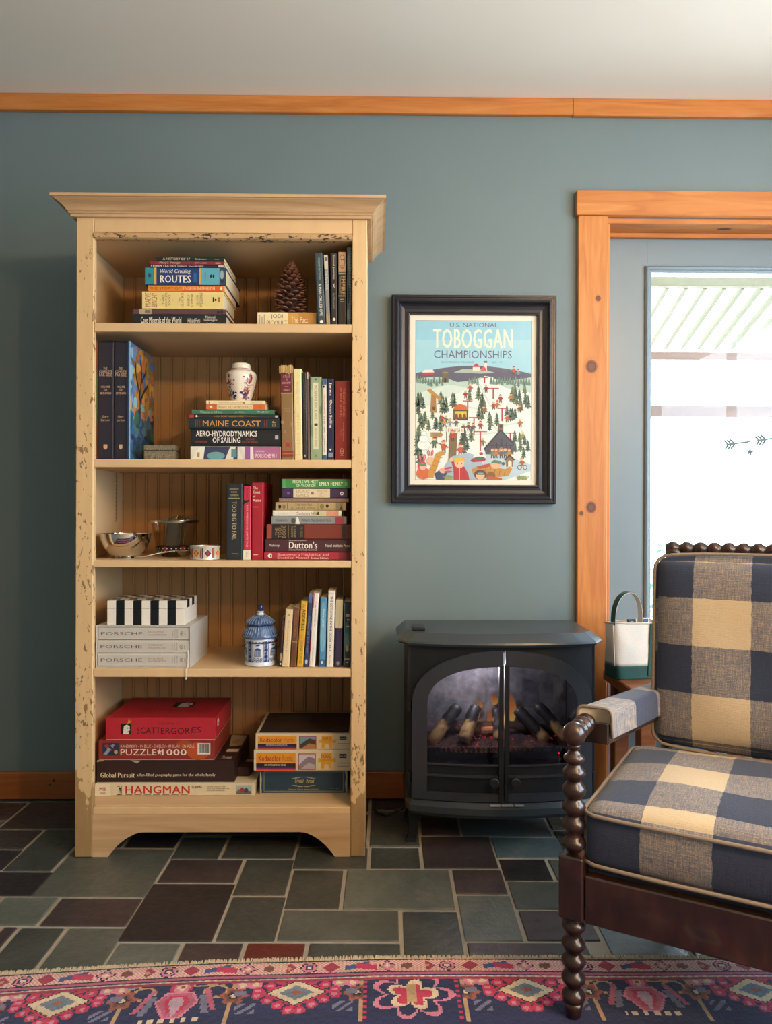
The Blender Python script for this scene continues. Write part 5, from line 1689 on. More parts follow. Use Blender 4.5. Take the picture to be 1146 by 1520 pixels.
# ladle across the shelf
sp = thing('silver_spoon', 'long handled silver serving spoon lying before the glass bucket', 'spoon', (at(200, 829, YF + .05).x, YF + .05, z3))
e_ = at(284, 812, YF + .12)
ex, ey = e_.x - sp.location.x, .07
q = MB()
hs = [(0, 0, .004), (.03 * ex / .17, .012, .006), (.45 * ex, .45 * ey, .016), (.72 * ex, .72 * ey, .022), (.80 * ex, .80 * ey, .022)]
for i, p in enumerate(hs):
    w_2 = (.006, .0055, .0035, .003, .004)[i]
    q.v += [(p[0], p[1] - w_2, p[2]), (p[0], p[1] + w_2, p[2]), (p[0], p[1] + w_2, p[2] + .003), (p[0], p[1] - w_2, p[2] + .003)]
for i in range(len(hs) - 1):
    for k in range(4):
        q.f.append((i * 4 + k, i * 4 + (k + 1) % 4, i * 4 + 4 + (k + 1) % 4, i * 4 + 4 + k))
q.f += [(0, 1, 2, 3), (19, 18, 17, 16)]
q.build('handle', M_PEWT, sp)
q = MB()
n1, n2 = 10, 20
for i in range(n1 + 1):
    t_ = i / n1
    for k in range(n2):
        a = 2 * pi * k / n2
        q.v.append((.87 * ex + .026 * t_ * cos(a), .87 * ey + .018 * t_ * sin(a), .002 + .020 * t_ * t_ + .002))
for i in range(n1):
    for k in range(n2):
        q.f.append((i * n2 + k, i * n2 + (k + 1) % n2, (i + 1) * n2 + (k + 1) % n2, (i + 1) * n2 + k))
o = q.build('spoon_bowl', M_PEWT, sp, smooth='all')
md = o.modifiers.new('thick', 'SOLIDIFY')
md.thickness = .0012

# painted oval tin
ty = YF + .055
tc = at(304.5, 820, ty)
rt2 = (at(327, 820, ty).x - at(282, 820, ty).x) / 2
ht = at(304, 810, ty).z - z3
TN = thing('enamel_dish', 'small round dish with red and orange folk pattern band on third shelf', 'dish', (tc.x, ty, z3))
MB().lathe([(.95 * rt2, 0), (.99 * rt2, .03 * ht), (.97 * rt2, .10 * ht), (.97 * rt2, .86 * ht), (1.0 * rt2, .90 * ht), (1.0 * rt2, 1.0 * ht), (.94 * rt2, 1.0 * ht), (.92 * rt2, .9 * ht), (.90 * rt2, .2 * ht), (.02 * rt2, .15 * ht)], 48).build('wall', pm('#d2cab8', .25, .3, name='pale_enamel'), TN, smooth=True)
P = Paint(lambda a, b, h: ((rt2 * .98 + h) * sin(a), -(rt2 * .98 + h) * cos(a), ht * (.1 + .76 * b)))
for k in range(8):
    a = -pi + (k + .5) * 2 * pi / 8
    P.rect(a - .393, a + .393, 0, 1, '#8a3a2a' if k % 2 else '#2c2c38')
    P.poly([(a - .30, .5), (a, .02), (a + .30, .5), (a, .98)], '#d8c8a4')
    P.poly([(a - .22, .5), (a, .15), (a + .22, .5), (a, .85)], '#c8642c' if k % 2 else '#2c3a5c')
    P.ell(a, .5, .09, .2, '#d8a83c' if k % 2 else '#a8342c')
    P.rect(a - .393, a - .375, 0, 1, '#d8c8a4')
    P.rect(a + .30, a + .37, .1, .9, '#a82c2c')
P.build('pattern_band', TN, INKG)

# ================================================================ framed poster
fx0, fx1 = at(581, 590, YW - .04).x, at(826.5, 590, YW - .04).x
fz1, fz0 = at(703, 437, YW - .04).z, at(703, 747.5, YW - .04).z
ax0, ax1 = at(609, 590, YW - .02).x, at(797, 590, YW - .02).x
az1, az0 = at(703, 468, YW - .02).z, at(703, 720, YW - .02).z
fcx, fcz = (fx0 + fx1) / 2, (fz0 + fz1) / 2
FR = thing('framed_poster', 'framed winter sports poster in a wide black moulded frame on blue wall', 'picture', (fcx, YW, fcz))
M_FRM = pm('#1f1f25', .32, var=.05, name='black_frame_lacquer')
hw_, hh_ = (fx1 - fx0) / 2, (fz1 - fz0) / 2
iw_, ih_ = (ax1 - ax0) / 2, (az1 - az0) / 2
fw_ = min(hw_ - iw_, hh_ - ih_)
prf = [(0, -.001), (0, -.030), (.004, -.034), (.008, -.034), (.010, -.031), (.014, -.031), (.017, -.036), (.022, -.037), (.026, -.034), (.030, -.026), (.036, -.021), (.046, -.018), (.056, -.019), (.060, -.022), (.064, -.021), (.0655, -.012), (.0655, -.001)]
sc_ = 1 / .0655
n = len(prf)
for sd in range(4):
    q = MB()
    for e in (0, 1):
        for o_, d in prf:
            s_ = o_ * sc_
            X_ = hw_ - (hw_ - iw_) * s_
            Z_ = hh_ - (hh_ - ih_) * s_
            c = [(-X_, Z_), (X_, Z_), (X_, -Z_), (-X_, -Z_)][(sd + e) % 4]
            q.v.append((c[0], d, c[1]))
    q.f += [tuple(range(n))[::-1], tuple(range(n, 2 * n))] + [(i, (i + 1) % n, n + (i + 1) % n, n + i) for i in range(n)]
    q.build('frame_rail', M_FRM, FR)
MB().box(-iw_ - .002, iw_ + .002, -.010, -.004, -ih_ - .002, ih_ + .002).build('poster', pm('#e9dfca', .7, var=.02, name='poster_paper'), FR)
MB().box(-iw_, iw_, -.0170, -.0155, -ih_, ih_).build('glazing', pane_mat('picture_glass', '#ffffff', .02, .02), FR)
# print: units of the art panel, x 0..720 right, y 0..997 down
P = Paint(lambda a, b, h: (-iw_ + (a + 35) / 788 * 2 * iw_, -.0100 - h, ih_ - (b + 33) / 1062 * 2 * ih_), step=.000015)
NAV, RED_ = '#5a5a74', '#b23a44'
P.rect(-2, 722, -2, 999, '#4a5a68')
P.rect(0, 720, 0, 997, '#8fc8d8')
P.rect(0, 720, 120, 330, '#9fd0da')
P.poly([(0, 330)] + [(720 * k / 20, 330 - 48 * math.sin(pi * k / 20) ** .9) for k in range(21)] + [(720, 420), (0, 420)], '#5d5c6e')
P.poly([(0, 372), (60, 355), (140, 352), (200, 362), (260, 385), (330, 378), (420, 350), (480, 358), (560, 380), (720, 352), (720, 640), (0, 640)], '#b9cfc0')
P.poly([(330, 420), (430, 345), (480, 352), (560, 420), (720, 450), (720, 997), (0, 997), (0, 560), (150, 480), (260, 430)], '#e7ece0')
P.poly([(60, 440), (200, 400), (330, 420), (180, 500), (0, 560), (0, 470)], '#d2e0d2')
for pts in (((250, 520), (420, 560), (520, 700)), ((400, 400), (470, 540), (640, 560)), ((150, 640), (330, 720), (500, 700)), ((520, 660), (640, 640), (700, 760))):
    for i in range(2):
        P.line(pts[i][0], pts[i][1], pts[i + 1][0], pts[i + 1][1], 10, '#cddccf')
P.text('U.S. NATIONAL', 212, 512, 40, 12, NAV)
P.text('TOBOGGAN', 108, 604, 172, 52, '#f0e8cc', bold=1)
P.text('CHAMPIONSHIPS', 114, 600, 236, 186, NAV)
P.text('CAMDEN-MAINE', 155, 365, 266, 254, '#6a8494')
P.text('2019', 475, 538, 266, 254, '#6a8494')


NTREE = [0]


def tree(x, y, s, c='#50685a'):
    h0 = P.h
    P.h = h0 + (NTREE[0] % 5) * 2 * P.step
    NTREE[0] += 1
    P.rect(x - s * .05, x + s * .05, y, y + s * .12, '#4a4034')
    P.hold = True
    for k in range(4):
        w_k = s * (.30 - .055 * k)
        P.poly([(x - w_k, y - s * .23 * k), (x + w_k, y - s * .23 * k), (x, y - s * .23 * k - s * .38)], c)
    P.hold = False
    P.h += P.step
    P.poly([(x - s * .10, y - s * .45), (x - s * .02, y - s * .45), (x - s * .01, y - s * .8)], '#8fa894')
    P.h = h0


rnd = random.Random(31)
for x in range(12, 718, 17):
    if not (180 < x < 330 or 395 < x < 470):
        tree(x, 400 + rnd.randint(-12, 10), 44, rnd.choice(['#6b8a7c', '#7c9a8a']))
for cl in ((640, 490, 9, 60), (20, 560, 9, 70), (200, 560, 8, 80), (60, 660, 8, 75), (380, 540, 4, 75), (430, 590, 4, 75), (470, 640, 3, 75), (700, 560, 4, 70), (600, 640, 4, 75), (310, 800, 5, 75), (640, 800, 6, 70), (120, 690, 4, 70), (690, 850, 3, 70), (450, 690, 1, 60), (10, 760, 3, 90), (8, 880, 2, 110)):
    for i in range(cl[2]):
        tree(min(702, max(16, cl[0] + rnd.randint(-48, 48))), cl[1] + rnd.randint(-50, 34), cl[3] * rnd.uniform(.8, 1.1), rnd.choice(['#566c5c', '#60765f', '#6d7d5c', '#4c6256']))
P.h += 12 * P.step


def tee(x, y, wd, h):
    P.rect(x - wd / 2, x + wd / 2, y, y + 6, RED_)
    P.rect(x - 4, x + 4, y, y + h, RED_)


for x, y, wd, h in ((325, 500, 60, 70), (365, 604, 66, 110), (405, 692, 84, 125), (485, 420, 70, 70), (540, 545, 56, 85), (592, 700, 60, 60), (430, 352, 40, 40)):
    tee(x, y, wd, h)


def person(x, y, s, coat, hat, skin='#e2b48c', legs='#3c4450', arm=0):
    h0 = P.h
    P.hold = True
    P.ell(x, y, s * .34, s * .48, coat, 10)
    P.line(x - s * .15, y + s * .35, x - s * .2, y + s * .85, s * .16, legs)
    P.line(x + s * .15, y + s * .35, x + s * .2, y + s * .85, s * .16, legs)
    P.line(x - s * .25, y - s * .2, x - s * .6, y + (-.5 if arm else .2) * s, s * .16, coat)
    P.line(x + s * .25, y - s * .2, x + s * .6, y + s * .15, s * .16, coat)
    P.h += P.step
    P.ell(x, y - s * .62, s * .26, s * .27, skin, 10)
    P.hold = False
    P.h += P.step
    P.ell(x, y - s * .68, s * .28, s * .24, hat, 10, pi, 2 * pi)
    P.h = h0 + P.step


# sea: ferry, round tower, island with lighthouse
P.poly([(32, 325), (118, 322), (108, 342), (42, 344)], '#b04048')
P.poly([(36, 326), (60, 308), (105, 306), (116, 324)], '#e8e4d8')
P.rect(76, 80, 282, 308, '#c8c4bc')
P.rect(164, 205, 325, 388, '#6e664e')
P.ell(184, 325, 20, 7, '#8a8064')
P.rect(178, 190, 360, 388, '#2c2a24')
P.poly([(235, 324), (290, 304), (420, 302), (500, 326), (400, 330)], '#a9bda8')
P.rect(356, 400, 288, 314, '#e8dcc8')
P.poly([(350, 290), (378, 266), (404, 290)], RED_)
P.rect(428, 444, 262, 316, '#e9e2d2')
P.rect(426, 446, 252, 264, '#5a5a5a')
P.poly([(408, 300), (424, 284), (440, 300), (440, 314), (408, 314)], '#c85a50')
person(612, 310, 30, '#c85a44', '#a03c34')
person(640, 325, 28, '#8a8c98', '#6a7080')
# slide tower
P.poly([(70, 438), (90, 425), (165, 492), (150, 505)], '#c08a44')
P.poly([(92, 575), (98, 460), (126, 475), (132, 578)], '#a87a44')
P.rect(106, 120, 540, 560, '#5a3c20')
# gondola hut
P.poly([(232, 560), (250, 530), (280, 522), (312, 530), (330, 560)], '#d0602c')
P.rect(236, 326, 560, 625, '#4c4430')
P.rect(244, 318, 568, 606, '#d8c03c')
for x in (255, 280, 305):
    P.ell(x, 600, 10, 18, '#7a4a34')
for x, y, c in ((165, 610, '#b04438'), (190, 622, '#5c6a70'), (215, 640, '#9a9c94'), (255, 640, '#6a5a50'), (180, 640, '#c8943c'), (330, 665, '#7a4c40'), (360, 668, '#545c64'), (300, 668, '#8a5a44')):
    person(x, y, 30, c, rnd.choice(['#b04040', '#4a6a5c', '#c8a040', '#e0dccc']))
for x, y, c in ((340, 420, '#b8503c'), (312, 462, '#b03c44'), (440, 425, '#8a4a40'), (488, 530, '#b0443c'), (510, 525, '#c07048'), (595, 480, '#b8783c'), (530, 488, '#a83c44'), (425, 560, '#8c6a50'), (650, 550, '#7a5038'), (572, 610, '#c0603c'), (655, 640, '#d0642c'), (405, 655, '#a04038'), (420, 760, '#8a7a50'), (670, 720, '#9aa050')):
    person(x, y, 30, c, rnd.choice(['#b04040', '#4a5a6c', '#d8c8a0']))
# finish banner, sign, stump slide
P.poly([(205, 880), (215, 700), (262, 700), (255, 845), (230, 850)], '#7d6848')
P.rect(192, 197, 660, 760, '#6a4c34')
P.rect(300, 305, 665, 760, '#6a4c34')
P.poly([(192, 670), (302, 674), (302, 704), (192, 698)], '#f2ead8')
P.text('FINISH', 202, 292, 698, 678, '#c03c3c')
person(232, 722, 40, '#b8443c', '#c86a44')
P.poly([(95, 700), (160, 700), (172, 715), (160, 730), (95, 730)], '#b08a54')
P.text('TOBOGGAN', 102, 158, 714, 706, '#6a4c2c')
P.text('CHUTE', 110, 150, 726, 718, '#6a4c2c')
P.rect(130, 135, 730, 770, '#6a4c34')
# snow figure
for y, r_ in ((780, 40), (740, 28), (708, 17)):
    P.ell(52, y, r_ + 2, r_ * .8 + 2, '#9aa8a0')
    P.ell(52, y, r_, r_ * .8, '#eef0e6')
person(118, 765, 40, '#5c7a5c', '#7a4a34')
person(176, 790, 46, '#c05c34', '#b04038', arm=1)
person(280, 810, 44, '#c8604c', '#b04048', legs='#c8604c')
# pond and path
P.poly([(190, 900), (230, 850), (330, 830), (400, 850), (430, 920), (430, 997), (150, 997)], '#a4b8c4')
P.poly([(430, 830), (600, 860), (720, 900), (720, 940), (560, 997), (430, 997)], '#bcccd0')
# timber lodge
P.rect(516, 548, 646, 700, '#7a6a54')
P.rect(526, 540, 655, 670, '#2c2824')
P.poly([(430, 802), (532, 682), (612, 770), (612, 838), (440, 838)], '#50505c')
P.line(428, 806, 532, 684, 8, '#34343c')
P.line(532, 684, 614, 772, 8, '#34343c')
for x in (475, 505, 535, 565, 590):
    P.rect(x, x + 5, 740 + abs(x - 535) * .8, 838, '#34343c')
P.rect(440, 612, 778, 783, '#34343c')
P.poly([(520, 838), (520, 805), (535, 792), (552, 805), (552, 838)], '#b09468')
for x, c in ((480, '#6a8a5c'), (503, '#c07844'), (535, '#7a6448'), (560, '#5a6c84'), (584, '#b08440')):
    person(x, 832, 36, c, rnd.choice(['#d8b048', '#b05040', '#8a6a50']))
# hut, bicycle rider, red car under snow
P.poly([(560, 862), (588, 842), (614, 862), (608, 915), (566, 915)], '#8a6a44')
P.poly([(552, 872), (588, 836), (622, 872), (614, 876), (588, 850), (560, 876)], '#4c3a2c')
P.poly([(578, 915), (578, 885), (588, 875), (600, 885), (600, 915)], '#e6dcc8')
for x in (650, 684):
    P.ell(x, 918, 14, 16, '#3c4048')
    P.ell(x, 918, 10, 12, '#c8d0cc')
person(666, 890, 36, '#a8643c', '#c89850')
P.poly([(342, 878), (360, 862), (430, 858), (442, 868), (430, 882), (360, 888)], '#b8343c')
P.ell(400, 852, 40, 18, '#eef0e8')
P.ell(400, 862, 34, 10, '#4c6a5c')
P.ell(410, 834, 12, 10, '#b04040')


def ears(x, y, s, tilt):
    for k in (-1, 1):
        P.ell(x + k * s * .35 + tilt * s * .3, y - s, s * .22, s * .62, '#c04858', 10, rot=k * .15 + tilt * .4)
        P.ell(x + k * s * .35 + tilt * s * .3, y - s, s * .11, s * .42, '#e09098', 10, rot=k * .15 + tilt * .4)


# foreground riders
P.ell(50, 958, 44, 38, '#d06a3c')
ears(42, 900, 38, 0)
P.ell(42, 912, 28, 32, '#c04858')
P.ell(46, 918, 20, 22, '#e6b490')
P.rect(26, 64, 898, 912, '#5c8a5c')
ears(94, 862, 32, 0)
P.ell(94, 880, 24, 26, '#e6b490')
P.poly([(78, 960), (130, 832), (170, 815), (186, 838), (160, 850), (112, 985), (80, 985)], '#c8923c')
for k in range(4):
    P.line(92 + k * 14, 930 - k * 26, 126 + k * 14, 945 - k * 28, 3, '#94642c')
P.poly([(120, 960), (150, 935), (200, 950), (180, 997), (130, 997)], '#3c4a68')
P.ell(172, 940, 22, 18, '#e2a890')
for k in (0, 1):
    P.ell(204, 925 + 22 * k, 26, 7, '#c04858', 10, rot=-.25 + .2 * k)
P.poly([(240, 997), (238, 930), (222, 880), (234, 876), (256, 915), (306, 915), (330, 960), (336, 997)], '#b83438')
P.ell(224, 872, 12, 14, '#e6b490')
P.ell(274, 892, 32, 32, '#e8bc98')
P.ell(276, 880, 36, 26, '#e0b040', 12, pi, 2 * pi)
P.ell(256, 878, 16, 14, '#e0b040')
P.ell(262, 896, 3, 4, '#3c2c24')
P.ell(288, 896, 3, 4, '#3c2c24')
P.rect(272, 276, 920, 997, '#e8d8c0')
P.poly([(350, 930), (420, 905), (560, 930), (590, 912), (604, 930), (580, 972), (480, 985), (360, 962)], '#c08a3c')
for k in range(5):
    P.line(440 + k * 30, 920 + k * 4, 425 + k * 32, 975 - k, 3, '#8a5c28')
P.ell(500, 905, 30, 24, '#e2b088')
P.poly([(468, 895), (490, 872), (525, 878), (548, 895), (520, 898), (495, 892)], '#56806a')
P.ell(548, 896, 10, 10, '#3c5a70')
P.poly([(380, 915), (460, 895), (472, 912), (400, 930)], '#b84c3c')
P.ell(405, 965, 40, 32, '#6a4630')
P.ell(405, 972, 28, 26, '#e2b088')
P.rect(382, 430, 950, 966, '#3c5c50')
P.rect(388, 424, 953, 963, '#7aa49a')
P.ell(470, 972, 30, 26, '#8a5a38')
P.poly([(440, 997), (455, 975), (540, 985), (540, 997)], '#b85a38')
for x in (190, 205, 220, 650, 670, 690):
    for k in range(-2, 3):
        P.line(x, 997, x + k * 9, 968 + abs(k) * 4, 4, '#93a058')
P.build('poster_print', FR)
# ================================================================ electric stove
YS = 2.385
XS = at(744, 1050, YS).x
pxs = YS / FPX
sx = lambda px: (px - 744) * pxs
sz = lambda py: CZ - (py - 758) * pxs
ST_ = thing('electric_stove', 'black freestanding electric stove with arched double glass doors and glowing logs', 'stove', (XS, YS, 0))
M_IRON = pm('#3d4045', .32, .45, var=.08, vs=25, bump=.05, bs=300, name='black_iron')
M_IRON2 = pm('#15171a', .5, .2, var=.08, name='dark_iron')
HB = .292
ZB0, ZB1 = sz(1181), sz(955)
DB_ = .255


def bow(x, k=.042):
    return -k * max(0.0, 1 - (x / .30) ** 2)


def arch(hw, zs, zt, e=2.0, n=14):
    """right half of an arch outline from the spring up to the crown"""
    out = []
    for i in range(n + 1):
        a = i / n * pi / 2
        out.append((hw * cos(a) ** (2 / e), zs + (zt - zs) * sin(a) ** (2 / e)))
    return out


def strip(q, A, B, y0, y1, bowk=.042):
    """solid band between two matching outlines, following the bowed front"""
    n = len(A)
    for pts in (A, B):
        for x, z in pts:
            q.v.append((x, y0 + bow(x, bowk), z))
            q.v.append((x, y1 + bow(x, bowk), z))
    o = len(q.v) - 4 * n
    a = lambda i, k: o + 2 * i + k
    b = lambda i, k: o + 2 * n + 2 * i + k
    for i in range(n - 1):
        q.f += [(a(i, 0), a(i + 1, 0), b(i + 1, 0), b(i, 0)), (a(i, 1), b(i, 1), b(i + 1, 1), a(i + 1, 1)), (a(i, 0), a(i, 1), a(i + 1, 1), a(i + 1, 0)), (b(i, 0), b(i + 1, 0), b(i + 1, 1), b(i, 1))]
    q.f += [(a(0, 0), b(0, 0), b(0, 1), a(0, 1)), (a(n - 1, 0), a(n - 1, 1), b(n - 1, 1), b(n - 1, 0))]


# carcass
for s_ in (-1, 1):
    x0_, x1_ = sorted((s_ * HB, s_ * (HB - .012)))
    MB().box(x0_, x1_, 0, DB_, ZB0, ZB1, .002).build('side_panel', M_IRON2, ST_)
MB().box(-HB + .012, HB - .012, DB_ - .01, DB_, ZB0, ZB1).build('back_panel', M_IRON2, ST_)
MB().box(-HB + .012, HB - .012, 0, DB_ - .01, ZB1 - .012, ZB1).build('inner_top', M_IRON2, ST_)
MB().box(-HB + .012, HB - .012, 0, DB_ - .01, ZB0, ZB0 + .012).build('inner_floor', M_IRON2, ST_)
HO, ZSO, ZTO = .278, sz(1040), sz(959.5)
HI, ZSI, ZTI = sx(857), sz(1040), sz(982.5)
HI = (sx(858) - sx(636)) / 2
# front plate round the arch
for s_ in (-1, 1):
    q = MB()
    A = [(s_ * (HO - .01), ZB0)] + [(s_ * max(x - .01, 0), z - .008) for x, z in arch(HO, ZSO, ZTO, 2.15)]
    B = [(s_ * HB, ZB0)] + [(s_ * HB * min(1, (14 - i) / 8), ZB1 if i > 5 else ZSO + (ZB1 - ZSO) * i / 6) for i in range(15)]
    strip(q, A, B, .004, .016, .036)
    q.build('front_plate', M_IRON2, ST_)
# lid with bevelled bowed edge
lw = .315
PT = []
out = [(-lw, .27), (-lw, .035)]
for i in range(13):
    x = -lw + .03 + (2 * lw - .06) * i / 12
    out.append((x, -.012 + bow(x, .045)))
out += [(lw, .035), (lw, .27)]
zl0, zl1 = ZB1 + .0005, sz(953) + .034


def shrink(p, d):
    return (p[0] * (1 - d / lw), p[1] + (d if p[1] < .2 else 0))


q = MB()
lay = [(out, zl0), ([shrink(p, -.006) for p in out], zl0 + .008), ([shrink(p, -.004) for p in out], zl0 + .014), ([shrink(p, .022) for p in out], zl1 - .002), ([shrink(p, .026) for p in out], zl1)]
n = len(out)
for pts, z in lay:
    q.v += [(x, y, z) for x, y in pts]
for i in range(len(lay) - 1):
    q.f += [(i * n + k, i * n + (k + 1) % n, (i + 1) * n + (k + 1) % n, (i + 1) * n + k) for k in range(n)]
q.f += [tuple(range(n))[::-1], tuple(range((len(lay) - 1) * n, len(lay) * n))]
q.build('top_plate', pm('#434a4e', .34, .35, var=.05, vs=9, name='grey_iron_top'), ST_)
ZSTV = zl1
# plinth
out = [(-HB - .004, DB_)] + [(-HB - .004, .02)]
for i in range(17):
    x = -HB - .004 + .012 + (2 * (HB + .004) - .024) * i / 16
    out.append((x, -.012 + bow(x, .05)))
out += [(HB + .004, .02), (HB + .004, DB_)]
zp0, zp1 = sz(1204), sz(1181) - .0006
q = MB()
lay = [([shrink(p, .008) for p in out], zp0), (out, zp0 + .012), (out, zp1 - .016), ([shrink(p, .006) for p in out], zp1)]
n = len(out)
for pts, z in lay:
    q.v += [(x, y, z) for x, y in pts]
for i in range(len(lay) - 1):
    q.f += [(i * n + k, i * n + (k + 1) % n, (i + 1) * n + (k + 1) % n, (i + 1) * n + k) for k in range(n)]
q.f += [tuple(range(n))[::-1], tuple(range((len(lay) - 1) * n, len(lay) * n))]
q.build('plinth', pm('#3a4044', .36, .3, var=.06, name='grey_iron_plinth'), ST_)
# legs
for s_ in (-1, 1):
    for y0_ in (.015, DB_ - .05):
        q = MB()
        for z, hw2, dx in ((zp0, .022, 0), (zp0 * .5, .014, .006), (.012, .011, .012), (.012, .016, .013), (0.0005, .017, .014)):
            cx = s_ * (HB - .028 + dx)
            q.v += [(cx - hw2, y0_ - hw2 + .017, z), (cx + hw2, y0_ - hw2 + .017, z), (cx + hw2, y0_ + hw2 + .017, z), (cx - hw2, y0_ + hw2 + .017, z)]
        for i in range(4):
            q.f += [(i * 4 + k, i * 4 + (k + 1) % 4, i * 4 + 4 + (k + 1) % 4, i * 4 + 4 + k) for k in range(4)]
        q.f += [(0, 1, 2, 3), (16, 17, 18, 19)]
        q.build('leg', M_IRON2, ST_)
# doors
zdb = sz(1179)
zgb = sz(1126)
M_STG = pane_mat('stove_glass', '#c4c2c4', .25, .03)
for s_ in (-1, 1):
    d_ = MB()
    A = [(s_ * HO, zdb), (s_ * HO, zdb + .1), (s_ * HO, zdb + .2)] + [(s_ * max(x, .004), z) for x, z in arch(HO, ZSO, ZTO, 2.15)]
    B = [(s_ * HI, zdb), (s_ * HI, zdb + .1), (s_ * HI, zdb + .2)] + [(s_ * max(x, .004), z) for x, z in arch(HI, ZSI, ZTI, 2.3)]
    strip(d_, A, B, -.016, .002)
    dr_ = d_.build('door', M_IRON, ST_)
    q = MB()
    strip(q, [(s_ * .002, zdb), (s_ * .002, ZTI + .005)], [(s_ * .0155, zdb), (s_ * .0155, ZTI + .005)], -.018, .002)
    q.build('meeting_stile', M_IRON2, dr_)
    for z0_, z1_, dy in ((zdb, sz(1168), -.014), (sz(1145), sz(1142), -.012), (zgb - .004, zgb, -.012)):
        q = MB()
        m_ = 10
        xs_ = [.0155 + (HI - .0155 + .004) * i / m_ for i in range(m_ + 1)]
        strip(q, [(s_ * x, z0_) for x in xs_], [(s_ * x, z1_) for x in xs_], dy, dy + .012)
        q.build('cross_bar', M_IRON, dr_)
    q = MB()
    strip(q, [(s_ * x, sz(1168)) for x in xs_], [(s_ * x, zgb) for x in xs_], -.003, .002)
    q.build('lower_panel', M_IRON2, dr_)
    q = MB()
    xs2 = [(x, z) for x, z in arch(HI - .001, ZSI, ZTI - .001, 2.3)]
    strip(q, [(s_ * max(.0155, x), zgb) for x, z in xs2], [(s_ * max(.0155, x), z) for x, z in xs2], -.007, -.005)
    q.build('pane', M_STG, dr_)
    kx = s_ * .032
    yk = -.014 + bow(kx)
    MB().axis((kx, yk, sz(1148)), (kx, yk - .028, sz(1148)), [(0, .006), (.4, .006), (.5, .0145), (.85, .0155), (1, .012)], 20).build('knob', pm('#2b2c2f', .3, .4), dr_, smooth=True)
    for zz_ in (sz(1045), sz(1150)):
        MB().axis((s_ * (HO + .006), -.008, zz_ - .016), (s_ * (HO + .006), -.008, zz_ + .016), [(0, .006), (1, .006)], 10).build('hinge', M_IRON2, dr_, smooth=True)
q = MB()
for x0_, x1_ in ((-.042, -.012), (-.008, .028), (.032, .06)):
    q.box(x0_, x1_, -.066, -.056, sz(1184), sz(1182), .0005)
q.build('vent_slots', pm('#9a9ea2', .4, .6), ST_)

# firebox
t = NT('mottled_firebrick')
v = t.coord()
n1 = t.noise(v, 22, 6, .7)
t.l(t.ramp(n1, [(.3, '#34353a'), (.5, '#5c5d64'), (.7, '#82828a')]), t.b.inputs['Base Color'])
t.set(t.b, Roughness=.8)
M_FB = t.m
MB().box(-HI - .01, HI + .01, .165, .172, ZB0 + .012, ZB1 - .012).build('firebox_back', M_FB, ST_)
for s_ in (-1, 1):
    x0_, x1_ = sorted((s_ * (HI + .012), s_ * (HI + .018)))
    MB().box(x0_, x1_, .012, .165, ZB0 + .012, ZB1 - .012).build('firebox_side', pm('#2c2e33', .7), ST_)
zem = sz(1112)
t = NT('ember_bed')
v = t.coord()
n1 = t.noise(v, 55, 4, .6)
t.l(t.ramp(n1, [(.3, '#120a08'), (.6, '#3a1e16'), (.8, '#5a342a')]), t.b.inputs['Base Color'])
t.set(t.b, Roughness=.9)
hot = t.ramp(t.noise(v, 38, 3, .6, 1.5), [(.62, 0.0), (.68, 1.0)])
t.b.inputs['Emission Color'].default_value = hx('#e02448')
t.l(t.math('MULTIPLY', hot, 1.3), t.b.inputs['Emission Strength'])
t.bump(n1, .8, .01)
q = MB()
nx_, ny_ = 60, 20
rnd = random.Random(6)
for i in range(nx_ + 1):
    for j in range(ny_ + 1):
        q.v.append((-HI + .002 + 2 * (HI - .002) * i / nx_, .018 + .14 * j / ny_, zem + .018 * math.sin(j / ny_ * pi * .7) + rnd.uniform(-.006, .006)))
q.f += [(i * (ny_ + 1) + j, (i + 1) * (ny_ + 1) + j, (i + 1) * (ny_ + 1) + j + 1, i * (ny_ + 1) + j + 1) for i in range(nx_) for j in range(ny_)]
q.build('ember_bed', t.m, ST_, smooth='all')
MB().box(-HI, HI, .006, .016, zgb + .001, zem - .006, .002).build('grate_bar', pm('#241a18', .6, .2), ST_)
for i in range(30):
    x = -HI + .01 + i * (2 * HI - .02) / 29
    MB().axis((x, .011, zem - .012), (x, .009, zem + .008), [(0, .0055), (.7, .006), (1, .004)], 8).build('grate_tooth', pm('#3a2a26', .5, .2), ST_, smooth=True)


def log(p0, p1, r_, label=None, split=.45, d=1):
    p0, p1 = Vector(p0), Vector(p1)
    q = MB()
    rn = random.Random(int(p0.x * 9999))
    prof = []
    m_ = 14
    for i in range(m_ + 1):
        t_ = i / m_
        prof.append((t_, r_ * (.9 + .12 * rn.random()) * (1.0 if 0 < i < m_ else .82)))
    q.axis(p0, p1, prof, 12)
    q.v = [tuple(Vector(p) + Vector((rn.uniform(-1, 1), rn.uniform(-1, 1), rn.uniform(-1, 1))) * r_ * .08) for p in q.v]
    cols = []
    for p in q.v:
        t_ = (Vector(p) - p0).dot(p1 - p0) / (p1 - p0).length_squared
        k = t_ + rn.uniform(-.05, .05)
        c = hx('#c0a069') if k < split else hx('#262629')
        if k < split and rn.random() < .25:
            c = hx('#9a7a48')
        cols.append(c)
    q.col = cols
    return q.build('log', INK, ST_, smooth='all')


def fb(px, py, d):
    """a point in the firebox, d metres behind the stove front"""
    p = at(px, py, YS + d)
    return (p.x - XS, d, p.z)


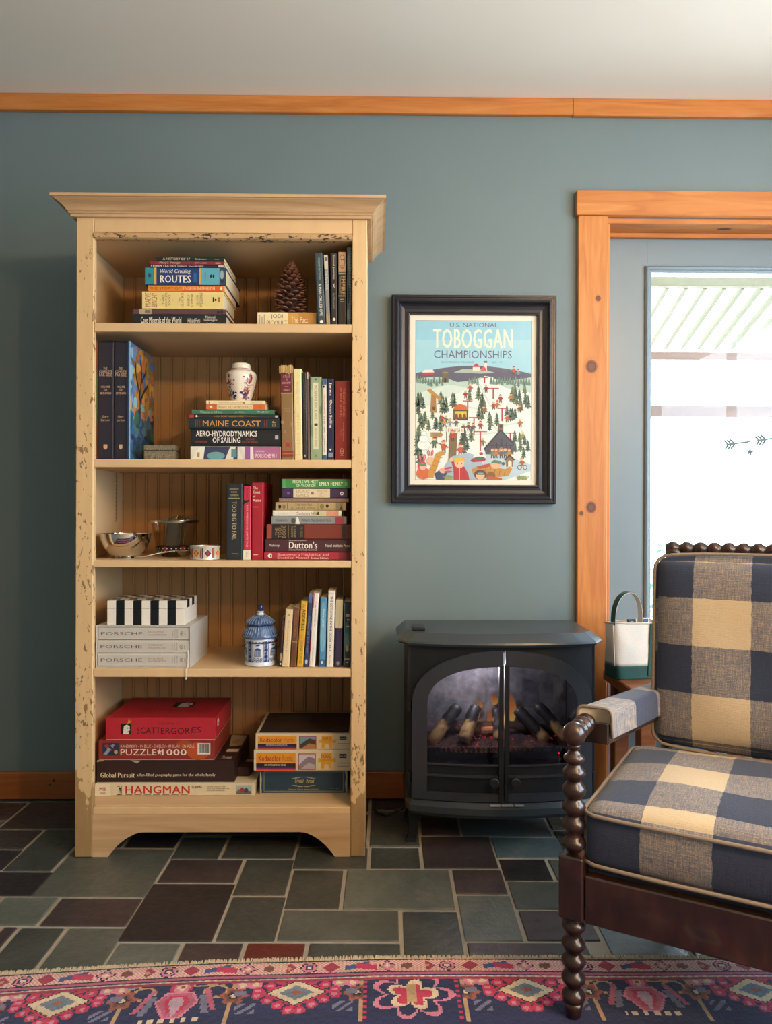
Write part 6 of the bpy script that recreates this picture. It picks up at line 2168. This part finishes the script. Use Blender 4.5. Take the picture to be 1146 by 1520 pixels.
log(fb(640, 1102, .05), fb(680, 1048, .10), .021, split=.5)
log(fb(688, 1100, .035), fb(707, 1048, .10), .021, split=.48)
log(fb(741, 1098, .07), fb(737, 1052, .12), .018, split=.25)
log(fb(812, 1100, .035), fb(768, 1053, .10), .020, split=.25)
log(fb(846, 1100, .05), fb(797, 1046, .11), .019, split=.48)
M_BARK = pm('#33201a', .85, var=.35, vs=60, bump=.6, bs=60, name='dark_bark')
for a, b, r_ in ((fb(655, 1078, .125), fb(735, 1082, .125), .024), (fb(752, 1080, .125), fb(850, 1086, .125), .022)):
    MB().axis(a, b, [(0, .02), (.03, r_), (.5, r_ * .9), (.97, r_), (1, .02)], 12).build('log', M_BARK, ST_, smooth=True)
MB().axis(fb(714, 1086, .10), fb(735, 1085, .10), [(0, .012), (.1, .015), (1, .015)], 10).build('log', pm('#8a5a3a', .8, var=.2), ST_)
t = NT('flame')
em = t.n('ShaderNodeEmission')
cg = t.n('ShaderNodeTexCoord')
sp_ = t.n('ShaderNodeSeparateXYZ')
t.l(cg.outputs['Generated'], sp_.inputs[0])
t.l(t.ramp(sp_.outputs[2], [(0.0, '#ffd27a'), (.4, '#f59a4c'), (1.0, '#a04a30')]), em.inputs[0])
em.inputs[1].default_value = 1.0
tr_ = t.n('ShaderNodeBsdfTransparent')
mx = t.n('ShaderNodeMixShader')
t.l(t.ramp(sp_.outputs[2], [(0.0, .85), (.6, .5), (1.0, .05)]), mx.inputs[0])
t.l(tr_.outputs[0], mx.inputs[1])
t.l(em.outputs[0], mx.inputs[2])
t.l(mx.outputs[0], t.t.nodes['Material Output'].inputs[0])
M_FLM = t.m
for px, py, hpx, wpx, lean in ((729, 1086, 46, 9, 5), (760, 1070, 52, 7, -1), (712, 1052, 18, 5, -2), (734, 1046, 22, 6, -3), (712, 1075, 10, 4, 0), (757, 1098, 14, 4, 0)):
    b_ = Vector(fb(px, py, .145))
    s_ = pxs * 1.06
    q = MB()
    rows = 10
    for i in range(rows + 1):
        t_ = i / rows
        r_ = wpx * s_ * (math.sin(min(1, t_ * 1.05 + .12) * pi) ** .8 if t_ < 1 else .01) * (1 - .35 * t_)
        cx = lean * s_ * t_ * t_ + .15 * wpx * s_ * sin(t_ * 6)
        q.v += [(b_.x + cx + r_ * cos(2 * pi * k / 10), b_.y + .4 * r_ * sin(2 * pi * k / 10), b_.z + hpx * s_ * t_) for k in range(10)]
    q.f += [(i * 10 + k, i * 10 + (k + 1) % 10, i * 10 + 10 + (k + 1) % 10, i * 10 + 10 + k) for i in range(rows) for k in range(10)]
    q.build('flame', M_FLM, ST_, smooth='all')
p = fb(830, 1118, .004)
MB().axis((p[0], p[1] + .006, p[2]), p, [(0, .003), (.7, .003), (1, .0015)], 10).build('indicator_light', emit('red_led', '#ff2030', 3.0), ST_, smooth=True)
fl_ = lamp('firebox_light', (XS - .07, YS + .06, ZTI - .03), 4.5, (.95, .9, .95), .02)
fl2 = lamp('flame_light', (XS - .01, YS + .10, zem + .07), .35, (1, .55, .25), .02)

rm = thing('remote_control', 'small black remote control on the stove top', 'remote', (at(611.5, 937, YS + .04).x, YS + .035, ZSTV + .0004))
MB().box(0, .042, 0, .075, 0, .010, .002).build('case', pm('#1a1b1d', .4), rm)
for i in range(2):
    for j in range(3):
        MB().box(.007 + i * .017, .018 + i * .017, .012 + j * .018, .022 + j * .018, .0098, .0115, .0008).build('button', pm('#3c3f44', .5), rm)
q = MB()
pts = [(.0, 2.61, .03), (-.03, 2.61, .012), (-.06, 2.60, .0055), (-.09, 2.62, .0055), (-.10, 2.66, .0055), (-.095, 2.735, .0055)]
P0 = at(600, 1187, 2.6).x
cv = []
for i in range(len(pts) - 1):
    for k in range(4):
        f = k / 4
        cv.append(tuple(pts[i][j] * (1 - f) + pts[i + 1][j] * f + (P0 if j == 0 else 0) for j in range(3)))
q.tube(cv, .004, 8)
o = q.build('power_cord', pm('#141414', .5), None, smooth='all')
o['label'] = 'black power cord running along the floor from stove to bookcase'
o['category'] = 'cord'

# ================================================================ wooden stool with the tote bag
zs = .476
xs0 = at(895, 991, 2.71).x
STL = thing('wooden_stool', 'low reddish wooden stool in front of the door holding the tote bag', 'stool', (xs0, 2.36, 0))
M_STW = wood('red_stool_wood', '#7a3f20', '#94522c', '#a8653a', 'x', .8, .35)
sw, sd_ = .50, .35
MB().box(0, sw, 0, sd_, zs - .035, zs, .004).build('top', M_STW, STL)
for x in (.02, sw - .07):
    for y in (.02, sd_ - .07):
        MB().box(x, x + .05, y, y + .05, 0.0005, zs - .0355, .003).build('leg', M_STW, STL)
MB().box(.071, sw - .071, .03, .048, zs - .11, zs - .0355, .002).build('apron', M_STW, STL)
for x in (.03, sw - .048):
    MB().box(x, x + .018, .071, sd_ - .071, zs - .11, zs - .0355, .002).build('apron', M_STW, STL)

ytb = 2.54
tb0 = at(906, 1000, ytb)
TB = thing('tote_bag', 'small white canvas tote bag with green base and handles on the stool', 'bag', (tb0.x + .09, ytb + .06, zs + .0005), rad(14))
M_CANV = pm('#d9cfc2', .85, var=.07, vs=20, bump=.25, bs=500, name='white_canvas')
M_GRN = pm('#1f4a42', .8, var=.12, vs=20, bump=.25, bs=500, name='green_canvas')
hb_ = at(930, 926, ytb).z - zs
tw, td = .088, .05


def bag_pt(a, t_):
    """a along the rim (0..1 round), t_ height 0..1"""
    c, s__ = cos(a), sin(a)
    e = .45
    w1 = tw * (.94 + .06 * t_)
    d1 = td * (1.05 - .35 * t_)
    x = w1 * (abs(c) ** e) * (1 if c >= 0 else -1)
    y = d1 * (abs(s__) ** e) * (1 if s__ >= 0 else -1)
    pw_ = .006 * sin(t_ * pi) * sin(3 * a + 1) + .003 * sin(5 * a + t_ * 7)
    return (x * (1 + pw_ * 4), y * (1 + pw_ * 6), t_ * hb_ + .004 * sin(2 * a) * t_)


NA = 48


def bag_part(t0, t1, name, mat, bottom=False, rows=10):
    q = MB()
    for i in range(rows + 1):
        t_ = t0 + (t1 - t0) * i / rows
        q.v += [bag_pt(2 * pi * k / NA, t_) for k in range(NA)]
    q.f += [(i * NA + k, i * NA + (k + 1) % NA, i * NA + NA + (k + 1) % NA, i * NA + NA + k) for i in range(rows) for k in range(NA)]
    if bottom:
        q.f.append(tuple(range(NA))[::-1])
    o = q.build(name, mat, TB, smooth='all')
    md = o.modifiers.new('thick', 'SOLIDIFY')
    md.thickness = .002
    return o


bag_part(0, .235, 'green_base', M_GRN, True)
bag_part(.235, 1, 'canvas_body', M_CANV, rows=14)
q = MB().tube([Vector(bag_pt(2 * pi * k / NA, .985)) * 1.0 for k in range(NA)], .0028, 6, closed=True)
q.build('hem', pm('#c4b6a2', .85), TB, smooth='all')
q = MB().tube([(-tw * .985, -td * .8 * (1.05 - .35 * t_), hb_ * t_) for t_ in (.24, .4, .6, .8, .97)], .0014, 6)
q.build('seam', M_CANV, TB, smooth='all')


def strap(y_, x0_, x1_, hgt, lean_, mat1, mat2, down):
    inner, outer = MB(), MB()
    pts = []
    if down:
        for t_ in (.2, .5, .8):
            pts.append((x0_, y_, hb_ * t_))
    for k in range(15):
        a = pi * k / 14
        pts.append(((x0_ + x1_) / 2 - (x1_ - x0_) / 2 * cos(a), y_ + lean_ * sin(a), hb_ * .97 + hgt * sin(a) ** .7))
    if down:
        for t_ in (.8, .5, .2):
            pts.append((x1_, y_, hb_ * t_))
    hw2 = .0135
    for qq, dz in ((outer, .0012), (inner, -.0003)):
        m_ = len(pts)
        for i in range(m_):
            a, b = Vector(pts[max(0, i - 1)]), Vector(pts[min(m_ - 1, i + 1)])
            tng = (b - a).normalized()
            side = Vector((0, 1, 0)) if abs(tng.z) < .98 or not down else Vector((1, 0, 0))
            up_ = tng.cross(Vector((0, 1, 0))).normalized()
            c = Vector(pts[i])
            wv = Vector((0, hw2, 0))
            for sgn in (-1, 1):
                for th in (0, .0012):
                    qq.v.append(c + wv * sgn - up_ * (dz + th))
            # the strap is a flat band: width along the bag depth
        for i in range(m_ - 1):
            o = i * 4
            qq.f += [(o, o + 2, o + 6, o + 4), (o + 1, o + 5, o + 7, o + 3), (o, o + 4, o + 5, o + 1), (o + 2, o + 3, o + 7, o + 6)]
        qq.f += [(0, 1, 3, 2), tuple((m_ - 1) * 4 + k for k in (0, 2, 3, 1))]
    outer.build('handle', mat1, TB, smooth=True)
    inner.build('handle_lining', mat2, TB, smooth=True)


strap(-td * .35, -tw * .93, tw * .28, at(930, 880, ytb).z - zs - hb_ * .97, -.006, M_CANV, M_GRN, False)
MB().box(tw * .30, tw * .30 + .028, -td * 1.13, -td * 1.07, .06 * hb_, .98 * hb_, .001).map(lambda x, y, z: (x + .02 * (z / hb_), y + (1 - (1.05 - .35 * z / hb_)) * td * -0 + .35 * td * z / hb_ * .9, z)).build('front_strap', M_GRN, TB)
cdx = thing('packet', 'dark card packet poking out of the tote bag', 'packet', (TB.location.x - .005, TB.location.y - .005, zs + .02), rad(14))
MB().box(-.012, .018, -.004, .004, 0, hb_ - .012, .001).build('card', pm('#1f2430', .4), cdx)
P = Paint(lambda a, b, h: (-.012 + a * .03, -.004 - h, (hb_ - .012) * b))
P.ell(.5, .93, .3, .03, '#c8ccd4')
P.ell(.55, .93, .2, .018, '#1f2430')
P.build('card_print', cdx)
cdx = thing('booklet', 'white booklet with a blue panel poking out of the tote bag', 'booklet', (TB.location.x + .04, TB.location.y + .008, zs + .02), rad(14))
MB().box(-.018, .022, -.003, .003, 0, hb_ - .010, .001).build('card', pm('#e4e0e0', .5), cdx)
P = Paint(lambda a, b, h: (-.018 + a * .04, -.003 - h, (hb_ - .010) * b))
P.rect(.35, .95, .90, .985, '#2f3c9c')
P.rect(.35, .95, .87, .90, '#c83c4c')
P.build('card_print', cdx)
stp = thing('striped_cloth', 'black and white striped cloth folded on the stool edge', 'cloth', (at(958, 1017, 2.44).x, 2.40, zs + .0005))
for i in range(9):
    MB().box(i * .012, i * .012 + .012, 0, .06, 0, .009 + .002 * (i % 2), .001).map(lambda x, y, z: (x + y * .5, y, z)).build('stripe', pm('#dfe0e4', .8) if i % 2 else pm('#1c1e2c', .8), stp)

# ================================================================ bobbin-turned armchair
CA = rad(-30)
LEG = flo(851, 1508, .0082)
CH = thing('armchair', 'dark bobbin turned armchair with navy and tan checked cushions', 'armchair', LEG, CA)
t = NT('dark_turned_wood')
v = t.coord((3, 3, 1))
t.l(t.ramp(t.noise(v, 9, 4), [(.3, '#1f110b'), (.55, '#331c13'), (.75, '#472a1d')]), t.b.inputs['Base Color'])
t.set(t.b, Roughness=.28)
t.b.inputs['Coat Weight'].default_value = .3
M_DW = t.m
PZ = .001377
lz = lambda y: at(851, y, LEG.y).z - .0082


def turned(q, pts_axis, balls, n=20):
    """balls: (centre, half-length, radius) along the axis, joined by necks"""
    prof = []
    p0, p1 = Vector(pts_axis[0]), Vector(pts_axis[1])
    Ln = (p1 - p0).length
    for c, hl, r_ in balls:
        for k in range(9):
            a = -pi / 2 + pi * k / 8
            prof.append(((c + hl * sin(a)) / Ln, max(r_ * cos(a), r_ * .60)))
    q.axis(p0, p1, prof, n)


def front_leg(x):
    g = CH
    up_b = [(lz(1251), .0155, .0245), (lz(1223), .0185, .0245), (lz(1197), .0185, .0240), (lz(1172), .0185, .0245), (lz(1147), .0165, .0235), (lz(1125), .0125, .0215), (lz(1107), .009, .014)]
    q = MB()
    turned(q, ((x, 0, 0), (x, 0, 1)), up_b)
    q.axis((x, 0, lz(1112)), (x, 0, lz(1071)), [(0, .012)] + [((.10 + .9 * (1 - cos(pi * k / 12)) / 2), max(.003, .0235 * sin(pi * k / 12))) for k in range(1, 13)], 24)
    q.build('arm_post', M_DW, g, smooth='all')
    MB().box(x - .0245, x + .0245, -.0245, .0245, lz(1359), lz(1266), .003).build('leg_block', M_DW, g)
    q = MB()
    turned(q, ((x, 0, 0), (x, 0, 1)), [(lz(1477), .0175, .0245), (lz(1450.5), .0180, .0245), (lz(1425), .0180, .0245), (lz(1400), .0180, .0245), (lz(1373), .0165, .0245)])
    q.axis((x, 0, 0), (x, 0, lz(1485)), [(0, .0125), (.05, .0145), (.6, .018), (1, .021)], 20)
    q.build('leg', M_DW, g, smooth='all')


CWD = .70
front_leg(0)
front_leg(CWD)
CDP = .615
BI = .078
for x in (BI, CWD - BI):
    MB().box(x - .022, x + .022, CDP - .022, CDP + .022, lz(1359), .36, .003).build('leg_block', M_DW, CH)
    q = MB()
    turned(q, ((x, CDP, -.008), (x, CDP, .992)), [(.03 + .0375 * k, .018, .0235) for k in range(5)])
    q.build('leg', M_DW, CH, smooth='all')
    # raked back post
    q = MB()
    b0, b1 = Vector((x, CDP, .36)), Vector((x, CDP + .125, .93))
    turned(q, (b0, b1), [(.018 + .0362 * k, .018, .023) for k in range(16)])
    q.build('back_post', M_DW, CH, smooth='all')
zr0, zr1 = lz(1362), lz(1292)
MB().box(.025, CWD - .025, -.014, .014, zr0, zr1, .003).build('front_rail', M_DW, CH)
MB().box(BI + .023, CWD - BI - .023, CDP - .012, CDP + .012, zr0, zr1, .003).build('back_rail', M_DW, CH)
for x, s_ in ((0, 1), (CWD, -1)):
    MB().box(x - .014, x + .014, .025, CDP - .023, zr0, zr1, .003).map(lambda a, b, c: (a + s_ * BI * b / CDP, b, c)).build('side_rail', M_DW, CH)
q = MB()
b1 = Vector((BI - .022, CDP + .125, .921))
turned(q, (b1, b1 + Vector((1, 0, 0))), [(.018 + .0362 * k, .018, .0215) for k in range(16)])
q.build('crest_rail', M_DW, CH, smooth='all')
for k in range(4):
    x = .19 + k * .107
    q = MB()
    turned(q, ((x, CDP + .012, .335), (x, CDP + .118, .890)), [(.018 + .0362 * j, .018, .0135) for j in range(15)], 12)
    q.build('back_spindle', M_DW, CH, smooth='all')


# checked linen
def gingham(name):
    t = NT(name)
    uvn = t.n('ShaderNodeUVMap', uv_map='UVMap')
    sp_ = t.n('ShaderNodeSeparateXYZ')
    t.l(uvn.outputs[0], sp_.inputs[0])
    U, V_ = sp_.outputs[0], sp_.outputs[1]
    wob = t.math('MULTIPLY', t.math('SUBTRACT', t.noise(uvn.outputs[0], 60, 2), .5), .006)

    def bandf(x):
        fr = t.math('FRACT', t.math('DIVIDE', t.math('ADD', x, wob), .26))
        return t.math('GREATER_THAN', fr, .5)
    n_ = t.math('MULTIPLY', t.math('ADD', bandf(U), bandf(V_)), .5)

    def thread(su, sv):
        m = t.n('ShaderNodeMapping')
        m.inputs['Scale'].default_value = (su, sv, 1)
        t.l(uvn.outputs[0], m.inputs[0])
        return t.noise(m.outputs[0], 1.0, 2, .6)
    ta, tb_ = thread(420, 30), thread(30, 420)
    fine = thread(330, 330)
    wv = t.math('SUBTRACT', t.math('ADD', t.math('ADD', t.math('MULTIPLY', ta, .8), t.math('MULTIPLY', tb_, .8)), t.math('MULTIPLY', fine, .9)), 1.25)
    mid = t.math('SUBTRACT', 1.0, t.math('ABSOLUTE', t.math('SUBTRACT', t.math('MULTIPLY', n_, 2.0), 1.0)))
    amp = t.math('ADD', .30, t.math('MULTIPLY', mid, .42))
    f = t.math('ADD', n_, t.math('MULTIPLY', wv, amp))
    col = t.ramp(f, [(0.0, '#cbb592'), (.25, '#b69d7a'), (.5, '#7e7876'), (.8, '#474c5e'), (1.0, '#333a4c')])
    t.l(col, t.b.inputs['Base Color'])
    t.set(t.b, Roughness=.9)
    t.b.inputs['Specular IOR Level'].default_value = .2
    t.b.inputs['Sheen Weight'].default_value = .15
    t.bump(wv, .35, .002)
    return t.m


M_GING = gingham('checked_linen')
M_PIPE = pm('#8d7c68', .9, var=.25, vs=200, name='linen_piping')


def cushion(name, hx_, hy, hz, r_, puff, uvf, parent, loc, rx=0.0, sag=0.0):
    """box cushion with crowned faces; uvf(face, x, y, z) gives cloth coordinates in metres"""
    q = MB()
    q.uv = []
    N = 22
    par = [-1 + 2 * (.5 - .5 * cos(pi * i / N)) for i in range(N + 1)]
    h = (hx_, hy, hz)
    key = {}

    def vert(p):
        k = tuple(round(c, 5) for c in p)
        if k in key:
            return key[k]
        pt = [p[i] * h[i] for i in range(3)]
        inn = [max(-h[i] + r_, min(h[i] - r_, pt[i])) for i in range(3)]
        d = Vector([pt[i] - inn[i] for i in range(3)])
        if d.length > 1e-7:
            d = d.normalized() * r_
        o = Vector(inn) + d
        cz = (1 - p[0] ** 4) * (1 - p[1] ** 4)
        o.z += puff * cz * (1 if p[2] > 0 else -1) * abs(p[2])
        cx = (1 - p[1] ** 2) * (1 - p[2] ** 2)
        o.x += .012 * cx * p[0]
        o.y += .014 * (1 - p[0] ** 4) * (1 - p[2] ** 2) * p[1]
        o.z += .003 * sin(p[0] * 7 + p[1] * 3) * cz
        key[k] = len(q.v)
        q.v.append(tuple(o))
        return key[k]
    for ax in range(3):
        for sg in (-1, 1):
            for i in range(N):
                for j in range(N):
                    c4 = []
                    for di, dj in ((0, 0), (1, 0), (1, 1), (0, 1)):
                        p = [0, 0, 0]
                        p[ax] = sg
                        p[(ax + 1) % 3] = par[i + di]
                        p[(ax + 2) % 3] = par[j + dj]
                        c4.append(tuple(p))
                    if sg < 0:
                        c4 = c4[::-1]
                    q.f.append(tuple(vert(p) for p in c4))
                    for p in c4:
                        q.uv.append(uvf((ax, sg), p[0] * hx_, p[1] * hy, p[2] * hz))
    o = q.build(name, M_GING, parent, smooth='all', fix=False)
    o.location = loc
    o.rotation_euler = (rx, 0, 0)
    for sg in (-1, 1):
        pts = []
        m_ = 24
        for (a, b) in (((-1, -1), (1, -1)), ((1, -1), (1, 1)), ((1, 1), (-1, 1)), ((-1, 1), (-1, -1))):
            for k in range(m_):
                f = k / m_
                x, y = a[0] + (b[0] - a[0]) * f, a[1] + (b[1] - a[1]) * f
                # round the corner
                X_, Y_ = x * hx_, y * hy
                ix, iy_ = max(-hx_ + .03, min(hx_ - .03, X_)), max(-hy + .03, min(hy - .03, Y_))
                d = Vector((X_ - ix, Y_ - iy_))
                if abs(d.x) > 1e-6 and abs(d.y) > 1e-6:
                    d = d.normalized() * .03
                pts.append((ix + d.x + (.002 if x > 0 else -.002), iy_ + d.y + (.002 if y > 0 else -.002) + .010 * (1 - x ** 4) * (1 if y > 0 else -1) * (abs(y) > .999), sg * (hz - r_ * .42)))
        MB().tube(pts, .0042, 7, closed=True).build('piping', M_PIPE, o, smooth='all')
    return o


# seat cushion: columns start at the left edge; front panel all one dark row
SX0, SX1 = .018, CWD - .018
SY0, SY1 = -.005, .50
shx, shy = (SX1 - SX0) / 2, (SY1 - SY0) / 2
szb, szt = lz(1284), lz(1284) + .128


def uv_seat(f, x, y, z):
    lx = x + shx           # from the left edge
    ly = y + shy           # from the front edge
    U = lx + .13 + .016    # dark until .095, pale to .225
    if f == (1, -1):
        return (U, .195 + z * .9)    # front panel sits wholly in a dark row
    if f[0] == 0:
        return (.13 + .06, ly + .04)
    return (U, ly + .08)


cushion('seat_cushion', shx, shy, .060, .026, .020, uv_seat, CH, ((SX0 + SX1) / 2, (SY0 + SY1) / 2, szb + .062))
MB().box(.02, CWD - .02, .016, CDP - .014, zr1 - .03, szb - .003, .006).build('seat_deck', pm('#3a3d48', .9, name='deck_cloth'), CH)
bhx, bhz = .278, .230


def uv_back(f, x, y, z):
    lx = x + bhx
    lz_ = bhz * 1 - y
    U = lx + .13 + .036
    if f[0] == 2:
        return (U, lz_ * 1.13 + .150)
    if f[0] == 1:
        return (U, .20 + z)
    return (.15 + .1, lz_ + .155)


# back cushion lies against the raked spindles (built flat, then stood up)
cushion('back_cushion', bhx, bhz, .062, .030, .028, uv_back, CH, (.070 + bhx, .532, .446 + bhz), rad(90 - 3.5))

# arms: two bobbins, then a block carrying the padded rest
for x, sg in ((0, 1), (CWD, -1)):
    za = lz(1089)
    q = MB()
    turned(q, ((x, .012, za), (x, 1.012, za)), [(.022, .014, .0215), (.050, .014, .0215), (.078, .014, .0215)])
    q.build('arm_bobbins', M_DW, CH, smooth='all')
    lean = lambda a, b, c: (a + sg * .055 * b / .6, b, c - .006 - .042 * max(0, b - .09) / .5)
    ra = (x - .022, x + .040) if sg > 0 else (x - .040, x + .022)
    MB().box(ra[0], ra[1], .088, .61, za - .034, za + .012, .003).map(lean).build('arm_rail', M_DW, CH)
    q = MB()
    q.uv = []
    n_ = 16
    xa0, xa1 = (x - .027, x + .046) if sg > 0 else (x - .046, x + .027)
    sec = []
    for k in range(n_ + 1):
        a = pi * k / n_
        sec.append(((xa0 + xa1) / 2 - (xa1 - xa0) / 2 * (abs(cos(a)) ** .35) * (1 if cos(a) > 0 else -1), za + .010 + .032 * sin(a) ** .5))
    inner_drop = za - .020
    if sg > 0:
        sec.append((xa1 + .001, inner_drop))
        sec = [(xa0 - .0005, za + .004)] + sec
    else:
        sec = [(xa0 - .001, inner_drop)] + sec + [(xa1 + .0005, za + .004)]
    rows_ = 14
    m_ = len(sec)
    for i in range(rows_ + 1):
        y = .092 + (.60 - .092) * i / rows_
        for p in sec:
            q.v.append((p[0], y, p[1]))
    for i in range(rows_):
        for k in range(m_ - 1):
            q.f.append((i * m_ + k, i * m_ + k + 1, (i + 1) * m_ + k + 1, (i + 1) * m_ + k))
            for (ii, kk) in ((i, k), (i, k + 1), (i + 1, k + 1), (i + 1, k)):
                q.uv.append((.15 + kk * .004, .27 + ii * .026))
    cap = list(range(m_))[:-1] if sg > 0 else list(range(m_))[1:]
    q.f.append(tuple(cap))
    q.uv += [(.28, .1)] * len(cap)
    q.map(lean)
    pad = q.build('arm_pad', M_GING, CH, smooth='all', fix=False)
    MB().tube([lean(p[0], .092, p[1]) for p in sec], .0035, 6).build('piping', M_PIPE, pad, smooth='all')
